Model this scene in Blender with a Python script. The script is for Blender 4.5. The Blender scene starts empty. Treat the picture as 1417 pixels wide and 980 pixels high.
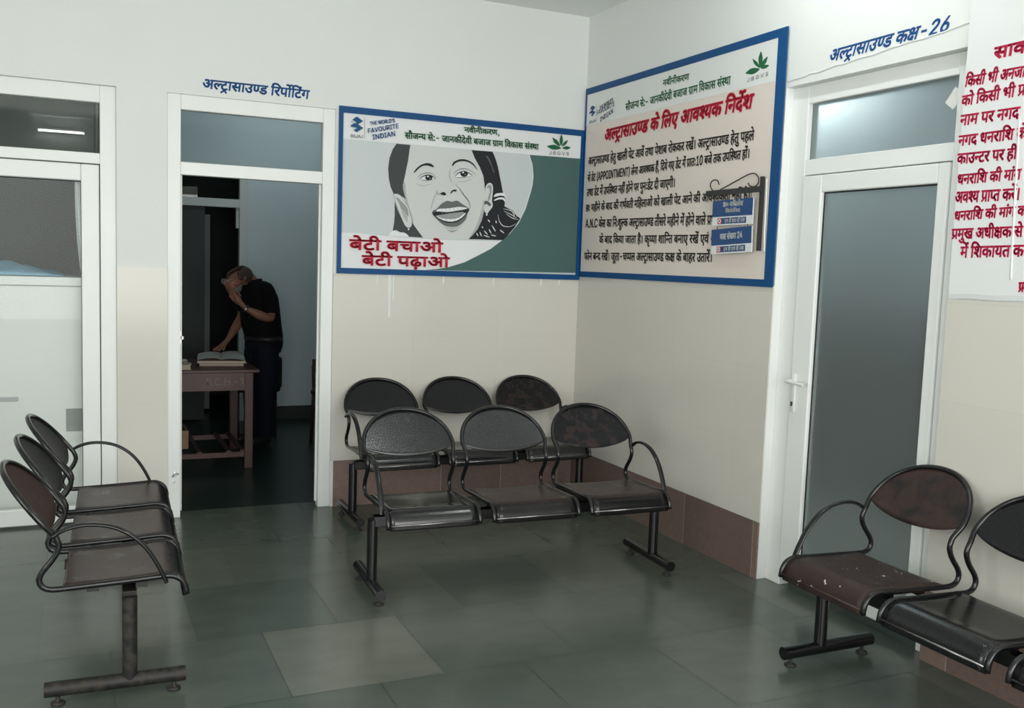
import bpy, bmesh, math, random
from mathutils import Vector, Matrix
from mathutils.geometry import tessellate_polygon
random.seed(7)
C = bpy.context.scene.collection
SC = bpy.context.scene
PI = math.pi

# ------------------------------------------------------------------ camera
cam_d = bpy.data.cameras.new('camera')
cam_d.sensor_width = 36.0
cam_d.sensor_fit = 'HORIZONTAL'
cam_d.lens = 36.0 * 1314.97 / 1417.0
cam_d.clip_start = 0.05
cam = bpy.data.objects.new('camera', cam_d)
C.objects.link(cam)
_r = Vector((0.90943405, -0.414408, 0.03457909))
_u = Vector((0.00783129, 0.10020564, 0.99493593))
_f = Vector((0.41577443, 0.90455781, -0.09437577))
cam.matrix_world = Matrix(((_r.x, _u.x, -_f.x, -3.22096), (_r.y, _u.y, -_f.y, -5.92143), (_r.z, _u.z, -_f.z, 1.595), (0, 0, 0, 1)))
SC.camera = cam

# ------------------------------------------------------------------ light and exposure
SC.view_settings.view_transform = 'Standard'
SC.view_settings.look = 'None'
SC.view_settings.gamma = 1.0
SC.view_settings.use_curve_mapping = False
SC.view_settings.exposure = 0.0
w = bpy.data.worlds.new('daylight')
SC.world = w
w.use_nodes = True
w.node_tree.nodes['Background'].inputs[0].default_value = (0.93, 0.98, 1.0, 1)
w.node_tree.nodes['Background'].inputs[1].default_value = 0.9
def area(name, loc, aim, sx, sy, power, col):
    d = bpy.data.lights.new(name, 'AREA')
    d.shape = 'RECTANGLE'; d.size = sx; d.size_y = sy; d.energy = power; d.color = col
    o = bpy.data.objects.new(name, d); C.objects.link(o)
    o.location = loc
    o.rotation_euler = (Vector(aim) - Vector(loc)).to_track_quat('-Z', 'Y').to_euler()
    return o
area('daylight_entrance', (-2.4, -7.75, 1.72), (-2.0, 0, 1.6), 4.4, 2.1, 178, (0.995, 1.0, 0.965))
area('side_fill', (-5.85, -4.4, 1.9), (0, -2.6, 1.7), 2.4, 1.6, 68, (0.99, 1.0, 0.975))  # added fill in front of the closed left wall, lifts the right wall
area('office_fill', (-1.35, 2.35, 3.08), (-1.45, 3.4, 2.3), 1.2, 0.08, 4.6, (0.86, 0.98, 1.0))  # added fill that brightens the office from above, no fixture there
area('scan_room_lamp', (1.0, -1.0, 2.9), (1.6, -1.8, 1.2), 0.9, 0.3, 23, (0.86, 0.97, 1.0))
area('counter_room_fill', (-3.5, 1.4, 2.75), (-3.5, 2.9, 2.6), 1.0, 0.2, 3.2, (0.95, 1.0, 0.97))  # added fill, source unseen; brightens the room behind the left door glass

# ------------------------------------------------------------------ materials
def lin(c):
    return tuple((v / 255 / 12.92) if v / 255 <= 0.04045 else ((v / 255 + 0.055) / 1.055) ** 2.4 for v in c)
MATS = {}
def mat(name, col, rough=0.5, spec=0.5, metal=0.0, noise=0.0, nscale=8.0, bump=0.0, bscale=60.0, coat=0.0):
    m = bpy.data.materials.new(name); m.use_nodes = True
    nt = m.node_tree; b = nt.nodes['Principled BSDF']
    b.inputs['Base Color'].default_value = (*col, 1)
    b.inputs['Roughness'].default_value = rough
    b.inputs['Specular IOR Level'].default_value = spec
    b.inputs['Metallic'].default_value = metal
    if coat: b.inputs['Coat Weight'].default_value = coat; b.inputs['Coat Roughness'].default_value = 0.15
    tc = nt.nodes.new('ShaderNodeTexCoord')
    if noise:
        n = nt.nodes.new('ShaderNodeTexNoise'); n.inputs['Scale'].default_value = nscale; n.inputs['Detail'].default_value = 6
        nt.links.new(tc.outputs['Object'], n.inputs['Vector'])
        mx = nt.nodes.new('ShaderNodeMix'); mx.data_type = 'RGBA'
        mx.inputs[6].default_value = (*[c * (1 - noise) for c in col], 1)
        mx.inputs[7].default_value = (*[min(1, c * (1 + noise)) for c in col], 1)
        nt.links.new(n.outputs['Fac'], mx.inputs[0]); nt.links.new(mx.outputs[2], b.inputs['Base Color'])
    if bump:
        n2 = nt.nodes.new('ShaderNodeTexNoise'); n2.inputs['Scale'].default_value = bscale; n2.inputs['Detail'].default_value = 4
        nt.links.new(tc.outputs['Object'], n2.inputs['Vector'])
        bp = nt.nodes.new('ShaderNodeBump'); bp.inputs['Strength'].default_value = bump; bp.inputs['Distance'].default_value = 0.01
        nt.links.new(n2.outputs['Fac'], bp.inputs['Height']); nt.links.new(bp.outputs['Normal'], b.inputs['Normal'])
    MATS[name] = m
    return m
def glass(name, tint, rough=0.0, ior=1.45, keep=1.0):
    m = bpy.data.materials.new(name); m.use_nodes = True
    nt = m.node_tree; nt.nodes.remove(nt.nodes['Principled BSDF'])
    out = nt.nodes['Material Output']
    tr = nt.nodes.new('ShaderNodeBsdfTransparent'); tr.inputs[0].default_value = (*tint, 1)
    gl = nt.nodes.new('ShaderNodeBsdfGlossy'); gl.inputs['Roughness'].default_value = rough
    fr = nt.nodes.new('ShaderNodeFresnel'); fr.inputs[0].default_value = ior
    mx = nt.nodes.new('ShaderNodeMixShader')
    nt.links.new(fr.outputs[0], mx.inputs[0]); nt.links.new(tr.outputs[0], mx.inputs[1]); nt.links.new(gl.outputs[0], mx.inputs[2])
    nt.links.new(mx.outputs[0], out.inputs[0])
    MATS[name] = m
    return m
def frosted(name):
    m = bpy.data.materials.new(name); m.use_nodes = True
    nt = m.node_tree; b = nt.nodes['Principled BSDF']
    b.inputs['Base Color'].default_value = (0.75, 0.82, 0.82, 1)
    b.inputs['Transmission Weight'].default_value = 0.93
    b.inputs['Roughness'].default_value = 0.42
    b.inputs['IOR'].default_value = 1.3
    MATS[name] = m
    return m
def tiles(name, col, bw, bh, mortar, mcol, rough, axes, off=(0, 0), stag=0.0, noise=0.06, spec=0.5, nscale=6.0, bump=0.0):
    """a tiled surface: axes picks the two object axes the courses run along"""
    m = mat(name, col, rough, spec)
    nt = m.node_tree; b = nt.nodes['Principled BSDF']
    tc = nt.nodes.new('ShaderNodeTexCoord'); sx = nt.nodes.new('ShaderNodeSeparateXYZ'); cx = nt.nodes.new('ShaderNodeCombineXYZ')
    nt.links.new(tc.outputs['Object'], sx.inputs[0])
    for i, ax in enumerate(axes):
        ad = nt.nodes.new('ShaderNodeMath'); ad.operation = 'ADD'; ad.inputs[1].default_value = off[i]
        nt.links.new(sx.outputs['XYZ'.index(ax)], ad.inputs[0]); nt.links.new(ad.outputs[0], cx.inputs[i])
    br = nt.nodes.new('ShaderNodeTexBrick')
    br.offset = stag; br.inputs['Scale'].default_value = 1.0
    br.inputs['Mortar Size'].default_value = mortar; br.inputs['Mortar Smooth'].default_value = 0.3
    br.inputs['Brick Width'].default_value = bw; br.inputs['Row Height'].default_value = bh
    br.inputs['Color1'].default_value = (*[c * (1 - noise) for c in col], 1)
    br.inputs['Color2'].default_value = (*[min(1, c * (1 + noise)) for c in col], 1)
    br.inputs['Mortar'].default_value = (*mcol, 1)
    nt.links.new(cx.outputs[0], br.inputs['Vector'])
    n = nt.nodes.new('ShaderNodeTexNoise'); n.inputs['Scale'].default_value = nscale; n.inputs['Detail'].default_value = 8
    nt.links.new(tc.outputs['Object'], n.inputs['Vector'])
    mr = nt.nodes.new('ShaderNodeMapRange'); mr.inputs[3].default_value = 1 - noise * 1.5; mr.inputs[4].default_value = 1 + noise * 1.5
    nt.links.new(n.outputs['Fac'], mr.inputs[0])
    mu = nt.nodes.new('ShaderNodeMix'); mu.data_type = 'RGBA'; mu.blend_type = 'MULTIPLY'; mu.inputs[0].default_value = 1
    nt.links.new(br.outputs['Color'], mu.inputs[6]); nt.links.new(mr.outputs[0], mu.inputs[7])
    nt.links.new(mu.outputs[2], b.inputs['Base Color'])
    if bump:
        bp = nt.nodes.new('ShaderNodeBump'); bp.inputs['Strength'].default_value = bump; bp.inputs['Distance'].default_value = 0.004
        nt.links.new(n.outputs['Fac'], bp.inputs['Height']); nt.links.new(bp.outputs['Normal'], b.inputs['Normal'])
    return m
def enamel(name, rust, rough=0.3, speck=0.0, perforated=True, spec=0.42, base=(0.013, 0.0135, 0.015), rcol=(0.060, 0.033, 0.027), nscale=9.0, roll=False, bump=0.12):
    """black stove enamel worn through to brown metal; rust 0..1 is how much is worn"""
    m = bpy.data.materials.new(name); m.use_nodes = True
    nt = m.node_tree; b = nt.nodes['Principled BSDF']; L = nt.links.new
    tc = nt.nodes.new('ShaderNodeTexCoord')
    n = nt.nodes.new('ShaderNodeTexNoise'); n.inputs['Scale'].default_value = nscale; n.inputs['Detail'].default_value = 9; n.inputs['Roughness'].default_value = 0.65
    L(tc.outputs['Object'], n.inputs['Vector'])
    r = nt.nodes.new('ShaderNodeMapRange'); r.inputs[1].default_value = 0.75 - 0.6 * rust; r.inputs[2].default_value = 0.90 - 0.55 * rust
    L(n.outputs['Fac'], r.inputs[0])
    worn = r.outputs[0]
    if roll:   # the rolled front edge keeps its black enamel, the flat top is rubbed brown
        su = nt.nodes.new('ShaderNodeSeparateXYZ'); L(tc.outputs['UV'], su.inputs[0])
        wob = nt.nodes.new('ShaderNodeMath'); wob.operation = 'MULTIPLY_ADD'; wob.inputs[1].default_value = 0.06; L(n.outputs['Fac'], wob.inputs[0]); L(su.outputs[1], wob.inputs[2])
        rm = nt.nodes.new('ShaderNodeMapRange'); rm.inputs[1].default_value = 0.385; rm.inputs[2].default_value = 0.415; rm.inputs[3].default_value = 1.0; rm.inputs[4].default_value = 0.06
        L(wob.outputs[0], rm.inputs[0])
        wm = nt.nodes.new('ShaderNodeMath'); wm.operation = 'MULTIPLY'; L(worn, wm.inputs[0]); L(rm.outputs[0], wm.inputs[1]); worn = wm.outputs[0]
    mx = nt.nodes.new('ShaderNodeMix'); mx.data_type = 'RGBA'
    mx.inputs[6].default_value = (*base, 1); mx.inputs[7].default_value = (*rcol, 1)
    L(worn, mx.inputs[0])
    col = mx.outputs[2]
    ro = nt.nodes.new('ShaderNodeMapRange'); ro.inputs[3].default_value = rough; ro.inputs[4].default_value = min(0.75, rough + 0.22)
    L(worn, ro.inputs[0]); L(ro.outputs[0], b.inputs['Roughness'])
    if perforated:
        sx = nt.nodes.new('ShaderNodeSeparateXYZ'); L(tc.outputs['UV'], sx.inputs[0])
        ws = []
        for k in (0, 1):
            mu = nt.nodes.new('ShaderNodeMath'); mu.operation = 'MULTIPLY'; mu.inputs[1].default_value = 2 * PI / 0.0085
            L(sx.outputs[k], mu.inputs[0])
            si = nt.nodes.new('ShaderNodeMath'); si.operation = 'SINE'; L(mu.outputs[0], si.inputs[0]); ws.append(si)
        pr = nt.nodes.new('ShaderNodeMath'); pr.operation = 'MULTIPLY'; L(ws[0].outputs[0], pr.inputs[0]); L(ws[1].outputs[0], pr.inputs[1])
        gt = nt.nodes.new('ShaderNodeMath'); gt.operation = 'GREATER_THAN'; gt.inputs[1].default_value = 0.42; L(pr.outputs[0], gt.inputs[0])
        hx = nt.nodes.new('ShaderNodeMix'); hx.data_type = 'RGBA'; hx.inputs[7].default_value = (0.004, 0.004, 0.004, 1)
        L(gt.outputs[0], hx.inputs[0]); L(col, hx.inputs[6]); col = hx.outputs[2]
        sp = nt.nodes.new('ShaderNodeMapRange'); sp.inputs[3].default_value = spec; sp.inputs[4].default_value = 0.05
        L(gt.outputs[0], sp.inputs[0]); L(sp.outputs[0], b.inputs['Specular IOR Level'])
    if speck:
        v = nt.nodes.new('ShaderNodeTexNoise'); v.inputs['Scale'].default_value = 38; v.inputs['Detail'].default_value = 3
        L(tc.outputs['Object'], v.inputs['Vector'])
        g = nt.nodes.new('ShaderNodeMath'); g.operation = 'GREATER_THAN'; g.inputs[1].default_value = speck; L(v.outputs['Fac'], g.inputs[0])
        s2 = nt.nodes.new('ShaderNodeMix'); s2.data_type = 'RGBA'; s2.inputs[7].default_value = (0.55, 0.54, 0.5, 1)
        L(g.outputs[0], s2.inputs[0]); L(col, s2.inputs[6]); col = s2.outputs[2]
    bp = nt.nodes.new('ShaderNodeBump'); bp.inputs['Strength'].default_value = bump; bp.inputs['Distance'].default_value = 0.004
    L(n.outputs['Fac'], bp.inputs['Height']); L(bp.outputs['Normal'], b.inputs['Normal'])
    L(col, b.inputs['Base Color'])
    MATS[name] = m
    return m

M_WALL = mat('wall_paint', (0.785, 0.805, 0.785), 0.55, 0.3, noise=0.025, nscale=2.5, bump=0.12, bscale=25)
M_CEIL = mat('ceiling_paint', (0.90, 0.915, 0.90), 0.8, 0.2, bump=0.05)
M_DADO_A = tiles('dado_tile_back', (0.66, 0.635, 0.575), 0.6, 0.4, 0.0012, (0.60, 0.575, 0.52), 0.16, 'XZ', (0.02, 0.1), 0.0, 0.012, 0.45, 3.0)
M_DADO_B = tiles('dado_tile_side', (0.66, 0.635, 0.575), 0.6, 0.4, 0.0012, (0.60, 0.575, 0.52), 0.16, 'YZ', (0.02, 0.1), 0.0, 0.012, 0.45, 3.0)
M_GRAN_A = tiles('granite_back', (0.20, 0.140, 0.118), 0.44, 1.0, 0.0025, (0.40, 0.33, 0.28), 0.32, 'XZ', (0.12, 0.3), 0.0, 0.16, 0.4, 45.0)
M_GRAN_B = tiles('granite_side', (0.20, 0.140, 0.118), 0.62, 1.0, 0.0025, (0.40, 0.33, 0.28), 0.32, 'YZ', (0.795, 0.3), 0.0, 0.16, 0.4, 45.0)
M_UPVC = mat('white_upvc', (0.86, 0.875, 0.86), 0.32, 0.45, noise=0.02, nscale=5)
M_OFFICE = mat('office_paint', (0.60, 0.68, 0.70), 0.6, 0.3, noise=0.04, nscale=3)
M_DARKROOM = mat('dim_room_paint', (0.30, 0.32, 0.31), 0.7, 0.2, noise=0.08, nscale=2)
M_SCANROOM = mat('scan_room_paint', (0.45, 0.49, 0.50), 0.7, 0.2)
M_GLASS = glass('clear_glass', (0.96, 0.975, 0.97), ior=1.2)
M_GLASS_D = glass('smoky_glass', (0.86, 0.88, 0.86), ior=1.45)
M_FROST = frosted('frosted_glass')
M_GASKET = mat('black_gasket', (0.02, 0.02, 0.02), 0.6)
M_STEEL = mat('brushed_steel', (0.62, 0.62, 0.60), 0.3, 0.5, 0.9)
M_BLACKIRON = mat('grey_iron', (0.035, 0.036, 0.036), 0.5, 0.4)
M_BLUE = mat('blue_border_paint', lin((2, 72, 126)), 0.5, 0.3, noise=0.12, nscale=14)
M_RUBBER = mat('foot_rubber', (0.02, 0.02, 0.02), 0.7)
M_RUSTY = enamel('rusted_stand', 0.50, 0.55, 0, False, 0.42, (0.007, 0.007, 0.007), (0.036, 0.028, 0.023), 34)
M_TUBE = enamel('black_tube', 0.06, 0.15, 0, False, 0.42, (0.006, 0.0062, 0.007), (0.03, 0.02, 0.017))
M_TUBE_W = enamel('worn_tube', 0.22, 0.18, 0, False, 0.42, (0.007, 0.007, 0.008), (0.035, 0.025, 0.021), 25)
M_LIP = mat('lip_highlight_metal', (0.30, 0.295, 0.29), 0.24, 0.5, 0.9, noise=0.5, nscale=30)  # lip metal made pale and glossy to boost the highlight streak
M_SEATS = {
    'black': enamel('black_sheet', 0.12, 0.18, spec=0.6, base=(0.009, 0.0095, 0.011)),
    'grey': enamel('scuffed_black_sheet', 0.25, 0.17, 0, True, 0.7, (0.012, 0.0125, 0.013), (0.034, 0.030, 0.027), bump=0.03),
    'brown': enamel('worn_brown_sheet', 0.80, 0.15, 0, True, rcol=(0.046, 0.026, 0.022), base=(0.008, 0.008, 0.009), roll=True, bump=0.22),
    'patchy': enamel('patchy_rusted_sheet', 0.40, 0.24, 0, True, rcol=(0.055, 0.030, 0.025), nscale=17),
    'speck': enamel('paint_spotted_brown_sheet', 0.80, 0.30, 0.70, True, rcol=(0.044, 0.025, 0.021)),
    'matt': enamel('matt_black_sheet', 0.15, 0.5, 0, True, spec=0.15, base=(0.008, 0.0085, 0.009)),
    'mottled': enamel('mottled_brown_sheet', 0.62, 0.34, 0, True, rcol=(0.050, 0.026, 0.022), nscale=14),
    'red': enamel('red_brown_sheet', 0.85, 0.45, 0, True, rcol=(0.050, 0.023, 0.018)),
}

# ------------------------------------------------------------------ helpers
def attach(o, parent):
    if parent:
        o.parent = parent
        o.matrix_parent_inverse = parent.matrix_basis.inverted()
def link(name, me, m, parent=None, smooth=False):
    o = bpy.data.objects.new(name, me); C.objects.link(o)
    for q in (m if isinstance(m, (list, tuple)) else [m]):
        if q: me.materials.append(q)
    if smooth:
        for p in me.polygons: p.use_smooth = True
    attach(o, parent)
    return o
def thing(name, label, cat, loc=(0, 0, 0), rz=0.0, group=None):
    o = bpy.data.objects.new(name, None); C.objects.link(o)
    o.empty_display_size = 0.1
    o.location = loc; o.rotation_euler = (0, 0, rz)
    return tag(o, label, cat, group)
def tag(o, label, cat, group=None):
    o['label'] = label; o['category'] = cat
    if group: o['group'] = group
    return o
def struct(o):
    o['kind'] = 'structure'
    return o
class MB:
    def __init__(self): self.bm = bmesh.new()
    def box(self, a, b, rz=0.0, bev=0.0, rot=None, at=None):
        a = Vector(a); b = Vector(b); c = (a + b) / 2; s = b - a
        g = bmesh.ops.create_cube(self.bm, size=1.0)
        vs = g['verts']
        for v in vs: v.co = Vector((v.co.x * s.x, v.co.y * s.y, v.co.z * s.z))
        if bev:
            es = list({e for v in vs for e in v.link_edges})
            r = bmesh.ops.bevel(self.bm, geom=es, offset=bev, segments=2, affect='EDGES', profile=0.5)
            vs = list({v for f in r['faces'] for v in f.verts} | {v for v in vs if v.is_valid})
        M = Matrix.Translation(c)
        if rot is not None: M = Matrix.Translation(c) @ rot
        elif rz: M = Matrix.Translation(c) @ Matrix.Rotation(rz, 4, 'Z')
        for v in vs: v.co = M @ v.co
        return self
    def ring_sweep(self, rings, closed=False, cap=True):
        bm = self.bm; vr = [[bm.verts.new(p) for p in r] for r in rings]
        n = len(vr[0]); m = len(vr)
        for i in range(m if closed else m - 1):
            a, b = vr[i], vr[(i + 1) % m]
            for j in range(n): bm.faces.new((a[j], a[(j + 1) % n], b[(j + 1) % n], b[j]))
        if cap and not closed:
            bm.faces.new(list(reversed(vr[0]))); bm.faces.new(vr[-1])
        return self
    def tube(self, pts, r, seg=10, flat=None, side=None, closed=False):
        """sweep a round (or flat oval: flat=(across, thick), across along side) section along pts"""
        P = [Vector(p) for p in pts]; rings = []; n = len(P); prev = None
        for i, p in enumerate(P):
            if closed: t = P[(i + 1) % n] - P[i - 1]
            else: t = P[min(i + 1, n - 1)] - P[max(i - 1, 0)]
            t.normalize()
            if side is not None:
                s = Vector(side); s = (s - t * s.dot(t)).normalized()
            elif prev is None:
                s = t.orthogonal().normalized()
            else:
                s = (prev - t * prev.dot(t)).normalized()
            prev = s; b = t.cross(s)
            rr = r[i] if isinstance(r, (list, tuple)) else r
            ra, rb = flat if flat else (rr, rr)
            rings.append([p + s * (ra * math.cos(2 * PI * k / seg)) + b * (rb * math.sin(2 * PI * k / seg)) for k in range(seg)])
        return self.ring_sweep(rings, closed)
    def lathe(self, prof, c=(0, 0, 0), seg=16):
        c = Vector(c)
        rings = [[c + Vector((max(r, 1e-4) * math.cos(2 * PI * k / seg), max(r, 1e-4) * math.sin(2 * PI * k / seg), z)) for k in range(seg)] for r, z in prof]
        return self.ring_sweep(rings)
    def poly(self, pts, mi=0):
        f = self.bm.faces.new([self.bm.verts.new(p) for p in pts]); f.material_index = mi
        return self
    def grid(self, fn, nu, nv, uv=None):
        bm = self.bm; V = [[bm.verts.new(fn(i / nu, j / nv)) for j in range(nv + 1)] for i in range(nu + 1)]
        lay = bm.loops.layers.uv.verify() if uv else None
        for i in range(nu):
            for j in range(nv):
                f = bm.faces.new((V[i][j], V[i + 1][j], V[i + 1][j + 1], V[i][j + 1]))
                if uv:
                    for lp, (a, b) in zip(f.loops, ((i, j), (i + 1, j), (i + 1, j + 1), (i, j + 1))): lp[lay].uv = uv(a / nu, b / nv)
        return self
    def mesh(self, name):
        bmesh.ops.remove_doubles(self.bm, verts=self.bm.verts, dist=1e-6)
        bmesh.ops.recalc_face_normals(self.bm, faces=self.bm.faces)
        me = bpy.data.meshes.new(name); self.bm.to_mesh(me); self.bm.free()
        return me
    def build(self, name, m, parent=None, smooth=False, label=None):
        o = link(name, self.mesh(name), m, parent, smooth)
        if label: o['label'] = label
        return o
def solid(o, t, off=0.0):
    md = o.modifiers.new('thick', 'SOLIDIFY'); md.thickness = t; md.offset = off
    return o
def soft(pts, k=5, closed=False):
    """Catmull-Rom through points"""
    P = [Vector(p) for p in pts]; n = len(P); out = []
    for i in range(n if closed else n - 1):
        if closed: p0, p1, p2, p3 = P[i - 1], P[i], P[(i + 1) % n], P[(i + 2) % n]
        else: p0, p1, p2, p3 = P[max(i - 1, 0)], P[i], P[i + 1], P[min(i + 2, n - 1)]
        for q in range(k):
            t = q / k
            out.append(0.5 * ((2 * p1) + (p2 - p0) * t + (2 * p0 - 5 * p1 + 4 * p2 - p3) * t * t + (3 * p1 - p0 - 3 * p2 + p3) * t ** 3))
    if not closed: out.append(P[-1])
    return out
def autosmooth(o, ang=40):
    for p in o.data.polygons: p.use_smooth = True
    me = o.data
    bm = bmesh.new(); bm.from_mesh(me)
    for e in bm.edges:
        if len(e.link_faces) == 2 and e.calc_face_angle(0) > math.radians(ang): e.smooth = False
    bm.to_mesh(me); bm.free()
    return o
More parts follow.
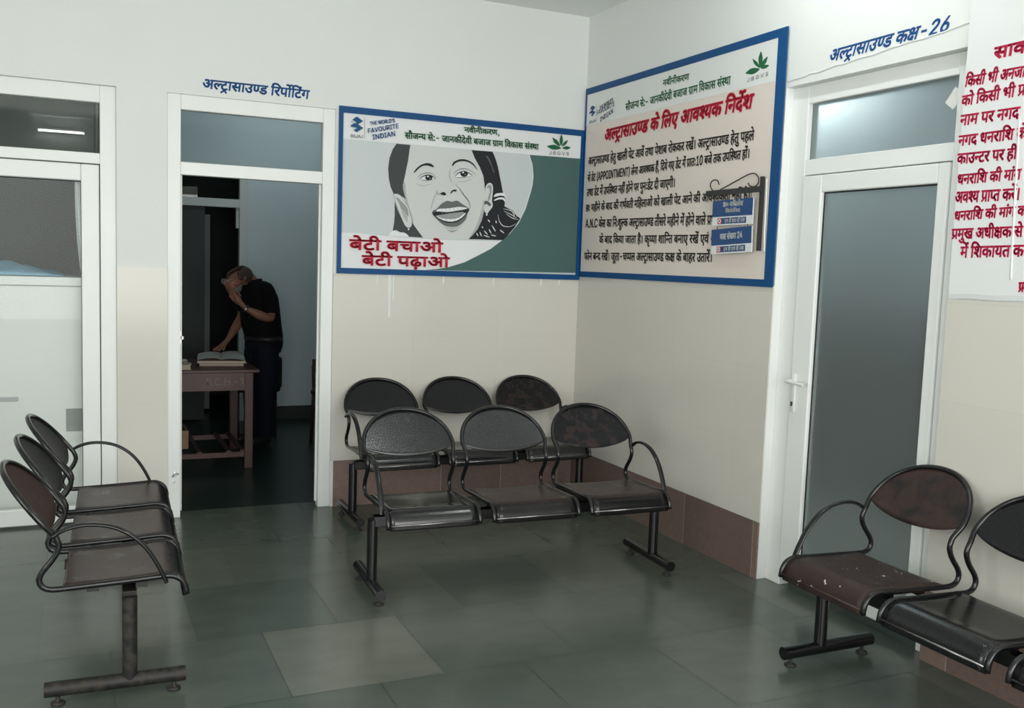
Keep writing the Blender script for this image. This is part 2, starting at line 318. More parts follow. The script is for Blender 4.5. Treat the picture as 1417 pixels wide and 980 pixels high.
GLYPHS = {
 "D9":"118,54 116,44 112,35 106,28 98,24 89,21 78,20 64,22 51,27 40,36 29,49 18,67 7,89 25,96 32,79 40,65 48,54 57,45 66,40 76,38 82,39 87,40 92,43 95,46 97,51 98,57 97,63 95,68 93,73 89,78 85,82 80,87 75,86 70,86 65,85 64,103 74,104 82,106 88,109 92,113 94,118 95,124 94,129 92,133 89,136 85,139 80,140 76,140 70,140 64,139 59,138 54,136 48,134 43,131 36,148 41,151 47,153 53,155 59,157 67,158 74,158 86,157 96,154 104,148 110,141 114,133 115,124 113,112 107,102 98,94 101,91 103,89 109,88 115,88 122,88 127,88 131,88 136,88 140,89 144,90 148,91 148,138 130,138 130,156 195,156 195,138 169,138 169,0 148,0 148,72 145,72 141,71 137,70 133,70 129,70 124,70 121,70 118,70 114,70 116,65 117,60",
 "D210":"0,156 129,156 129,138 0,138|134,87 131,88 127,89 124,89 119,89 115,88 111,86 107,83 103,80 99,75 96,69 92,61 89,52 70,58 72,65 75,72 78,78 74,81 70,83 66,86 62,87 57,88 52,88 46,88 41,86 37,82 34,78 32,73 32,68 32,62 34,55 37,50 41,44 46,38 52,32 60,25 68,18 77,10 64,-3 54,5 46,13 37,21 30,28 23,36 18,44 14,52 12,60 11,69 12,77 14,84 17,90 22,95 27,100 33,103 39,105 45,106 51,106 58,106 65,105 71,103 77,100 83,97 88,92 99,100 111,105 125,106 129,106 132,106 136,105 139,104",
 "D264":"130,138 93,138 93,87 79,87 71,87 65,86 59,85 54,84 49,82 45,80 38,72 33,64 32,54 32,46 34,40 37,34 41,29 46,25 51,22 57,20 64,19 71,18 79,19 87,20 94,22 100,24 107,27 114,30 120,12 113,9 105,6 97,3 89,2 80,0 72,0 60,1 50,3 41,6 32,11 25,18 19,25 15,34 12,44 12,55 12,65 15,74 20,82 26,89 34,95 42,99 52,102 62,104 72,105 72,138 0,138 0,156 130,156|8,-41 70,-3 80,-3 116,-48 102,-58 72,-21 20,-58",
 "D66":"42,138 42,0 22,0 22,138 0,138 0,156 68,156 68,138",
 "D60":"147,138 147,0 126,0 126,66 122,65 117,64 112,64 107,63 101,63 95,63 88,63 80,64 73,65 66,66 59,68 53,69 50,67 46,65 42,63 49,55 57,46 66,36 75,28 85,19 95,10 82,-3 72,5 64,13 55,22 47,30 40,38 33,45 27,52 22,58 18,64 15,69 13,73 11,76 11,79 10,82 10,85 10,88 12,91 14,94 17,96 21,98 26,98 30,98 34,97 37,95 40,93 43,91 45,88 48,91 51,95 52,100 53,105 54,110 54,114 54,119 54,124 53,128 52,132 51,135 50,138 0,138 0,156 173,156 173,138|92,80 99,81 104,81 110,82 115,82 121,83 126,85 126,138 70,138 71,135 72,131 73,128 74,124 74,119 74,114 74,108 73,102 72,96 70,91 68,87 66,83 74,82 83,81",
 "D13":"0,156 141,156 141,138 113,138 118,131 120,124 121,116 119,102 112,91 102,82 107,76 113,70 118,63 122,56 124,47 125,38 124,30 122,23 119,17 115,12 110,8 104,4 97,2 90,0 82,0 73,1 64,3 55,8 46,14 38,22 30,32 22,45 15,60 7,78 25,84 30,72 35,61 40,50 46,41 52,33 59,27 65,22 73,19 80,18 86,19 92,21 97,23 101,27 103,33 104,40 103,47 101,53 98,59 94,65 88,70 82,75 77,74 72,74 66,74 65,91 76,92 85,94 92,98 97,102 100,108 101,116 101,121 99,125 97,129 95,132 91,135 88,138 0,138",
 "D197":"63,36 49,38 37,43 28,51 26,55 24,60 22,66 21,72 20,80 20,88 20,138 0,138 0,156 120,156 120,138 105,138 105,80 105,74 104,68 103,62 101,58 99,54 96,50 92,46 88,42 83,40 77,38 70,37|62,54 70,55 76,58 80,62 82,65 83,68 84,72 84,76 85,82 85,88 85,138 40,138 40,88 40,82 40,77 41,73 42,69 43,66 44,63 46,60 49,58 51,56 54,55 58,54",
 "D37":"90,56 85,55 80,55 75,54 70,52 66,51 62,49 55,54 48,60 42,66 38,72 35,80 34,88 35,92 35,96 37,100 39,103 41,106 44,108 48,111 52,113 57,114 63,115 69,116 77,116 100,116 100,138 0,138 0,156 148,156 148,138 120,138 120,98 74,98 70,98 66,98 64,98 60,97 58,95 56,93 55,90 54,87 55,83 56,80 58,77 60,74 63,72 65,69 73,72 82,73 90,74 102,72 112,69 121,64 128,57 132,49 134,38 132,28 128,19 121,11 112,5 99,1 84,0 68,1 54,5 40,11 28,19 17,29 6,40 22,52 31,41 41,33 51,27 61,22 72,19 84,18 100,21 110,27 113,38 113,43 111,48 107,51 102,54 97,55",
 "D67":"22,138 0,138 0,156 20,156 18,159 16,163 15,167 14,172 13,176 13,181 15,193 20,204 28,212 38,219 51,223 66,224 89,222 110,216 129,205 146,191 162,174 176,154 155,154 129,183 101,200 71,206 60,205 51,203 43,199 38,193 35,186 34,178 34,174 35,169 36,165 38,162 39,158 41,156 68,156 68,138 42,138 42,0 22,0",
 "D52":"99,10 85,-3 76,5 66,13 58,22 49,30 42,38 34,45 28,52 23,58 19,64 16,69 13,73 12,76 11,79 10,82 10,85 10,88 12,91 14,94 17,96 21,98 26,98 30,98 34,97 37,95 40,93 43,90 45,87 51,91 56,95 60,100 62,105 64,111 64,117 64,121 63,125 63,128 62,132 61,135 60,138 0,138 0,156 106,156 106,138 80,138 82,131 84,124 84,114 83,106 82,98 78,91 74,85 69,80 64,75 57,71 50,67 42,64 50,55 58,46 68,37 78,28 88,19",
 "D46":"120,138 120,0 100,0 100,48 95,45 89,42 84,40 78,38 71,37 64,36 57,37 51,38 45,40 40,42 36,45 32,48 28,53 25,59 23,64 21,71 20,80 20,90 20,138 0,138 0,156 146,156 146,138|100,138 40,138 40,92 40,86 40,80 41,76 41,72 42,69 43,66 44,64 46,62 48,60 52,57 58,55 66,54 72,55 79,56 84,59 90,62 95,66 100,70",
 "D462":"42,138 42,0 22,0 22,138 0,138 0,156 68,156 68,138|22,154 19,166 16,176 12,185 9,192 5,197 1,201 -4,204 -9,205 -14,206 -18,206 -21,205 -24,205 -26,204 -29,203 -32,202 -38,220 -31,222 -23,224 -15,224 -7,224 -1,222 5,220 10,216 15,211 20,205 26,215 36,222 51,224 56,224 61,223 66,222 70,221 74,220 78,218 72,202 69,203 66,204 63,205 60,206 56,207 53,207 47,206 42,204 38,201 35,197 33,192 32,187 32,184 32,182 35,173 38,164 41,154",
 "D35":"130,138 93,138 93,87 79,87 71,87 65,86 59,85 54,84 49,82 45,80 38,72 33,64 32,54 32,46 34,40 37,34 41,29 46,25 51,22 57,20 64,19 71,18 79,19 87,20 94,22 100,24 107,27 114,30 120,12 113,9 105,6 97,3 89,2 80,0 72,0 60,1 50,3 41,6 32,11 25,18 19,25 15,34 12,44 12,55 12,65 15,74 20,82 26,89 34,95 42,99 52,102 62,104 72,105 72,138 0,138 0,156 130,156",
 "D6":"-46,193 -46,197 -44,200 -42,203 -39,206 -36,207 -32,208 -29,207 -26,206 -23,203 -21,200 -19,197 -19,193 -19,189 -21,186 -23,183 -26,180 -29,179 -32,178 -36,179 -39,180 -42,183 -44,186 -46,189",
 "D27":"52,138 52,58 52,54 51,51 49,48 46,46 44,45 40,44 36,45 31,47 27,50 22,54 18,58 15,62 12,67 11,72 10,77 11,81 12,84 14,86 16,88 20,89 26,90 32,90 32,138 0,138 0,156 144,156 144,138 118,138 118,0 98,0 98,138",
 "D25":"194,138 113,138 113,87 122,94 131,98 142,100 152,99 161,95 169,89 174,81 178,72 179,60 179,52 177,44 175,35 172,27 168,18 163,10 145,20 149,26 152,32 155,38 157,45 159,52 159,59 158,66 157,72 154,77 150,80 146,82 140,82 131,81 122,74 113,64 113,0 93,0 93,44 88,40 83,37 78,34 72,32 64,30 56,30 49,30 41,32 34,34 28,38 22,43 18,49 14,56 12,64 12,72 13,85 18,96 25,104 35,111 47,115 61,116 65,116 69,116 74,115 78,115 82,114 85,114 83,95 80,96 77,96 73,97 69,97 66,98 62,98 53,97 46,95 40,91 35,86 33,80 32,73 33,65 35,58 39,53 45,50 51,48 57,47 64,48 71,49 77,52 82,56 88,60 93,65 93,138 0,138 0,156 194,156",
 "D179":"156,138 156,0 136,0 136,81 130,79 125,77 119,75 113,74 105,73 98,73 89,74 82,74 75,76 68,78 62,79 56,82 49,77 43,72 38,68 35,63 33,58 32,52 32,49 33,45 34,42 37,39 40,36 44,33 48,32 54,30 62,30 64,30 67,30 66,33 66,36 66,39 66,44 68,48 71,51 74,52 78,54 82,54 88,53 94,51 98,48 101,43 103,39 103,34 103,30 102,26 100,23 98,21 95,18 91,16 94,13 97,9 100,6 104,2 108,-2 112,-6 98,-16 93,-11 89,-6 85,-1 81,4 77,9 74,13 71,13 68,13 65,13 61,12 52,13 43,15 35,18 28,21 22,26 18,32 14,38 12,44 12,51 12,60 15,68 20,74 26,80 33,85 41,90 34,95 29,101 24,106 21,113 19,119 18,127 20,135 23,143 29,149 36,154 46,157 58,158 68,157 76,155 84,151 91,145 94,138 96,129 95,121 93,114 90,108 85,103 80,98 74,93 77,93 80,92 84,92 87,91 91,91 95,91 102,91 109,92 116,94 123,96 129,99 136,103 136,138 113,138 113,156 182,156 182,138|38,126 39,120 41,115 44,111 47,106 52,103 57,100 67,108 74,117 76,126 75,130 74,134 72,137 68,140 63,141 57,142 52,141 47,140 44,137 41,134 39,130",
 "L1392":"121,88 121,68 41,68 41,88",
 "L1361":"23,0 23,17 83,82 90,89 95,96 100,102 104,107 108,112 110,117 112,122 114,128 114,133 113,139 112,145 109,150 106,154 102,158 97,160 92,163 86,164 80,164 73,164 67,162 62,160 57,157 53,153 50,148 48,143 46,137 46,130 24,130 24,141 27,150 31,159 37,166 43,172 51,178 60,181 70,184 80,184 91,184 100,181 109,178 117,173 123,166 129,159 133,151 135,143 136,134 135,127 134,121 132,114 129,108 125,101 120,93 113,85 105,75 95,64 55,22 55,20 139,20 139,0",
 "L1373":"81,-2 70,-2 60,1 51,5 43,11 36,18 31,27 27,36 24,46 23,58 24,67 26,76 29,85 34,96 40,108 49,121 90,182 115,182 54,93 52,93 54,96 57,100 59,102 63,105 66,107 70,109 75,111 79,111 84,112 95,111 104,109 113,105 120,100 127,93 132,85 136,77 138,67 139,56 138,45 135,35 131,26 126,18 119,11 111,5 102,1 92,-2|81,17 88,18 94,20 100,22 104,26 109,31 112,36 115,42 116,49 117,56 116,63 115,70 112,76 109,81 104,86 100,89 94,92 88,94 81,94 74,94 68,92 62,90 57,86 53,81 50,76 47,70 46,64 45,56 46,49 47,42 50,36 53,31 57,26 62,22 68,20 74,18",
 "D44":"0,156 142,156 142,138 116,138 116,0 96,0 96,74 51,74 51,61 51,57 49,53 48,50 45,49 42,47 38,47 34,48 30,49 26,52 21,56 17,60 14,65 11,70 10,75 9,80 10,83 11,86 13,89 15,91 19,92 24,92 96,92 96,138 0,138",
 "D57":"143,138 117,138 117,0 97,0 97,41 92,38 87,36 81,33 74,31 67,30 58,30 50,30 42,32 34,35 28,39 22,44 18,49 14,56 12,63 12,72 13,85 18,96 26,104 36,111 49,115 64,116 67,116 72,116 75,115 78,115 81,115 85,114 88,114 87,95 84,96 80,96 76,97 73,97 69,98 65,98 55,97 47,95 40,91 36,86 33,79 32,72 33,64 35,58 40,53 45,50 52,48 59,47 67,48 74,50 81,53 87,57 92,61 97,65 97,138 0,138 0,156 143,156",
 "D68":"-46,154 -49,160 -51,165 -53,170 -54,176 -55,181 -55,187 -54,197 -50,206 -44,214 -37,219 -27,223 -15,224 -6,223 3,221 10,217 16,211 22,204 27,195 32,184 36,171 41,156 68,156 68,138 42,138 42,0 22,0 22,138 0,138 0,156 22,156 17,171 12,184 7,194 1,201 -6,205 -14,206 -20,206 -25,204 -30,200 -32,196 -34,190 -35,183 -34,178 -34,173 -32,168 -30,163 -28,159 -26,154",
 "D39":"158,138 158,0 138,0 138,138 105,138 105,80 105,74 104,68 103,62 101,58 99,54 96,50 92,46 88,42 83,40 77,38 70,37 63,36 49,38 37,43 28,51 26,55 24,60 22,66 21,72 20,80 20,88 20,138 0,138 0,156 184,156 184,138|62,54 70,55 76,58 80,62 82,65 83,68 84,72 84,76 85,82 85,88 85,138 40,138 40,88 40,82 40,77 41,73 42,69 43,66 44,63 46,60 49,58 51,56 54,55 58,54",
 "L1375":"13,-44 24,25 49,25 30,-44",
 "D80":"42,138 42,0 22,0 22,138 0,138 0,156 68,156 68,138|20,154 16,160 12,165 8,168 4,171 0,173 -3,174 -7,175 -11,176 -15,176 -19,176 -22,175 -26,174 -29,173 -32,172 -36,170 -42,188 -38,189 -34,191 -30,192 -26,193 -21,193 -17,193 -10,193 -3,191 3,188 9,184 14,179 18,173 19,174 16,182 12,188 9,194 6,198 3,201 -1,204 -5,205 -9,206 -14,207 -18,207 -21,206 -24,206 -28,205 -32,203 -38,220 -31,222 -23,224 -15,224 -6,223 2,221 9,218 15,212 21,205 26,196 32,184 36,170 41,154",
 "D32":"163,138 163,0 143,0 143,92 109,92 103,93 98,93 94,93 100,88 105,82 109,76 112,69 114,62 114,54 114,47 112,41 109,35 106,31 101,27 96,24 90,22 84,20 78,20 69,21 60,23 52,28 44,34 37,42 29,53 22,66 15,82 8,100 26,106 33,86 41,69 50,56 58,46 67,40 76,38 82,39 86,40 90,42 92,46 94,51 95,57 94,64 91,71 87,78 82,84 75,89 68,94 76,110 143,110 143,138 0,138 0,156 189,156 189,138",
 "D202":"0,156 93,156 93,138 0,138|51,74 51,61 51,57 49,53 48,50 45,49 42,47 38,47 34,48 30,49 26,52 21,56 17,60 14,65 11,70 10,75 9,80 10,83 11,86 13,89 15,91 19,92 24,92 96,92 96,74",
 "D51":"149,156 149,138 123,138 123,0 102,0 102,45 98,42 92,39 86,37 79,35 71,33 63,33 49,35 37,40 27,48 19,59 13,73 10,88 19,91 27,94 32,97 37,102 39,107 40,114 40,119 39,123 37,127 35,131 33,135 31,138 0,138 0,156|32,75 36,68 40,62 45,57 50,53 57,51 65,51 73,51 80,53 86,56 92,60 98,64 102,68 102,138 53,138 57,129 59,120 60,111 57,95 48,83",
 "D75":"-42,154 -46,166 -49,176 -53,185 -56,192 -60,197 -64,201 -68,204 -73,205 -79,206 -82,206 -86,205 -88,205 -91,204 -94,203 -96,202 -102,220 -95,222 -88,224 -80,224 -71,223 -63,221 -56,218 -50,212 -44,205 -38,196 -33,184 -28,170 -24,154",
 "L1377":"34,-2 30,-1 26,1 22,3 20,7 18,11 18,15 18,19 20,23 22,27 26,29 30,31 34,31 38,31 42,29 46,27 48,23 50,19 51,15 50,11 48,7 46,3 42,1 38,-1|34,97 30,98 26,99 22,102 20,105 18,109 18,114 18,118 20,122 22,125 26,128 30,130 34,130 38,130 42,128 46,125 48,122 50,118 51,114 50,109 48,105 46,102 42,99 38,98",
 "D42":"103,-14 100,-9 96,-3 93,3 90,8 88,14 86,18 82,18 79,17 75,17 72,17 65,17 58,18 51,20 44,22 37,25 31,28 26,32 21,38 17,44 14,51 12,59 12,68 12,75 13,81 15,87 18,92 22,96 26,100 31,105 38,108 46,111 54,113 63,114 72,114 74,114 74,138 0,138 0,156 134,156 134,138 94,138 94,96 82,96 73,96 65,95 58,94 53,93 48,91 43,89 40,86 37,83 35,79 33,75 32,71 32,66 33,57 36,50 41,44 49,39 59,36 72,35 73,35 75,35 76,35 78,35 77,38 77,41 76,44 77,49 79,53 82,56 85,58 89,60 93,60 100,59 105,57 110,54 113,50 115,45 115,40 115,36 114,31 112,28 109,25 106,23 102,22 105,17 107,13 110,9 113,5 116,0 120,-6",
 "D48":"146,138 120,138 120,0 100,0 100,41 95,38 90,36 84,33 77,31 69,30 60,30 51,30 43,32 35,35 28,39 22,44 18,49 14,56 12,63 12,72 13,85 18,96 27,104 38,111 51,115 66,116 70,116 75,116 78,115 81,115 85,115 89,114 92,114 91,96 87,97 84,97 80,98 75,98 71,99 67,99 64,99 61,98 58,98 91,56 94,58 97,61 100,64 100,138 0,138 0,156 146,156|32,72 33,64 35,57 40,52 46,49 53,47 60,46 65,46 69,47 73,48 77,49 42,92 36,87 33,80",
 "D256":"43,-6 31,11 98,51 98,138 52,138 52,58 52,54 51,51 49,48 46,46 44,45 40,44 36,45 31,47 27,50 22,54 18,58 15,62 12,67 11,72 10,77 11,81 12,84 14,86 16,88 20,89 26,90 32,90 32,138 0,138 0,156 144,156 144,138 118,138 118,0 98,0 98,30",
 "D50":"127,138 127,0 107,0 107,62 52,62 52,53 51,48 50,44 48,41 46,39 43,38 40,38 37,38 33,39 30,41 26,43 23,46 20,49 17,52 15,56 13,59 11,63 10,66 10,70 10,72 11,75 13,77 16,79 20,80 25,80 32,80 32,138 0,138 0,156 153,156 153,138|107,138 52,138 52,80 107,80",
 "D568":"95,10 82,-3 72,5 64,13 55,22 47,30 40,38 33,45 27,52 22,58 18,64 15,69 13,73 11,76 11,79 10,82 10,85 10,88 12,91 14,94 17,96 21,98 26,98 30,98 34,97 37,95 40,93 43,91 45,88 48,91 51,95 52,100 53,105 54,110 54,114 54,119 54,124 53,128 52,132 51,135 50,138 0,138 0,156 124,156 128,157 133,158 138,158 145,158 151,156 158,154 164,150 169,146 173,140 176,134 178,126 179,117 178,106 175,96 169,87 161,80 152,74 140,68 144,63 149,59 154,55 159,53 166,51 174,51 182,51 189,53 196,56 202,59 208,64 213,69 213,138 192,138 192,156 259,156 259,138 233,138 233,0 213,0 213,45 208,42 202,39 196,37 189,35 181,33 172,33 161,34 151,37 142,41 133,47 126,55 121,65 113,64 104,63 95,63 88,63 80,64 73,65 66,66 59,68 53,69 50,67 46,65 42,63 49,55 57,46 66,36 75,28 85,19|92,80 99,81 105,81 111,81 117,82 123,83 130,84 139,88 147,92 152,98 156,103 158,110 159,117 158,124 156,131 153,136 149,139 144,141 138,142 134,142 130,141 128,139 125,137 124,134 124,130 126,123 132,118 144,115 142,98 132,100 123,103 116,108 111,113 108,121 106,130 107,134 108,138 70,138 71,135 72,131 73,128 74,124 74,119 74,114 74,108 73,102 72,96 70,91 68,87 66,83 74,82 83,81",
 "D30":"162,138 136,138 136,0 116,0 116,41 112,38 106,36 101,33 94,31 87,30 79,30 67,31 57,34 48,40 41,48 37,58 35,69 36,73 37,78 38,82 41,86 43,90 46,93 10,92 10,110 83,110 87,110 92,110 95,110 97,110 96,92 88,92 78,92 71,90 64,86 59,82 56,76 55,68 56,62 58,57 62,52 68,49 73,48 79,47 87,48 94,49 101,52 106,56 112,60 116,65 116,138 0,138 0,156 162,156",
 "D23":"118,54 116,44 112,35 106,28 98,24 89,21 78,20 64,22 51,27 40,36 29,49 18,67 7,89 25,96 32,79 40,65 48,54 57,45 66,40 76,38 82,39 87,40 92,43 95,46 97,51 98,57 97,63 95,68 93,73 89,78 85,82 80,87 75,86 70,86 65,85 64,103 74,104 82,106 88,109 92,113 94,118 95,124 94,129 92,133 89,136 85,139 80,140 76,140 70,140 64,139 59,138 54,136 48,134 43,131 36,148 41,151 47,153 53,155 59,157 67,158 74,158 86,157 96,154 104,148 110,141 114,133 115,124 113,112 107,102 98,94 101,91 103,89 109,88 115,88 122,88 127,88 131,88 136,88 140,89 144,90 148,91 148,138 130,138 130,156 260,156 260,138 234,138 234,0 213,0 213,138 169,138 169,0 148,0 148,72 145,72 141,71 137,70 133,70 129,70 124,70 121,70 118,70 114,70 116,65 117,60|214,154 210,166 207,176 203,185 200,192 196,197 192,201 187,204 182,205 177,206 173,206 170,205 167,205 164,204 162,203 160,202 154,220 160,222 168,224 176,224 185,223 193,221 200,218 206,212 212,205 217,196 223,184 227,170 232,154",
 "D97":"77,0 64,1 53,3 43,7 34,12 26,19 20,27 15,36 12,46 12,58 13,69 16,79 20,87 27,94 35,100 44,105 54,109 65,111 76,112 76,138 0,138 0,156 144,156 144,138 96,138 96,94 86,94 77,94 68,93 62,92 56,90 51,88 47,85 42,82 39,78 36,73 33,68 32,62 32,55 32,46 35,38 40,32 46,26 53,22 62,19 60,25 59,32 58,39 59,45 60,50 62,55 66,60 70,64 75,67 81,70 87,71 95,72 103,71 109,70 115,67 120,64 124,60 127,55 129,50 130,45 131,39 129,28 124,19 116,11 106,5 92,1|76,35 77,29 78,23 81,18 89,18 97,20 103,23 108,28 111,33 112,39 112,44 110,48 108,51 104,53 101,55 96,55 91,55 86,53 82,50 79,46 77,41|55,-34 56,-30 57,-26 59,-23 62,-21 65,-19 69,-19 73,-19 76,-21 79,-23 81,-26 82,-30 83,-34 82,-37 81,-41 79,-44 76,-46 73,-48 69,-48 65,-48 62,-46 59,-44 57,-41 56,-37",
 "L65":"22,0 22,182 86,182 98,181 109,179 118,175 125,171 132,165 136,158 140,150 142,142 142,134 142,126 140,120 138,114 135,110 131,106 127,102 123,99 118,97 113,95 113,94 118,93 124,91 130,88 135,84 140,79 144,73 147,66 149,57 149,48 149,40 147,31 143,24 138,17 132,11 123,6 114,3 102,1 89,0|45,21 88,21 101,21 111,24 118,29 123,35 126,41 127,49 127,55 125,60 122,66 119,70 115,74 109,78 103,80 97,82 89,83 45,83|45,102 85,102 92,102 97,104 103,106 108,109 112,112 115,117 118,122 120,127 120,133 119,141 116,147 112,153 105,158 97,160 86,161 45,161",
 "L2":"6,0 72,182 99,182 166,0 142,0 103,108 101,115 98,123 95,133 92,144 88,156 83,171 88,171 84,156 80,143 76,132 73,123 71,115 68,108 31,0|40,51 40,71 133,71 133,51",
 "L266":"67,-2 51,-1 38,4 27,12 19,22 14,36 12,52 12,62 35,62 35,52 36,42 39,33 44,27 50,22 58,19 67,18 75,19 83,22 89,27 94,33 97,42 98,52 98,182 121,182 121,52 119,36 114,22 106,12 95,4 82,-1",
 "L411":"12,161 12,182 149,182 149,161 92,161 92,0 69,0 69,161",
 "L161":"22,0 22,182 45,182 45,103 141,103 141,182 164,182 164,0 141,0 141,83 45,83 45,0",
 "L95":"22,0 22,182 133,182 133,161 45,161 45,102 127,102 127,82 45,82 45,21 134,21 134,0",
 "L459":"56,0 6,182 30,182 59,70 60,64 62,58 63,52 65,46 66,40 67,34 69,27 70,21 71,14 68,14 69,21 71,27 72,34 73,40 75,46 76,52 78,58 79,64 81,70 110,182 136,182 166,70 167,64 169,58 170,52 172,46 173,40 174,34 176,27 177,21 178,14 175,14 176,21 178,27 179,34 180,40 182,46 183,52 184,58 186,64 187,70 216,182 240,182 190,0 163,0 132,115 130,123 128,131 126,140 124,149 122,159 121,170 125,170 124,160 122,150 120,141 118,132 116,124 114,115 83,0",
 "L321":"96,-2 81,-1 67,3 54,9 43,17 33,28 25,41 20,56 16,72 15,91 16,109 20,126 25,141 33,154 43,164 54,173 67,179 81,183 96,184 111,183 125,179 137,173 148,164 158,154 166,141 172,126 175,109 176,91 175,72 172,56 166,41 158,28 148,17 137,9 125,3 111,-1|96,19 106,20 116,23 125,27 133,34 140,42 146,52 150,63 153,76 154,91 153,106 150,119 146,130 140,140 133,148 125,155 116,159 106,162 96,163 85,162 75,159 66,155 58,148 51,140 45,130 41,119 38,106 37,91 38,76 41,63 45,52 51,42 58,34 66,27 75,23 85,20",
 "L384":"22,0 22,182 84,182 98,181 109,179 119,175 128,169 134,163 140,155 143,146 146,136 146,126 146,115 143,106 140,97 134,89 128,83 119,78 109,74 98,71 84,71 35,71 35,91 83,91 92,92 100,93 106,95 112,99 116,103 119,107 121,113 123,119 123,126 123,133 121,139 119,145 116,150 112,154 106,157 100,160 92,161 83,161 45,161 45,0|126,0 83,82 109,82 153,0",
 "L281":"22,0 22,182 45,182 45,21 129,21 129,0",
 "L84":"79,0 35,0 35,21 77,21 91,21 104,24 114,29 123,35 130,44 136,53 140,65 142,77 143,91 142,105 140,118 136,129 130,138 123,147 115,153 105,158 93,160 79,161 34,161 34,182 81,182 98,181 113,177 127,171 138,163 148,152 155,140 161,125 164,109 166,91 164,73 161,57 155,42 148,30 138,19 126,11 112,5 96,1|45,182 45,0 22,0 22,182",
 "L1484":"28,113 26,182 49,182 47,113",
 "L397":"80,-3 68,-2 56,0 46,3 37,8 30,14 23,21 19,29 16,38 14,48 38,48 39,41 41,36 45,31 49,27 54,23 60,21 67,19 73,18 80,18 88,18 96,19 102,22 108,25 114,28 118,33 121,38 123,44 124,50 123,55 121,60 119,64 115,68 111,71 106,73 100,76 94,78 88,79 66,86 52,90 41,96 31,104 25,112 21,122 19,133 20,143 23,152 28,160 34,167 41,173 50,178 60,182 70,184 82,184 93,184 104,182 114,178 122,173 129,167 135,161 140,153 143,145 144,136 121,136 119,144 115,151 108,157 100,161 91,163 81,164 74,163 67,162 60,160 55,157 50,154 47,149 44,145 42,140 42,134 43,128 45,123 48,119 52,115 57,112 62,110 67,108 72,106 77,105 95,100 100,98 105,97 111,94 117,92 122,89 128,85 133,81 137,76 141,71 144,65 146,58 146,50 145,40 143,31 138,23 133,15 125,9 116,4 105,0 94,-2",
 "L137":"22,0 22,182 132,182 132,161 45,161 45,99 124,99 124,79 45,79 45,0",
 "L456":"73,0 6,182 31,182 69,74 72,67 74,59 77,49 81,38 85,25 89,11 84,11 89,26 93,38 96,49 99,59 102,67 104,74 141,182 166,182 100,0",
 "L424":"93,-3 79,-2 67,1 56,5 46,12 37,19 31,29 26,39 23,50 22,62 22,182 45,182 45,64 46,55 48,48 51,40 55,34 61,29 68,24 75,21 84,19 93,19 103,19 111,21 119,24 125,29 131,34 135,40 138,48 140,55 141,64 141,182 164,182 164,62 163,50 160,39 155,29 149,19 140,12 131,5 119,1 107,-2",
 "L234":"11,0 11,21 44,21 44,161 11,161 11,182 99,182 99,161 67,161 67,21 99,21 99,0",
 "L300":"22,0 22,182 49,182 123,66 125,62 128,58 130,54 133,49 136,44 139,38 143,32 146,26 149,19 146,19 145,26 144,33 144,39 144,45 143,51 143,57 143,62 143,66 143,70 143,182 166,182 166,0 139,0 73,104 70,108 67,113 64,118 61,124 57,130 53,136 49,144 44,153 39,162 43,162 43,153 44,145 44,137 44,130 45,123 45,117 45,112 45,107 45,104 45,0",
 "L141":"96,-2 81,-1 67,3 54,9 42,18 33,28 25,41 19,56 16,73 15,91 16,109 19,126 25,141 33,154 42,164 53,173 66,179 80,183 95,184 104,184 113,182 122,180 130,177 137,173 144,168 150,162 156,156 161,149 164,141 167,133 170,125 146,125 144,131 141,136 138,141 135,145 131,149 127,153 123,156 118,158 113,160 107,162 101,163 95,163 85,162 75,159 66,155 58,148 51,140 45,130 41,119 38,106 37,91 38,76 41,63 45,52 51,42 58,34 66,27 76,23 86,20 96,19 106,20 115,22 123,26 131,31 137,37 142,44 145,53 147,62 148,73 155,71 101,71 101,91 171,91 171,72 170,57 167,44 161,32 154,22 145,14 135,7 123,2 110,-1",
 "D54":"0,138 0,156 173,156 173,138 147,138 147,0 127,0 127,89 125,89 124,89 119,89 115,88 111,86 107,83 103,80 99,75 96,69 92,61 89,52 70,58 72,65 75,72 78,78 74,81 70,83 66,86 62,87 57,88 52,88 46,88 41,86 37,82 34,78 32,73 32,68 32,62 34,55 37,50 41,44 46,38 52,32 60,25 68,18 77,10 64,-3 54,5 46,13 37,21 30,28 23,36 18,44 14,52 12,60 11,69 12,77 14,84 17,90 22,95 27,100 33,103 39,105 45,106 51,106 58,106 65,105 71,103 77,100 83,97 88,92 99,100 111,105 125,106 126,106 127,106 127,138",
 "D19":"142,138 118,138 118,95 118,87 118,80 117,75 115,70 113,66 110,62 103,55 93,50 81,48 77,66 80,67 83,68 86,69 89,70 91,71 92,73 94,75 96,78 97,80 98,84 98,89 98,95 98,138 40,138 40,88 40,81 40,75 41,70 41,65 43,61 44,58 46,54 48,52 52,49 55,46 60,43 65,40 92,24 102,19 109,13 115,7 119,1 121,-5 122,-13 121,-20 120,-26 117,-32 115,-38 112,-42 110,-46 92,-36 94,-32 96,-29 98,-25 99,-21 100,-17 101,-14 101,-11 100,-8 99,-5 97,-3 94,0 91,3 86,6 80,10 72,14 51,26 45,30 39,34 34,38 30,43 26,48 24,53 22,60 20,69 20,79 20,138 0,138 0,156 142,156",
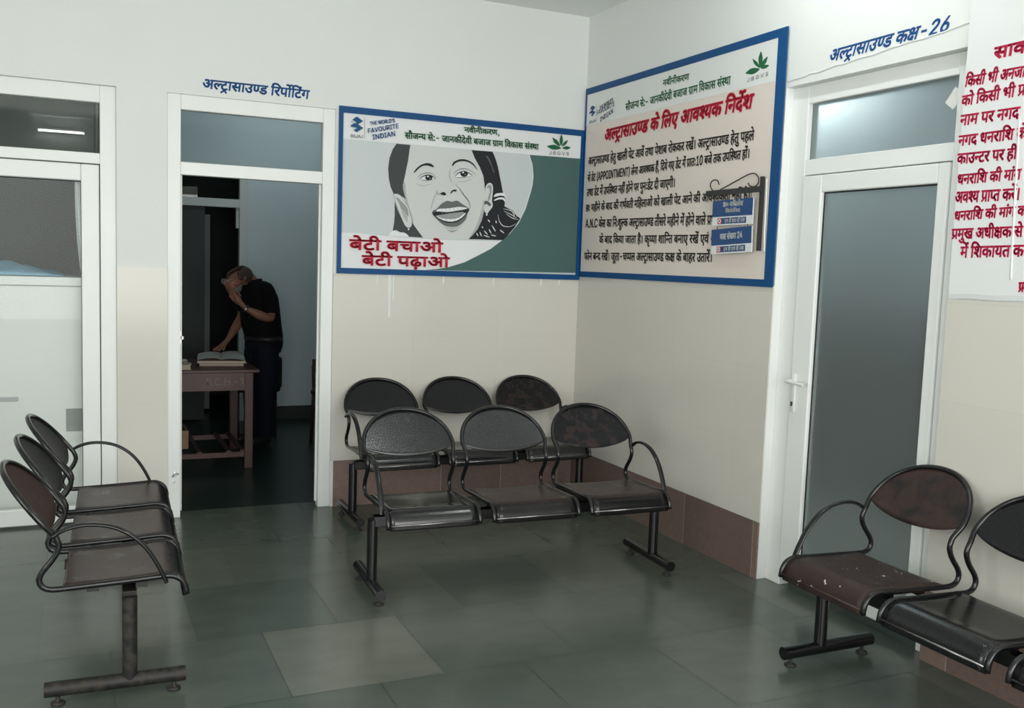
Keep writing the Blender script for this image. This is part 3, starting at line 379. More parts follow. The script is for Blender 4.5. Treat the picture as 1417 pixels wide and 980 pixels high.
 "D10":"118,54 116,44 112,35 106,28 98,24 89,21 78,20 64,22 51,27 40,36 29,49 18,67 7,89 25,96 32,79 40,65 48,54 57,45 66,40 76,38 82,39 87,40 92,43 95,46 97,51 98,57 97,63 95,68 93,73 89,78 85,82 80,87 75,86 70,86 65,85 64,103 74,104 82,106 88,109 92,113 94,118 95,124 94,129 92,133 89,136 85,139 80,140 76,140 70,140 64,139 59,138 54,136 48,134 43,131 36,148 41,151 47,153 53,155 59,157 67,158 74,158 86,157 96,154 104,148 110,141 114,133 115,124 113,112 107,102 98,94 101,91 103,89 109,88 115,88 122,88 127,88 131,88 136,88 140,89 144,90 148,91 148,138 130,138 130,156 260,156 260,138 234,138 234,0 213,0 213,138 169,138 169,0 148,0 148,72 145,72 141,71 137,70 133,70 129,70 124,70 121,70 118,70 114,70 116,65 117,60",
 "D213":"30,47 25,48 20,49 16,52 13,55 11,59 10,64 10,68 12,72 14,75 18,77 22,78 26,78 29,78 32,78 35,77 39,75 43,72 48,69 56,72 62,77 68,84 73,92 75,101 76,111 75,119 73,127 69,133 63,138 57,141 50,142 45,141 41,140 38,138 36,136 35,133 34,129 35,126 36,124 37,121 39,118 42,116 46,114 52,112 59,111 68,110 63,92 49,94 37,98 28,104 22,112 18,120 16,129 17,137 20,144 25,150 32,154 41,157 51,158 59,157 66,156 73,153 79,148 85,143 90,137 93,129 95,120 96,110 95,99 92,88 87,78 81,69 73,61 64,55 71,49 78,41 85,34 92,26 98,18 104,11 88,0 79,11 72,21 64,29 58,37 51,43 45,48 40,48 35,47",
 "D450":"-42,154 -46,166 -49,176 -53,185 -56,192 -60,197 -64,201 -68,204 -73,205 -79,206 -82,206 -86,205 -88,205 -91,204 -94,203 -96,202 -102,220 -95,222 -88,224 -80,224 -72,224 -65,222 -60,220 -55,216 -50,211 -45,205 -39,215 -28,222 -14,224 -9,224 -4,223 1,222 5,221 9,220 13,218 7,202 4,203 1,204 -2,205 -5,206 -8,207 -12,207 -18,206 -23,204 -27,201 -30,197 -32,192 -32,187 -32,184 -32,182 -29,173 -26,164 -24,154",
 "D58":"30,47 25,48 20,49 16,52 13,55 11,59 10,64 10,68 12,72 14,75 18,77 22,78 26,78 29,78 32,78 35,77 39,75 43,72 48,69 56,72 62,77 68,84 73,92 75,101 76,111 75,119 73,127 69,133 63,138 57,141 50,142 45,141 41,140 38,138 36,136 35,133 34,129 35,126 36,124 37,121 39,118 42,116 46,114 52,112 59,111 68,110 63,92 49,94 37,98 28,104 22,112 18,120 16,129 17,137 20,144 25,150 32,154 41,157 51,158 59,157 66,156 73,153 79,148 85,143 90,137 93,129 95,120 96,110 95,99 92,88 87,78 81,69 73,61 64,55 71,49 78,41 85,34 92,26 98,18 104,11 88,0 79,11 72,21 64,29 58,37 51,43 45,48 40,48 35,47|148,138 148,0 128,0 128,138 105,138 105,156 174,156 174,138",
 "D61":"80,17 86,19 91,22 95,24 98,28 100,32 101,37 100,43 98,48 94,52 88,55 80,57 70,57 59,56 51,54 44,50 39,45 36,38 34,31 35,26 36,21 37,16 40,11 44,6 49,0 56,-7 65,-14 76,-22 62,-36 48,-24 36,-13 27,-2 20,8 16,20 14,32 15,39 16,44 18,49 21,54 25,58 29,62 26,65 23,69 21,73 19,78 18,83 17,88 18,92 18,96 20,100 22,103 24,106 26,108 31,111 35,113 40,114 45,115 51,116 57,116 90,116 90,138 0,138 0,156 136,156 136,138 110,138 110,98 58,98 53,98 49,98 46,98 44,97 41,95 39,93 38,90 37,87 38,84 38,81 40,78 42,75 44,73 46,71 54,73 62,75 71,75 82,74 91,73 99,70 106,66 111,61 115,56 118,50 120,44 120,38 119,29 116,21 112,14 105,9 97,4 87,0",
 "D40":"120,138 120,0 100,0 100,82 73,82 63,82 56,81 50,80 45,79 41,77 38,75 34,71 32,66 32,59 33,51 36,43 41,36 48,28 57,19 68,10 54,-3 47,4 40,10 33,17 27,24 21,31 17,38 14,45 12,53 11,60 12,66 13,71 15,76 17,81 20,84 23,88 28,92 34,95 41,97 48,98 57,99 68,100 100,100 100,138 0,138 0,156 146,156 146,138",
 "D69":"-62,-3 -53,0 -44,2 -34,3 -22,2 -13,-2 -5,-7 1,-14 4,-22 6,-32 4,-42 0,-50 -6,-57 -15,-63 -26,-66 -39,-67 -55,-66 -69,-62 -81,-56 -93,-47 -103,-37 -114,-25 -98,-14 -92,-22 -86,-28 -80,-34 -74,-39 -68,-42 -61,-45 -55,-47 -47,-49 -39,-49 -25,-47 -16,-41 -13,-30 -13,-25 -15,-21 -19,-18 -23,-16 -28,-15 -33,-14 -37,-14 -41,-15 -45,-16 -48,-17 -52,-18 -56,-20",
 "D26":"182,138 182,0 162,0 162,11 156,8 150,6 143,4 136,3 129,2 122,2 104,3 87,8 70,15 54,26 38,41 21,60 17,65 14,70 12,74 11,78 10,81 10,84 10,88 12,91 14,94 17,96 21,98 26,98 30,98 34,97 37,95 40,93 43,91 45,88 48,91 51,95 52,100 53,105 54,110 54,114 54,119 54,123 53,127 53,131 52,134 50,138 0,138 0,156 208,156 208,138|134,58 139,58 144,60 150,62 154,64 158,67 162,70 162,138 70,138 73,131 74,123 74,114 74,102 71,91 66,82 59,75 51,68 42,63 53,50 66,40 78,31 92,25 107,21 122,20 130,20 136,21 143,22 149,24 156,27 162,30 162,50 158,47 153,45 148,44 143,42 137,41 130,41 123,42 116,43 109,46 103,50 98,54 94,60 91,66 90,72 89,80 90,91 94,100 101,108 110,114 120,117 133,118 136,118 140,118 144,118 148,117 151,117 154,116 152,98 150,99 147,100 144,100 140,101 135,101 128,100 121,99 116,96 112,91 110,86 109,79 110,72 112,67 116,63 121,60 127,59",
 "D449":"-42,154 -46,166 -49,176 -53,185 -56,192 -60,197 -64,201 -68,204 -73,205 -79,206 -82,206 -86,205 -88,205 -91,204 -94,203 -96,202 -102,220 -95,222 -88,224 -80,224 -71,223 -63,221 -56,218 -50,212 -44,205 -38,196 -33,184 -28,170 -24,154|-28,205 -28,209 -26,212 -24,216 -21,218 -18,219 -14,220 -11,219 -8,218 -5,216 -2,212 -1,209 0,205 -1,201 -2,198 -5,195 -8,193 -11,191 -14,191 -18,191 -21,193 -24,195 -26,198 -28,201",
 "D41":"138,138 138,0 118,0 118,45 113,42 107,39 101,37 94,35 86,33 77,33 64,34 52,38 41,45 32,54 25,66 21,80 35,84 46,89 54,94 59,101 63,108 64,117 63,124 61,131 58,136 54,139 49,141 43,142 39,142 35,141 32,139 30,137 29,134 28,130 31,123 38,118 49,115 47,98 37,100 28,103 21,108 16,113 13,121 12,130 13,138 16,145 21,151 27,155 35,157 43,158 50,158 56,156 63,154 69,150 74,146 78,140 81,134 83,126 84,117 83,106 80,96 74,87 66,80 57,74 46,68 50,63 54,59 58,55 64,53 71,51 78,51 87,51 94,53 101,56 107,59 113,64 118,69 118,138 98,138 98,156 164,156 164,138",
 "D79":"42,138 42,0 22,0 22,138 0,138 0,156 68,156 68,138|22,154 19,166 16,176 12,185 9,192 5,197 1,201 -4,204 -9,205 -14,206 -18,206 -21,205 -24,205 -26,204 -29,203 -32,202 -38,220 -31,222 -23,224 -15,224 -6,223 2,221 9,218 15,212 21,205 26,196 32,184 36,170 41,154",
 "D104":"48,156 69,156 69,0 48,0",
 "L1380":"31,74 32,88 33,101 35,116 38,130 42,144 46,158 51,171 57,182 63,193 84,193 78,180 73,167 68,153 63,139 60,126 57,112 55,99 54,86 53,74 54,63 55,52 57,41 59,30 63,18 67,6 72,-7 77,-20 84,-34 63,-34 53,-16 45,2 39,20 35,38 32,56",
 "L375":"22,0 22,182 84,182 98,181 109,178 119,174 128,168 134,161 140,153 143,144 146,134 146,124 146,114 143,104 140,95 134,86 128,79 119,74 109,69 98,67 84,66 40,66 40,86 83,86 92,87 100,88 106,91 112,95 116,99 119,105 121,111 123,117 123,124 123,131 121,137 119,143 116,149 112,153 106,157 100,159 92,161 83,161 45,161 45,0",
 "L292":"22,0 22,182 55,182 100,67 101,64 102,61 103,57 105,53 106,49 108,44 109,39 111,35 112,30 113,25 114,21 116,17 110,17 112,21 113,25 114,29 116,34 117,39 119,43 120,48 122,53 123,57 124,61 125,64 127,67 171,182 204,182 204,0 181,0 181,104 181,108 181,112 181,117 181,122 181,127 181,132 181,137 182,143 182,148 182,153 182,159 182,164 184,164 182,158 180,152 179,147 177,141 175,135 173,130 171,125 169,120 168,115 166,111 165,107 164,104 123,0 103,0 62,104 60,107 59,111 57,115 56,119 54,124 52,129 51,135 49,140 47,146 45,152 43,158 41,164 43,164 43,159 43,154 43,149 44,144 44,138 44,133 44,128 44,122 44,117 44,113 44,108 44,104 44,0",
 "L1381":"14,-34 20,-20 26,-6 31,7 35,19 39,31 41,42 43,53 44,64 44,74 44,86 43,99 41,112 38,126 34,139 30,153 25,167 20,180 14,193 35,193 41,182 46,171 51,158 56,144 59,130 62,116 65,101 66,88 67,74 66,56 63,38 58,19 52,1 44,-17 35,-34",
 "D452":"-45,154 -49,160 -53,165 -57,168 -61,171 -65,173 -68,174 -72,175 -76,176 -80,176 -83,176 -87,175 -90,174 -94,173 -97,172 -100,170 -107,188 -103,189 -99,191 -95,192 -91,193 -86,193 -82,193 -74,193 -68,191 -62,188 -56,184 -51,179 -47,173 -46,174 -49,182 -52,188 -56,194 -59,198 -62,201 -66,204 -70,205 -74,206 -79,207 -83,207 -86,206 -89,206 -93,205 -96,203 -102,220 -95,222 -88,224 -80,224 -71,223 -63,221 -56,218 -50,212 -44,205 -38,196 -33,184 -28,170 -24,154|-28,204 -28,208 -26,211 -24,214 -21,217 -18,218 -14,218 -11,218 -8,217 -5,214 -2,211 -1,208 0,204 -1,200 -2,197 -5,194 -8,191 -11,190 -14,190 -18,190 -21,191 -24,194 -26,197 -28,200",
 "D274":"11,13 54,38 45,40 38,44 32,48 28,53 25,59 23,64 21,71 20,80 20,90 20,138 0,138 0,156 146,156 146,138 120,138 120,0 100,0 100,48 23,-3|100,138 40,138 40,92 40,86 40,80 41,76 41,72 42,69 43,66 44,64 46,62 48,60 52,57 58,55 66,54 72,55 78,56 84,59 90,62 95,66 100,70",
 "D7":"20,109 20,113 22,117 24,120 27,123 31,124 35,125 39,124 42,123 46,120 48,117 50,113 50,109 50,105 48,101 46,98 42,95 39,93 35,93 31,93 27,95 24,98 22,101 20,105|20,30 20,34 22,37 24,41 27,43 31,45 35,46 39,45 42,43 46,41 48,37 50,34 50,30 50,25 48,22 46,18 42,16 39,14 35,14 31,14 27,16 24,18 22,22 20,25",
 "L1360":"27,0 27,20 140,20 140,0|99,182 99,0 76,0 76,160 75,160 31,128 31,153 71,182",
 "L1359":"81,-2 68,-1 57,2 47,9 38,17 31,28 25,40 21,55 18,72 17,91 18,110 21,126 25,141 31,154 38,165 47,173 57,179 68,183 81,184 94,183 105,179 115,173 124,165 132,154 137,141 141,126 144,110 145,91 144,72 141,55 137,40 132,28 124,17 116,9 105,2 94,-1|81,18 89,19 97,22 104,26 109,33 114,41 118,51 120,63 122,76 123,91 122,106 120,119 118,130 114,141 109,149 104,156 97,160 89,163 81,164 73,163 65,160 58,156 53,149 48,141 44,130 42,119 40,106 40,91 40,76 42,63 44,51 48,41 53,33 58,26 65,22 73,19",
 "D461":"42,138 42,0 22,0 22,138 0,138 0,156 68,156 68,138|22,154 19,166 16,176 12,185 9,192 5,197 1,201 -4,204 -9,205 -14,206 -18,206 -21,205 -24,205 -26,204 -29,203 -32,202 -38,220 -31,222 -23,224 -15,224 -6,223 2,221 9,218 15,212 21,205 26,196 32,184 36,170 41,154|36,205 37,209 38,212 41,216 44,218 47,219 50,220 54,219 57,218 60,216 62,212 64,209 64,205 64,201 62,198 60,195 57,193 54,191 50,191 47,191 44,193 41,195 38,198 37,201",
 "D440":"-46,154 -49,160 -51,165 -53,170 -54,176 -55,181 -55,187 -54,197 -50,206 -44,214 -37,219 -27,223 -15,224 -6,223 3,221 10,217 16,211 22,204 27,195 32,184 36,171 41,156 68,156 68,138 42,138 42,0 22,0 22,138 0,138 0,156 22,156 17,171 12,184 7,194 1,201 -6,205 -14,206 -20,206 -25,204 -30,200 -32,196 -34,190 -35,183 -34,178 -34,173 -32,168 -30,163 -28,159 -26,154|38,204 38,208 40,211 42,214 45,217 48,218 52,218 55,218 59,217 62,214 64,211 65,208 66,204 65,200 64,197 62,194 59,191 55,190 52,190 48,190 45,191 42,194 40,197 38,200",
 "D31":"74,18 86,18 98,21 109,25 119,31 127,38 134,47 139,56 142,66 144,78 143,85 141,91 138,97 133,101 128,104 122,105 117,104 113,103 110,100 108,97 106,93 106,90 107,84 109,80 113,75 118,71 125,68 134,65 126,50 113,54 103,59 96,66 91,73 88,81 87,89 88,97 90,103 94,110 99,114 106,118 114,120 114,138 0,138 0,156 179,156 179,138 134,138 134,119 142,116 149,112 155,106 160,98 162,88 163,77 163,67 160,58 157,49 152,40 146,32 139,24 131,17 121,11 111,6 100,3 87,1 74,0 59,1 47,5 38,10 31,18 27,27 25,37 25,40 26,44 27,48 29,51 31,55 33,58 27,61 21,66 17,71 13,77 11,83 11,90 12,99 16,107 22,113 30,117 40,120 52,121 55,121 58,120 62,120 66,120 69,119 72,118 70,101 67,102 63,103 60,103 56,104 53,104 41,102 33,97 31,88 32,83 33,79 36,76 40,74 45,72 50,70 56,72 61,72 66,72 69,72 72,72 75,72 77,72 76,54 74,54 72,54 70,54 69,54 56,53 48,47 46,37 46,31 49,26 53,22 59,20 66,18",
 "D49":"44,158 49,158 55,157 60,155 65,153 69,150 73,146 76,143 78,138 80,133 82,127 83,119 83,109 83,80 133,80 133,138 100,138 100,156 179,156 179,138 154,138 154,0 133,0 133,62 83,62 83,53 83,48 81,44 79,41 77,39 74,38 71,38 68,38 64,39 61,41 57,43 54,46 51,49 48,52 46,56 44,59 42,63 41,66 41,70 41,72 42,75 44,77 47,79 51,80 56,80 63,80 63,106 63,114 63,120 62,124 61,128 60,132 58,134 54,139 49,141 42,142 38,142 35,141 32,139 30,136 29,134 28,130 29,126 31,122 34,120 39,117 46,116 54,115 52,97 41,99 31,102 23,106 16,112 13,120 12,130 13,139 16,146 21,151 28,155 35,157",
 "D181":"-48,154 -51,160 -54,166 -56,172 -58,178 -60,184 -60,190 -59,201 -55,209 -49,216 -41,220 -32,223 -21,224 -16,224 -11,223 -6,222 -2,221 2,220 5,218 0,202 -3,203 -6,204 -9,205 -12,206 -16,207 -20,207 -26,206 -31,204 -35,201 -38,197 -39,192 -40,187 -40,181 -38,176 -37,171 -34,165 -31,160 -27,154",
 "D76":"-45,154 -49,160 -53,165 -57,168 -61,171 -65,173 -68,174 -72,175 -76,176 -80,176 -83,176 -87,175 -90,174 -94,173 -97,172 -100,170 -107,188 -103,189 -99,191 -95,192 -91,193 -86,193 -82,193 -74,193 -68,191 -62,188 -56,184 -51,179 -47,173 -46,174 -49,182 -52,188 -56,194 -59,198 -62,201 -66,204 -70,205 -74,206 -79,207 -83,207 -86,206 -89,206 -93,205 -96,203 -102,220 -95,222 -88,224 -80,224 -71,223 -63,221 -56,218 -50,212 -44,205 -38,196 -33,184 -28,170 -24,154",
 "L1376":"34,-2 30,-1 26,1 22,3 20,7 18,11 18,15 18,19 20,23 22,27 26,29 30,31 34,31 38,31 42,29 46,27 48,23 50,19 51,15 50,11 48,7 46,3 42,1 38,-1",
 "L73":"96,-2 81,-1 67,3 54,9 43,17 33,28 25,41 20,56 16,72 15,91 16,109 20,126 25,141 33,154 43,164 54,173 67,179 81,183 96,184 105,184 113,183 122,180 130,177 137,173 144,169 150,163 155,157 160,150 164,142 167,134 169,125 146,125 144,131 142,136 139,141 136,146 132,150 128,153 123,156 118,159 113,160 107,162 101,163 96,163 85,162 75,159 66,155 58,148 51,140 45,130 41,119 38,106 37,91 38,76 41,63 45,52 51,42 58,34 66,27 75,23 85,20 96,19 101,19 107,20 113,22 118,23 123,26 128,29 132,32 136,36 139,41 142,46 144,51 146,57 169,57 167,48 164,40 160,32 155,25 150,19 144,14 137,9 130,5 122,2 113,-1 105,-2",
 "D71":"7,-58 2,-60 -3,-62 -8,-64 -14,-66 -20,-67 -26,-67 -38,-66 -48,-63 -56,-57 -62,-50 -65,-41 -66,-32 -65,-23 -62,-14 -55,-7 -47,-1 -36,3 -22,4 -20,-12 -29,-14 -36,-16 -42,-19 -45,-23 -47,-28 -48,-33 -47,-38 -45,-42 -42,-45 -37,-48 -33,-49 -28,-49 -23,-49 -18,-48 -14,-47 -10,-46 -5,-44 0,-41",
 "D203":"40,138 40,92 40,86 40,80 41,76 41,72 42,69 43,66 44,64 46,62 48,60 52,57 58,55 66,54 72,55 79,56 85,59 91,63 96,66 100,70 109,54 102,49 96,45 89,42 81,39 73,37 64,36 57,37 51,38 45,40 40,42 36,45 32,48 28,53 25,59 23,64 21,71 20,80 20,90 20,138 0,138 0,156 80,156 80,138",
 "D47":"115,138 115,87 119,91 124,94 128,96 134,98 139,99 144,100 155,99 164,95 171,89 177,81 180,72 181,60 181,52 180,44 178,35 174,27 170,18 165,10 147,20 151,26 154,32 157,38 159,45 161,52 161,59 161,66 159,72 156,77 153,80 148,82 142,82 134,80 124,74 115,64 115,0 95,0 95,48 91,45 86,42 81,40 75,38 69,37 62,36 56,37 50,38 44,40 39,43 35,46 31,49 27,54 25,60 22,65 21,72 20,80 20,88 20,138 0,138 0,156 196,156 196,138|40,138 40,90 40,82 41,75 42,70 43,66 45,63 47,60 51,57 56,55 62,54 69,55 75,56 80,58 85,62 90,65 95,70 95,138",
 "D70":"-16,-61 -20,-63 -24,-64 -29,-65 -34,-66 -39,-67 -43,-67 -55,-66 -65,-63 -73,-57 -79,-50 -82,-41 -83,-32 -82,-22 -78,-14 -72,-7 -63,-2 -53,2 -40,3 -29,2 -18,0 -8,-4 1,-9 9,-16 17,-23 24,-30 30,-39 36,-47 21,-57 12,-44 3,-34 -7,-25 -17,-19 -27,-15 -39,-14 -47,-15 -53,-16 -58,-19 -62,-23 -64,-27 -65,-32 -64,-38 -62,-42 -58,-45 -54,-47 -50,-49 -44,-49 -40,-49 -36,-48 -32,-48 -29,-47 -26,-45 -22,-44",
 "D43":"158,138 132,138 132,0 111,0 111,38 106,34 100,32 94,29 88,27 80,26 71,26 59,27 48,30 40,36 33,43 29,52 28,63 28,67 29,72 30,76 32,80 34,84 37,87 30,90 23,95 18,100 14,107 11,114 10,123 12,133 15,141 21,148 28,154 37,157 47,158 55,157 62,155 69,151 74,146 77,140 78,133 77,125 73,118 68,111 52,120 55,123 56,126 57,129 58,132 57,135 55,139 53,140 50,142 46,142 42,141 38,140 34,136 31,132 30,128 29,122 29,117 31,113 33,109 36,106 39,104 43,102 47,101 51,100 56,99 61,100 66,101 72,101 75,101 78,101 81,101 83,100 82,83 80,83 78,83 76,83 74,83 67,83 60,81 55,78 51,74 49,69 48,64 49,57 51,52 55,48 60,45 66,44 73,43 81,44 89,46 96,49 101,52 107,57 111,61 111,138 96,138 96,156 158,156",
 "D106":"69,30 59,31 51,33 43,37 36,41 30,47 25,54 22,62 19,71 19,80 19,90 22,98 25,106 30,113 36,119 43,124 51,127 59,129 68,130 78,129 87,127 95,124 102,119 108,113 112,106 116,98 118,89 119,80 118,70 116,62 113,54 108,47 102,41 95,36 87,33 78,31|68,48 77,49 84,52 90,57 95,64 98,72 98,80 98,89 95,97 90,104 85,108 78,111 69,112 61,111 54,108 48,103 43,96 40,88 39,80 40,71 43,63 47,57 53,52 60,49",
 "D77":"42,138 42,0 22,0 22,138 0,138 0,156 68,156 68,138|74,216 70,201 63,189 55,180 46,175 35,171 23,170 11,171 1,175 -9,181 -17,190 -25,201 -31,216 -13,222 -8,211 -4,202 2,196 8,191 15,188 24,187 32,188 39,191 45,196 49,203 53,212 56,222",
 "D215":"92,80 97,81 102,81 106,81 110,82 115,82 120,83 122,65 117,64 113,64 109,63 104,63 100,63 95,63 88,63 80,64 73,65 66,66 59,68 53,69 50,67 46,65 42,63 49,55 57,46 66,36 75,28 85,19 95,10 82,-3 72,5 64,13 55,22 47,30 40,38 33,45 27,52 22,58 18,64 15,69 13,73 11,76 11,79 10,82 10,85 10,88 12,91 14,94 17,96 21,98 26,98 30,98 34,97 37,95 40,93 43,91 45,88 48,91 51,95 52,100 53,105 54,110 54,114 54,119 54,124 53,128 52,132 51,135 50,138 0,138 0,156 101,156 101,138 70,138 71,135 72,131 73,128 74,124 74,119 74,114 74,108 73,102 72,96 70,91 68,87 66,83 74,82 83,81",
 "D184":"175,18 168,14 160,11 152,7 144,4 134,2 122,2 104,3 87,8 70,15 54,26 38,41 21,60 17,65 14,70 12,74 11,78 10,81 10,84 10,88 12,91 14,94 17,96 21,98 26,98 30,98 34,97 37,95 40,93 43,91 45,88 48,91 51,95 52,100 53,105 54,110 54,114 54,123 52,131 50,138 0,138 0,156 166,156 166,138 70,138 72,135 73,131 73,128 74,124 74,119 74,114 74,102 71,91 66,82 59,75 51,68 42,63 53,50 66,40 78,31 92,25 107,21 122,20 131,20 139,21 146,23 154,26 161,30 169,35|168,54 163,50 158,47 152,45 145,43 138,41 130,41 123,42 116,43 109,46 103,50 98,54 94,60 91,66 90,72 89,80 90,91 94,100 101,108 110,114 120,117 133,118 136,118 140,118 144,118 148,117 151,117 154,116 152,98 150,99 147,100 144,100 140,101 135,101 128,100 121,99 116,96 112,91 110,86 109,79 110,72 112,67 116,63 121,60 127,59 134,58 139,58 144,60 150,62 154,64 158,67 162,70",
 "L1372":"15,37 15,56 87,182 110,182 39,59 39,57 147,57 147,37|100,0 100,43 100,52 100,114 122,114 122,0",
 "L472":"73,0 73,74 6,182 33,182 69,123 73,117 77,110 80,104 83,98 86,90 90,82 80,82 84,90 87,98 90,105 93,111 97,117 101,123 137,182 163,182 96,74 96,0",
}
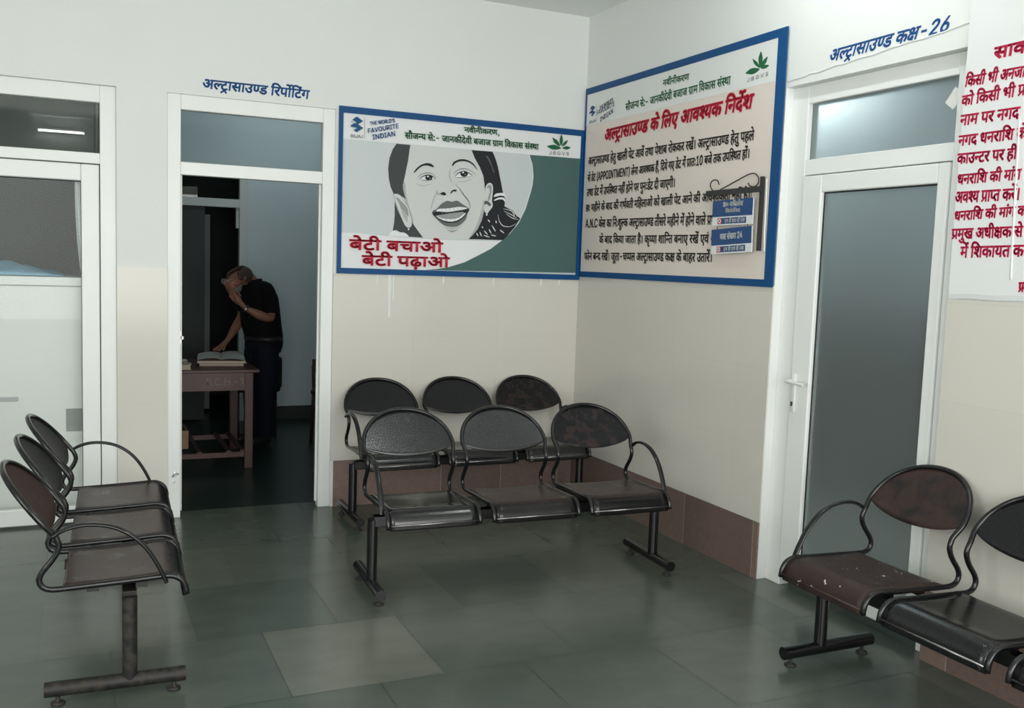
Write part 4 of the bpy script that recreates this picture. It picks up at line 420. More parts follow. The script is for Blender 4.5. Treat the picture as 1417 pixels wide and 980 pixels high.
TEXTS = {
 "doorA":("D9@0 D210@191 D264@316 D66@442 D60@507 D66@676 D13@740 D197@878 D37@994 D67@1204 D52@1268 D46@1370 D462@1512 D67@1577 D35@1642 D6@1768 D27@1768",1909,156,(-2.5426, 2.6054, -1.9196, 2.6048, -2.5485, 2.5552)),
 "doorB":("D9@0 D210@191 D264@316 D66@442 D60@507 D66@676 D13@740 D197@878 D37@994 D25@1204 D179@1394 L1392@1572 L1361@1734 L1373@1896",2058,156,(-2.3767, 2.6402, -3.057, 2.6471, -2.3601, 2.5903)),
 "A_g1":("D44@0 D57@139 D68@278 D44@342 D68@481 D25@546 D52@736 D39@839 L1375@1020",1087,156,(-0.91, 2.4729, -0.6596, 2.4764, -0.9045, 2.4416)),
 "A_g2":("D60@0 D80@169 D32@234 D202@419 D51@509 D60@719 D75@888 L1377@888 L1392@955 D32@1182 D66@1367 D44@1432 D25@1571 D68@1761 D42@1826 D75@1956 D57@1956 D68@2095 D48@2225 D32@2368 D66@2553 D32@2618 D256@2868 D66@3009 D50@3074 D67@3288 D57@3353 D25@3492 D66@3683 D60@3747 D60@3981 D6@4150 D568@4150 D66@4406",4471,156,(-1.3132, 2.4045, -0.366, 2.4085, -1.3099, 2.368)),
 "A_r1":("D48@0 D75@143 D35@143 D68@269 D48@398 D30@541 D66@700 D23@764",1020,156,(-1.6595, 1.7121, -1.0381, 1.7155, -1.6602, 1.6513)),
 "A_r2":("D48@0 D75@143 D35@143 D68@269 D46@398 D97@540 D66@681 D23@746",1002,156,(-1.5772, 1.6152, -0.9886, 1.6206, -1.5769, 1.5548)),
 "A_bajaj":("L65@0 L2@164 L266@336 L2@479 L266@651",794,182,(-1.6675, 2.3633, -1.5876, 2.3653, -1.6672, 2.3438)),
 "A_w1":("L411@0 L161@161 L95@347 L459@565 L321@811 L384@1002 L281@1163 L84@1304 L1484@1485 L397@1560",1720,182,(-1.5461, 2.4503, -1.3835, 2.4847, -1.5427, 2.4285)),
 "A_w2":("L137@0 L2@148 L456@320 L321@493 L424@684 L384@870 L234@1031 L411@1141 L95@1302",1453,182,(-1.5596, 2.405, -1.3574, 2.4565, -1.5561, 2.3777)),
 "A_w3":("L234@0 L300@110 L84@299 L234@479 L2@589 L300@762",950,182,(-1.5288, 2.3707, -1.3787, 2.4071, -1.5236, 2.3418)),
 "A_jb":("L266@0 L65@210 L141@441 L456@694 L397@934",1094,182,(-0.284, 2.3703, -0.13, 2.3749, -0.283, 2.3482)),
 "B_g1":("D44@0 D57@139 D68@278 D44@342 D68@481 D25@546 D52@736 D39@839",1020,156,(-0.9789, 2.7215, -1.2461, 2.7175, -0.9788, 2.6876)),
 "B_g2":("D60@0 D80@169 D32@234 D202@419 D51@509 D60@719 D75@888 L1377@888 L1392@955 D32@1182 D66@1367 D44@1432 D25@1571 D68@1761 D42@1826 D75@1956 D57@1956 D68@2095 D48@2225 D32@2368 D66@2553 D32@2618 D256@2868 D66@3009 D50@3074 D67@3288 D57@3353 D25@3492 D66@3683 D60@3747 D60@3981 D6@4150 D568@4150 D66@4406",4471,156,(-0.5552, 2.6396, -1.6361, 2.6407, -0.5589, 2.5977)),
 "B_title":("D9@0 D210@191 D264@316 D66@442 D60@507 D66@676 D13@740 D197@878 D37@994 D25@1204 D75@1394 D67@1459 D54@1524 D19@1693 D10@1896 D57@2152 D213@2291 D51@2393 D25@2538 D67@2794 D44@2858 D42@2997 D450@3127 D58@3127",3297,156,(-0.3104, 2.5018, -1.8416, 2.518, -0.2973, 2.432)),
 "B_l1":("D9@0 D210@191 D264@316 D66@442 D60@507 D66@676 D13@740 D197@878 D37@994 D61@1204 D75@1336 D40@1336 D69@1479 D26@1544 D66@1748 D54@1813 D68@1982 D46@2112 D75@2254 D35@2254 D10@2445 D57@2701 D449@2840 D40@2905 D41@3048 D66@3208 D46@3338 D75@3480 D58@3480 D66@3650 D48@3714 D52@3922 D79@4024 D25@4089 D25@4280 D52@4470 D52@4638 D26@4740 D449@4944 D104@4944 D9@5104 D210@5295 D264@5420 D66@5546 D60@5611 D66@5780 D13@5844 D197@5982 D37@6098 D61@6308 D75@6440 D40@6440 D69@6583 D46@6648 D61@6790 D54@6922 D75@7092",7092,156,(-0.0901, 2.3393, -1.8617, 2.3284, -0.0913, 2.2906)),
 "B_l2":("D60@0 D75@169 D37@234 D75@378 D35@378 L1380@569 L2@667 L375@839 L375@999 L321@1159 L234@1350 L300@1460 L411@1648 L292@1810 L95@2036 L300@2186 L411@2374 L1381@2536 D54@2698 D75@2868 D44@2868 D66@3007 D10@3136 D57@3392 D213@3531 D51@3633 D25@3778 D61@4033 D452@4166 L1375@4166 D67@4298 D42@4363 D51@4493 D75@4638 D27@4703 D19@4844 D37@5047 D75@5191 D35@5191 D50@5382 D449@5532 D274@5597 D66@5739 D40@5803 D7@5946 L1360@6014 L1359@6176 D48@6403 D32@6546 D75@6731 D40@6796 D25@6939 D13@7194 D46@7331 D67@7473 D568@7538 D40@7794 D61@8001 D461@8134 D104@8199",8293,156,(-0.0951, 2.2225, -1.835, 2.2365, -0.095, 2.1772)),
 "B_l3":("D40@0 D41@142 D66@303 D37@433 D75@577 D35@577 D50@768 D449@918 D13@982 D46@1120 D67@1262 D568@1326 D40@1582 D44@1789 D61@1928 D440@2061 D61@2190 D79@2323 D44@2388 D75@2527 D46@2592 D52@2734 D46@2901 D69@3043 D44@3043 D7@3182 D37@3250 D75@3394 D35@3394 D42@3585 D68@3715 D32@3845 D66@4030 D19@4095 D27@4233 D68@4374 D104@4439",4534,156,(-0.0903, 2.1242, -1.1601, 2.1269, -0.0914, 2.0768)),
 "B_l4":("D31@0 D7@175 D50@308 D61@458 D68@590 D44@655 D75@794 D25@859 D75@1050 D48@1114 D66@1257 D42@1322 D25@1517 D68@1708 D27@1837 D49@1978 D181@2154 D57@2154 D40@2293 D68@2435 D50@2565 D67@2714 D61@2779 D54@2912 D66@3082 D23@3146 D6@3402 D25@3467 D79@3658 D26@3787 D66@3992 D54@4056 D68@4226 D46@4356 D75@4498 D35@4498 D10@4689 D44@4944 D75@5083 D25@5148 D68@5339 D10@5468 D57@5724 D213@5863 D51@5965 D25@6110 D40@6300 D66@6443 D44@6573 D61@6712 D440@6844 D61@6974 D76@7107 D104@7107",7202,156,(-0.0852, 2.0177, -1.8601, 2.0252, -0.086, 1.973)),
 "B_l5":("L2@0 L1376@172 L300@240 L1376@428 L73@495 D25@743 D75@933 D60@933 D25@1167 D66@1358 D67@1487 D44@1552 D7@1691 D58@1759 D69@1929 D210@1929 D25@2054 D9@2309 D210@2500 D264@2625 D66@2751 D60@2816 D66@2985 D13@3050 D197@3187 D37@3304 D40@3513 D68@3655 D60@3720 D52@3889 D75@3991 D50@4056 D61@4206 D68@4339 D44@4403 D75@4542 D50@4607 D449@4757 D61@4822 D79@4954 D44@5019 D75@5158 D57@5223 D66@5362 D54@5427 D75@5596 D274@5661 D41@5803 D50@5964",6113,156,(-0.0892, 1.9124, -1.6066, 1.9002, -0.0894, 1.8627)),
 "B_l6":("D25@0 D75@190 D48@256 D66@398 D42@463 D67@658 D25@723 D51@913 D66@1058 D32@1188 D66@1374 D40@1438 D66@1581 D61@1710 D76@1843 D104@1843 D25@2003 D71@2194 D203@2194 D51@2270 D66@2416 D58@2545 D66@2715 D67@2780 D202@2845 D40@2934 D48@3142 D44@3284 D66@3423 D19@3488 D52@3691 D26@3794 D449@3998 D19@4063 D57@4201 D6@4340 D9@4405 D46@4596 D44@4738 D66@4877",4942,156,(-0.2894, 1.8006, -1.6863, 1.7943, -0.2915, 1.754)),
 "B_l7":("D47@0 D79@193 D44@258 D48@461 D202@604 D42@694 D52@888 D26@991 D449@1195 D104@1195 D32@1355 D70@1540 D40@1540 D66@1683 L1392@1748 D30@1910 D203@2068 D46@2145 D54@2287 D9@2522 D210@2713 D264@2838 D66@2964 D60@3029 D66@3198 D13@3262 D197@3399 D37@3516 D25@3725 D179@3916 D25@4159 D75@4349 D48@4414 D66@4557 D61@4622 D52@4755 D13@4922 D40@5059 D66@5201 D52@5266 D449@5368 D104@5368",5463,156,(-0.091, 1.6886, -1.5601, 1.6924, -0.0931, 1.6402)),
 "B_bajaj":("L65@0 L2@164 L266@336 L2@479 L266@651",794,182,(-0.0765, 2.5895, -0.1843, 2.5947, -0.0782, 2.569)),
 "B_w1":("L411@0 L161@161 L95@347 L459@565 L321@811 L384@1002 L281@1163 L84@1304 L1484@1485 L397@1560",1720,182,(-0.2145, 2.6686, -0.3934, 2.703, -0.2166, 2.6455)),
 "B_w2":("L137@0 L2@148 L456@320 L321@493 L424@684 L384@870 L234@1031 L411@1141 L95@1302",1453,182,(-0.1799, 2.6452, -0.4148, 2.6778, -0.1825, 2.6149)),
 "B_w3":("L234@0 L300@110 L84@299 L234@479 L2@589 L300@762",950,182,(-0.2271, 2.5944, -0.3994, 2.6344, -0.2297, 2.5643)),
 "B_jb":("L266@0 L65@210 L141@441 L456@694 L397@934",1094,182,(-1.7785, 2.6062, -1.9489, 2.6129, -1.7778, 2.587)),
 "R0":("D60@0 D66@169 D57@234 D43@373 D66@526 D44@591",730,156,(-3.2766, 2.483, -3.5374, 2.4872, -3.2729, 2.4413)),
 "R1":("D67@0 D25@65 D60@255 D68@424 D49@554 D68@730 D9@860 D44@1050 D32@1189 D66@1375 D44@1440",1578,156,(-3.156, 2.3934, -3.4448, 2.3924, -3.1498, 2.3551)),
 "R2":("D25@0 D79@190 D67@320 D25@385 D60@576 D68@744 D49@874 D68@1050 D274@1180 D25@1322 D66@1512 D52@1577",1679,156,(-3.1442, 2.3204, -3.4991, 2.3265, -3.1414, 2.2819)),
 "R3":("D44@0 D66@139 D50@204 D46@418 D52@560 D44@727 D27@866 D42@1007",1137,156,(-3.1449, 2.245, -3.4067, 2.2442, -3.1418, 2.2051)),
 "R4":("D44@0 D27@139 D42@280 D43@474 D44@628 D52@767 D66@869 D67@934 D58@999 D25@1234 D75@1424",1424,156,(-3.1432, 2.1643, -3.4428, 2.1657, -3.1414, 2.1255)),
 "R5":("D25@0 D66@190 D13@255 D202@392 D35@482 D52@608 D46@775 D52@917 D61@1084 D68@1217",1282,156,(-3.1437, 2.0937, -3.4099, 2.0923, -3.1422, 2.0544)),
 "R6":("D43@0 D44@154 D52@292 D66@395 D67@460 D58@524 D25@759 D68@950 D50@1080 D66@1229 D6@1294 D27@1294",1434,156,(-3.1522, 2.0105, -3.4337, 2.0129, -3.1499, 1.9729)),
 "R7":("D9@0 D57@191 D213@330 D51@432 D274@642 D66@784 D203@848 D40@926 D25@1133 D52@1324 D449@1426 D104@1426",1520,156,(-3.1476, 1.9421, -3.4374, 1.942, -3.1463, 1.8999)),
 "R8":("D43@0 D44@154 D52@292 D66@395 D67@460 D58@524 D25@759 D68@950 D50@1080 D66@1229 D6@1294 D27@1294 D25@1500 D66@1690",1755,156,(-3.1514, 1.8643, -3.4825, 1.8766, -3.1495, 1.8292)),
 "R9":("D274@0 D50@142 D69@292 D26@292 D9@561 D43@752 D68@906 D179@970 D25@1148 D60@1404 D75@1573",1573,156,(-3.144, 1.795, -3.4607, 1.801, -3.1442, 1.7561)),
 "R10":("D50@0 D449@150 D67@214 D58@279 D25@449 D66@640 D51@704 D40@850 D25@1057 D52@1248 D449@1350",1350,156,(-3.1932, 1.7242, -3.4939, 1.7311, -3.1927, 1.6819)),
 "R11":("D274@0 D50@142 D69@292 D26@292",496,156,(-3.4647, 1.5904, -3.5372, 1.5974, -3.4637, 1.5565)),
 "S_a":("D37@0 D66@144 D106@209 D9@412 D67@603 D26@668 D54@872 D75@1042 D58@1042",1212,156,(-0.078, 0.122, 0.092, 0.122, -0.078, 0.1)),
 "S_b":("D52@0 D75@102 D67@102 D37@167 D51@311 D79@456 D54@521 D77@690 D67@755 D32@820 D215@1006 D35@1103",1229,156,(-0.055, 0.084, 0.07, 0.084, -0.055, 0.068)),
 "S_c":("D25@0 D179@190 D60@434 D6@602 D184@602 D51@764 D66@910 L1361@1039 L1372@1201",1363,156,(-0.092, 0.106, 0.098, 0.106, -0.092, 0.078)),
 "S_d":("D19@0 D30@138 D37@362 D68@506 D19@636 D47@774 D60@1032 D68@1201 D48@1330 D452@1473 D25@1473",1664,156,(-0.058, 0.032, 0.112, 0.032, -0.058, 0.014)),
 "T_a":("L384@0 L1376@161 L73@228 L1376@411 L161@478 L1376@664 L1392@731 L1360@893 L1376@1055",1122,182,(0, 0.055, 0.3, 0.055, 0, 0)),
 "T_b":("L472@0",170,182,(-0.2, 0.035, -0.165, 0.035, -0.2, 0.01)),
}
ART_BACK = [
 ("pale_edge",0,"-0.4334,2.3373 -0.4091,2.2744 -0.3984,2.1975 -0.4026,2.1388 -0.4166,2.0804 -0.4504,1.9703 -0.4971,1.8752 -0.5576,1.8041 -0.6252,1.7482 -0.6976,1.694 -0.7824,1.6489 -0.8827,1.5984 -0.993,1.5629 -1.0752,1.5481 -1.1601,1.5385 -0.0201,1.5473 -0.0383,2.3673"),
 ("teal",0,"-0.4252,2.3341 -0.4008,2.2711 -0.39,2.1941 -0.3942,2.1355 -0.4083,2.0771 -0.4421,1.9668 -0.4889,1.8717 -0.5494,1.8006 -0.617,1.7447 -0.6896,1.6904 -0.7744,1.6453 -0.8748,1.5948 -0.9852,1.5593 -1.0675,1.5445 -1.1526,1.5349 -0.0201,1.5473 -0.037,2.3402"),
 ("white",0,"-1.7186,1.7551 -1.579,1.7523 -1.4317,1.7451 -1.2913,1.7396 -1.0931,1.7363 -0.8897,1.7396 -0.617,1.7442 -0.6896,1.6928 -0.7776,1.6471 -0.8749,1.5977 -0.9853,1.5617 -1.0676,1.5478 -1.1526,1.5373 -1.7146,1.5292"),
 ("white",0,"-1.7226,2.4961 -0.0362,2.5058 -0.0312,2.3381 -1.7064,2.332 -1.7197,2.3322"),
 ("skin",0,"-1.2719,2.3305 -1.06,2.3301 -0.8495,2.329 -0.8251,2.2835 -0.7847,2.2235 -0.7597,2.1691 -0.7498,2.1063 -0.744,2.0501 -0.7454,1.9792 -0.7512,1.9222 -0.7614,1.8791 -0.7865,1.8211 -0.8236,1.7768 -0.8496,1.7494 -1.0279,1.7447 -1.1727,1.7441 -1.1992,1.7741 -1.2295,1.8142 -1.2486,1.8477 -1.2683,1.9084 -1.2989,1.9751 -1.3182,2.0285 -1.3156,2.0695 -1.3093,2.1039 -1.2934,2.1865 -1.2811,2.2688"),
 ("skin_shade",1,"-0.7541,2.0071 -0.7415,1.9795 -0.7473,1.9224 -0.7612,1.8755 -0.7865,1.8211 -0.8236,1.7754 -0.8459,1.7531 -0.8315,1.7835 -0.8024,1.8345 -0.7812,1.8923 -0.7638,1.9499"),
 ("skin_shade",1,"-1.3091,2.0971 -1.2977,2.0707 -1.2888,2.0031 -1.269,1.9358 -1.2495,1.882 -1.2373,1.8345 -1.2509,1.851 -1.2698,1.9118 -1.2989,1.9751 -1.3182,2.0285 -1.3156,2.0695"),
 ("hair_grey",0,"-1.3649,2.3309 -1.2719,2.3305 -1.2768,2.2996 -1.2804,2.2689 -1.2851,2.2278 -1.2934,2.1865 -1.301,2.1452 -1.3093,2.1039 -1.3158,2.0749 -1.3137,2.0492 -1.3073,2.0224 -1.2934,1.9857 -1.3211,2.0011 -1.343,2.0147 -1.3751,2.0114 -1.3975,2.0574 -1.4108,2.1106 -1.4165,2.1708 -1.4088,2.2386 -1.3889,2.294"),
 ("hair_grey",0,"-1.3683,1.9677 -1.3478,1.9178 -1.3214,1.8646 -1.2876,1.8114 -1.2656,1.8042 -1.2533,1.8337 -1.2484,1.8408 -1.222,1.8062 -1.1956,1.7743 -1.1705,1.7449 -1.27,1.7469 -1.2937,1.7685 -1.33,1.7738 -1.3518,1.7844 -1.3768,1.7812 -1.3693,1.828 -1.3661,1.8759"),
 ("white",0,"-1.4045,1.7458 -1.3957,1.764 -1.3803,1.7783 -1.3589,1.7841 -1.3386,1.7747 -1.3299,1.7696 -1.3047,1.7728 -1.285,1.7648 -1.2731,1.7557 -1.2671,1.7456"),
 ("line",1,"-1.378,2.0122 -1.3653,2.0172 -1.3503,2.0174 -1.3251,2.0035 -1.3016,1.9698 -1.2743,1.9361 -1.2618,1.8945 -1.2477,1.8527 -1.2484,1.8173 -1.2655,1.8009 -1.2901,1.8103 -1.3098,1.8426 -1.3298,1.8838 -1.3458,1.9251 -1.3641,1.9662"),
 ("skin",1,"-1.375,2.0094 -1.363,2.0142 -1.3487,2.0144 -1.3247,2.0009 -1.3023,1.9681 -1.2762,1.9354 -1.2643,1.8949 -1.2509,1.8544 -1.2515,1.82 -1.2678,1.8041 -1.2912,1.8133 -1.3101,1.8446 -1.3291,1.8847 -1.3444,1.9248 -1.3618,1.9647"),
 ("grey",1,"-1.3625,1.9918 -1.3423,1.9876 -1.324,1.9703 -1.2982,1.9479 -1.2788,1.9216 -1.2733,1.8773 -1.2859,1.8869 -1.3045,1.9099 -1.3226,1.9158 -1.3341,1.9458 -1.3491,1.9722"),
 ("skin_shade",1,"-1.3227,1.9192 -1.3008,1.9067 -1.2821,1.8803 -1.2796,1.8393 -1.2959,1.8556 -1.3109,1.8788"),
 ("white",1,"-1.277,1.7947 -1.2714,1.8012 -1.2654,1.7953 -1.2711,1.7888"),
 ("hair",0,"-0.8496,2.3318 -0.6995,2.3333 -0.6837,2.3049 -0.6701,2.2742 -0.6579,2.2398 -0.6481,2.2051 -0.6397,2.1703 -0.6298,2.1354 -0.616,2.0794 -0.6028,2.0445 -0.5939,2.0165 -0.6005,1.9803 -0.5722,1.9676 -0.5399,1.955 -0.5192,1.9345 -0.5066,1.9193 -0.4779,1.9042 -0.4984,1.8743 -0.5196,1.8407 -0.5579,1.7971 -0.6,1.7528 -0.8535,1.7493 -0.8221,1.7769 -0.7865,1.8211 -0.7613,1.8777 -0.7496,1.9223 -0.7415,1.9795 -0.7416,2.0503 -0.7482,2.1064 -0.7597,2.1691 -0.7862,2.2234 -0.8249,2.28"),
 ("hair_light",1,"-0.7488,2.3034 -0.7293,2.2979 -0.7087,2.2643 -0.696,2.2335 -0.6833,2.2062 -0.6751,2.1961 -0.691,2.2021 -0.7037,2.2329 -0.7203,2.2634 -0.7367,2.2868"),
 ("skin",1,"-0.7444,2.0642 -0.7417,2.0962 -0.7308,2.1181 -0.7101,2.128 -0.6942,2.1184 -0.6872,2.0962 -0.6888,2.0535 -0.692,2.0107 -0.686,1.9755 -0.7091,1.9422 -0.7263,1.9221 -0.7441,1.9403 -0.7493,1.979 -0.743,2.0219"),
 ("grey",1,"-0.7338,2.0932 -0.7151,2.1142 -0.6992,2.106 -0.6981,2.0742 -0.7081,2.024 -0.7265,1.9945 -0.72,2.0303 -0.7098,2.0735 -0.7183,2.0942"),
 ("line",1,"-0.7425,2.0077 -0.7111,1.9989 -0.6988,1.9819 -0.7102,1.9741 -0.7301,1.9872 -0.7454,1.9792"),
 ("white",1,"-0.7339,1.916 -0.7279,1.9234 -0.7214,1.9167 -0.7274,1.9092"),
 ("white",1,"-0.6812,2.0383 -0.6663,2.0584 -0.6351,2.0653 -0.6036,2.0659 -0.5925,2.0437 -0.6029,2.0459 -0.6345,2.0483 -0.6656,2.0393"),
 ("white",1,"-0.6766,2.0173 -0.6458,2.0334 -0.6144,2.0367 -0.5982,2.0269 -0.5959,2.0056 -0.6123,2.0225 -0.6414,2.0222 -0.6725,2.0119"),
 ("pale_edge",2,"-0.6035,1.9473 -0.5933,1.9429 -0.5783,1.9367 -0.5621,1.9299 -0.5481,1.9236 -0.5357,1.9182 -0.5238,1.9126 -0.5137,1.9077 -0.5065,1.9043 -0.5056,1.9055 -0.5123,1.9097 -0.522,1.9154 -0.5334,1.9219 -0.5455,1.9281 -0.5602,1.9337 -0.5769,1.9397 -0.5922,1.945 -0.6029,1.9486"),
 ("pale_edge",2,"-0.6078,1.9613 -0.5973,1.9596 -0.5822,1.9575 -0.5661,1.9545 -0.553,1.9506 -0.5426,1.9454 -0.5331,1.9384 -0.5252,1.9315 -0.5195,1.9268 -0.5183,1.9278 -0.5233,1.9331 -0.5306,1.9407 -0.5398,1.9487 -0.5507,1.9552 -0.5649,1.9586 -0.5815,1.9607 -0.5969,1.9619 -0.6076,1.9627"),
 ("pale_edge",2,"-0.5872,1.9303 -0.5786,1.9245 -0.5662,1.9162 -0.5522,1.9076 -0.5391,1.901 -0.5261,1.8979 -0.5131,1.8964 -0.5017,1.8958 -0.4938,1.8955 -0.4936,1.8969 -0.5014,1.8981 -0.5125,1.8996 -0.525,1.9019 -0.5369,1.9056 -0.5498,1.9112 -0.5641,1.9189 -0.5772,1.9265 -0.5863,1.9315"),
 ("pale_edge",2,"-0.6464,1.9205 -0.645,1.9126 -0.6429,1.9012 -0.6398,1.8887 -0.6355,1.8776 -0.6298,1.8681 -0.6229,1.859 -0.6146,1.8511 -0.6046,1.8452 -0.5923,1.8424 -0.5785,1.8416 -0.5644,1.8425 -0.5513,1.8449 -0.5387,1.8496 -0.5263,1.8565 -0.5156,1.8634 -0.5082,1.8681 -0.5091,1.8693 -0.5168,1.8649 -0.5277,1.8585 -0.5401,1.8521 -0.5522,1.848 -0.5648,1.8462 -0.5784,1.8457 -0.5914,1.8469 -0.6023,1.8499 -0.6114,1.8547 -0.6194,1.8617 -0.6264,1.8702 -0.6322,1.879 -0.6369,1.8895 -0.6404,1.9017 -0.6429,1.913 -0.6448,1.9208"),
 ("pale_edge",2,"-0.5484,1.9505 -0.5444,1.9458 -0.5385,1.9392 -0.5328,1.9321 -0.5295,1.926 -0.5284,1.9208 -0.5289,1.9148 -0.5302,1.9093 -0.5308,1.9053 -0.5293,1.905 -0.5277,1.9087 -0.5254,1.9142 -0.5238,1.9208 -0.5243,1.9278 -0.529,1.9345 -0.5358,1.9414 -0.5425,1.9474 -0.5472,1.9515"),
 ("pale_edge",2,"-0.7985,1.7915 -0.7972,1.7866 -0.7947,1.7799 -0.7899,1.7743 -0.7862,1.7707 -0.7835,1.7721 -0.7848,1.7769 -0.7872,1.7837 -0.7921,1.7892 -0.7958,1.7929"),
 ("pale_edge",2,"-0.7756,1.7997 -0.774,1.7932 -0.771,1.784 -0.7655,1.7759 -0.7614,1.7704 -0.7586,1.7716 -0.7602,1.7781 -0.7632,1.7873 -0.7686,1.7955 -0.7728,1.8009"),
 ("pale_edge",2,"-0.7446,1.8092 -0.7402,1.8033 -0.7333,1.7949 -0.7244,1.7883 -0.718,1.784 -0.7157,1.786 -0.7202,1.7921 -0.7271,1.8004 -0.736,1.807 -0.7423,1.8112"),
 ("pale_edge",2,"-0.7101,1.8203 -0.7074,1.814 -0.7029,1.8051 -0.6961,1.7976 -0.6911,1.7926 -0.6884,1.7942 -0.6911,1.8005 -0.6956,1.8094 -0.7024,1.8169 -0.7074,1.8219"),
 ("pale_edge",2,"-0.6891,1.8463 -0.6845,1.8379 -0.6773,1.8259 -0.6679,1.8153 -0.661,1.8083 -0.6584,1.8099 -0.663,1.8183 -0.6701,1.8303 -0.6796,1.8409 -0.6864,1.8479"),
 ("pale_edge",2,"-0.6287,1.8187 -0.6231,1.8136 -0.6145,1.8066 -0.6043,1.8016 -0.5971,1.7985 -0.5952,1.8009 -0.6009,1.806 -0.6095,1.8131 -0.6196,1.818 -0.6269,1.821"),
 ("pale_edge",2,"-0.7468,1.7788 -0.7384,1.7751 -0.726,1.7702 -0.7127,1.7678 -0.7035,1.7664 -0.7025,1.7692 -0.7109,1.7729 -0.7233,1.7777 -0.7366,1.7802 -0.7458,1.7815"),
 ("pale_edge",2,"-0.6921,1.7826 -0.6847,1.78 -0.6737,1.7767 -0.6622,1.7759 -0.6542,1.7757 -0.6535,1.7785 -0.6609,1.7811 -0.6719,1.7844 -0.6835,1.7852 -0.6915,1.7854"),
 ("pale_edge",2,"-0.72,1.8838 -0.7177,1.8796 -0.7139,1.8737 -0.7081,1.8695 -0.7038,1.8668 -0.7014,1.8687 -0.7036,1.873 -0.7074,1.8789 -0.7133,1.8831 -0.7176,1.8857"),
 ("pale_edge",2,"-0.6614,1.8803 -0.6618,1.8764 -0.6618,1.8708 -0.6591,1.8659 -0.6569,1.8626 -0.6538,1.8633 -0.6534,1.8672 -0.6534,1.8728 -0.6561,1.8777 -0.6584,1.881"),
 ("pale_edge",2,"-0.7612,1.8357 -0.7606,1.8328 -0.7593,1.829 -0.7558,1.8267 -0.753,1.8254 -0.7505,1.8271 -0.7511,1.8299 -0.7524,1.8337 -0.7559,1.836 -0.7586,1.8374"),
 ("hair",1,"-1.2471,2.1558 -1.2353,2.1757 -1.2212,2.1918 -1.1963,2.2113 -1.1601,2.2243 -1.1307,2.2217 -1.1134,2.2099 -1.1132,2.2003 -1.1339,2.205 -1.1597,2.2086 -1.1887,2.2023 -1.2138,2.1841 -1.2328,2.1636"),
 ("hair",1,"-0.9845,2.2228 -0.9789,2.2385 -0.9665,2.2505 -0.9309,2.2657 -0.8931,2.2678 -0.8532,2.2562 -0.8234,2.2333 -0.8024,2.2033 -0.831,2.2306 -0.8621,2.2486 -0.9003,2.2555 -0.9379,2.2499 -0.9639,2.2368 -0.9783,2.2191"),
 ("line",2,"-1.2211,2.1231 -1.2171,2.1274 -1.2116,2.1336 -1.2049,2.1403 -1.1974,2.1458 -1.1886,2.1504 -1.1785,2.1546 -1.168,2.158 -1.1581,2.16 -1.1488,2.1612 -1.1396,2.1613 -1.1307,2.1602 -1.1222,2.1579 -1.1136,2.1532 -1.1049,2.1465 -1.0973,2.1399 -1.0919,2.1353 -1.0909,2.1363 -1.096,2.1411 -1.1034,2.1481 -1.1121,2.1552 -1.1209,2.1604 -1.1298,2.1633 -1.1392,2.1647 -1.1488,2.165 -1.1587,2.1641 -1.169,2.1616 -1.1798,2.1577 -1.19,2.1531 -1.199,2.1481 -1.2066,2.142 -1.2132,2.1349 -1.2185,2.1284 -1.2222,2.1239"),
 ("skin_shade",2,"-1.2298,2.0878 -1.2224,2.0849 -1.2117,2.0807 -1.199,2.0769 -1.1854,2.0752 -1.1701,2.0778 -1.153,2.0825 -1.1375,2.0876 -1.1268,2.0911 -1.1273,2.0931 -1.1383,2.0903 -1.154,2.0861 -1.1709,2.0823 -1.1854,2.0807 -1.1979,2.0815 -1.2104,2.0843 -1.2213,2.0876 -1.229,2.0897"),
 ("white",1,"-1.2048,2.1198 -1.1833,2.1364 -1.1506,2.1455 -1.1211,2.1406 -1.0985,2.127 -1.1278,2.1175 -1.1718,2.1159"),
 ("hair",2,"-1.2038,2.1189 -1.1999,2.1219 -1.1946,2.1263 -1.1885,2.1309 -1.182,2.1347 -1.1747,2.1377 -1.1665,2.1404 -1.1582,2.1425 -1.1504,2.1434 -1.143,2.1439 -1.1353,2.1435 -1.1278,2.1422 -1.121,2.1403 -1.1144,2.1371 -1.1079,2.1327 -1.1022,2.1284 -1.098,2.1254 -1.096,2.1275 -1.0996,2.131 -1.1049,2.1359 -1.1113,2.1412 -1.1183,2.1453 -1.1257,2.1481 -1.1337,2.1502 -1.1422,2.1515 -1.1509,2.1516 -1.1598,2.1498 -1.1687,2.1469 -1.1771,2.1433 -1.1847,2.1394 -1.1915,2.1347 -1.1975,2.1293 -1.2024,2.1243 -1.2057,2.1208"),
 ("line",2,"-1.2012,2.116 -1.1936,2.1148 -1.1828,2.1131 -1.1701,2.1118 -1.157,2.1118 -1.1421,2.1144 -1.1255,2.1185 -1.1103,2.1227 -1.0998,2.1256 -1.1001,2.1269 -1.1108,2.1245 -1.1261,2.1208 -1.1426,2.1173 -1.1572,2.1152 -1.1699,2.1147 -1.1824,2.1155 -1.1933,2.1167 -1.2009,2.1173"),
 ("hair",0,"-1.1179,2.1333 -1.1202,2.1257 -1.1269,2.1192 -1.1369,2.1153 -1.148,2.1145 -1.158,2.1171 -1.1651,2.1226 -1.1678,2.1299 -1.1655,2.1375 -1.1588,2.1439 -1.1489,2.1479 -1.1378,2.1487 -1.1277,2.1461 -1.1206,2.1406"),
 ("white",0,"-1.1424,2.1399 -1.143,2.1374 -1.1447,2.1354 -1.1474,2.1342 -1.1503,2.134 -1.153,2.1348 -1.1548,2.1366 -1.1556,2.139 -1.155,2.1414 -1.1532,2.1434 -1.1506,2.1447 -1.1476,2.1449 -1.145,2.144 -1.1431,2.1422"),
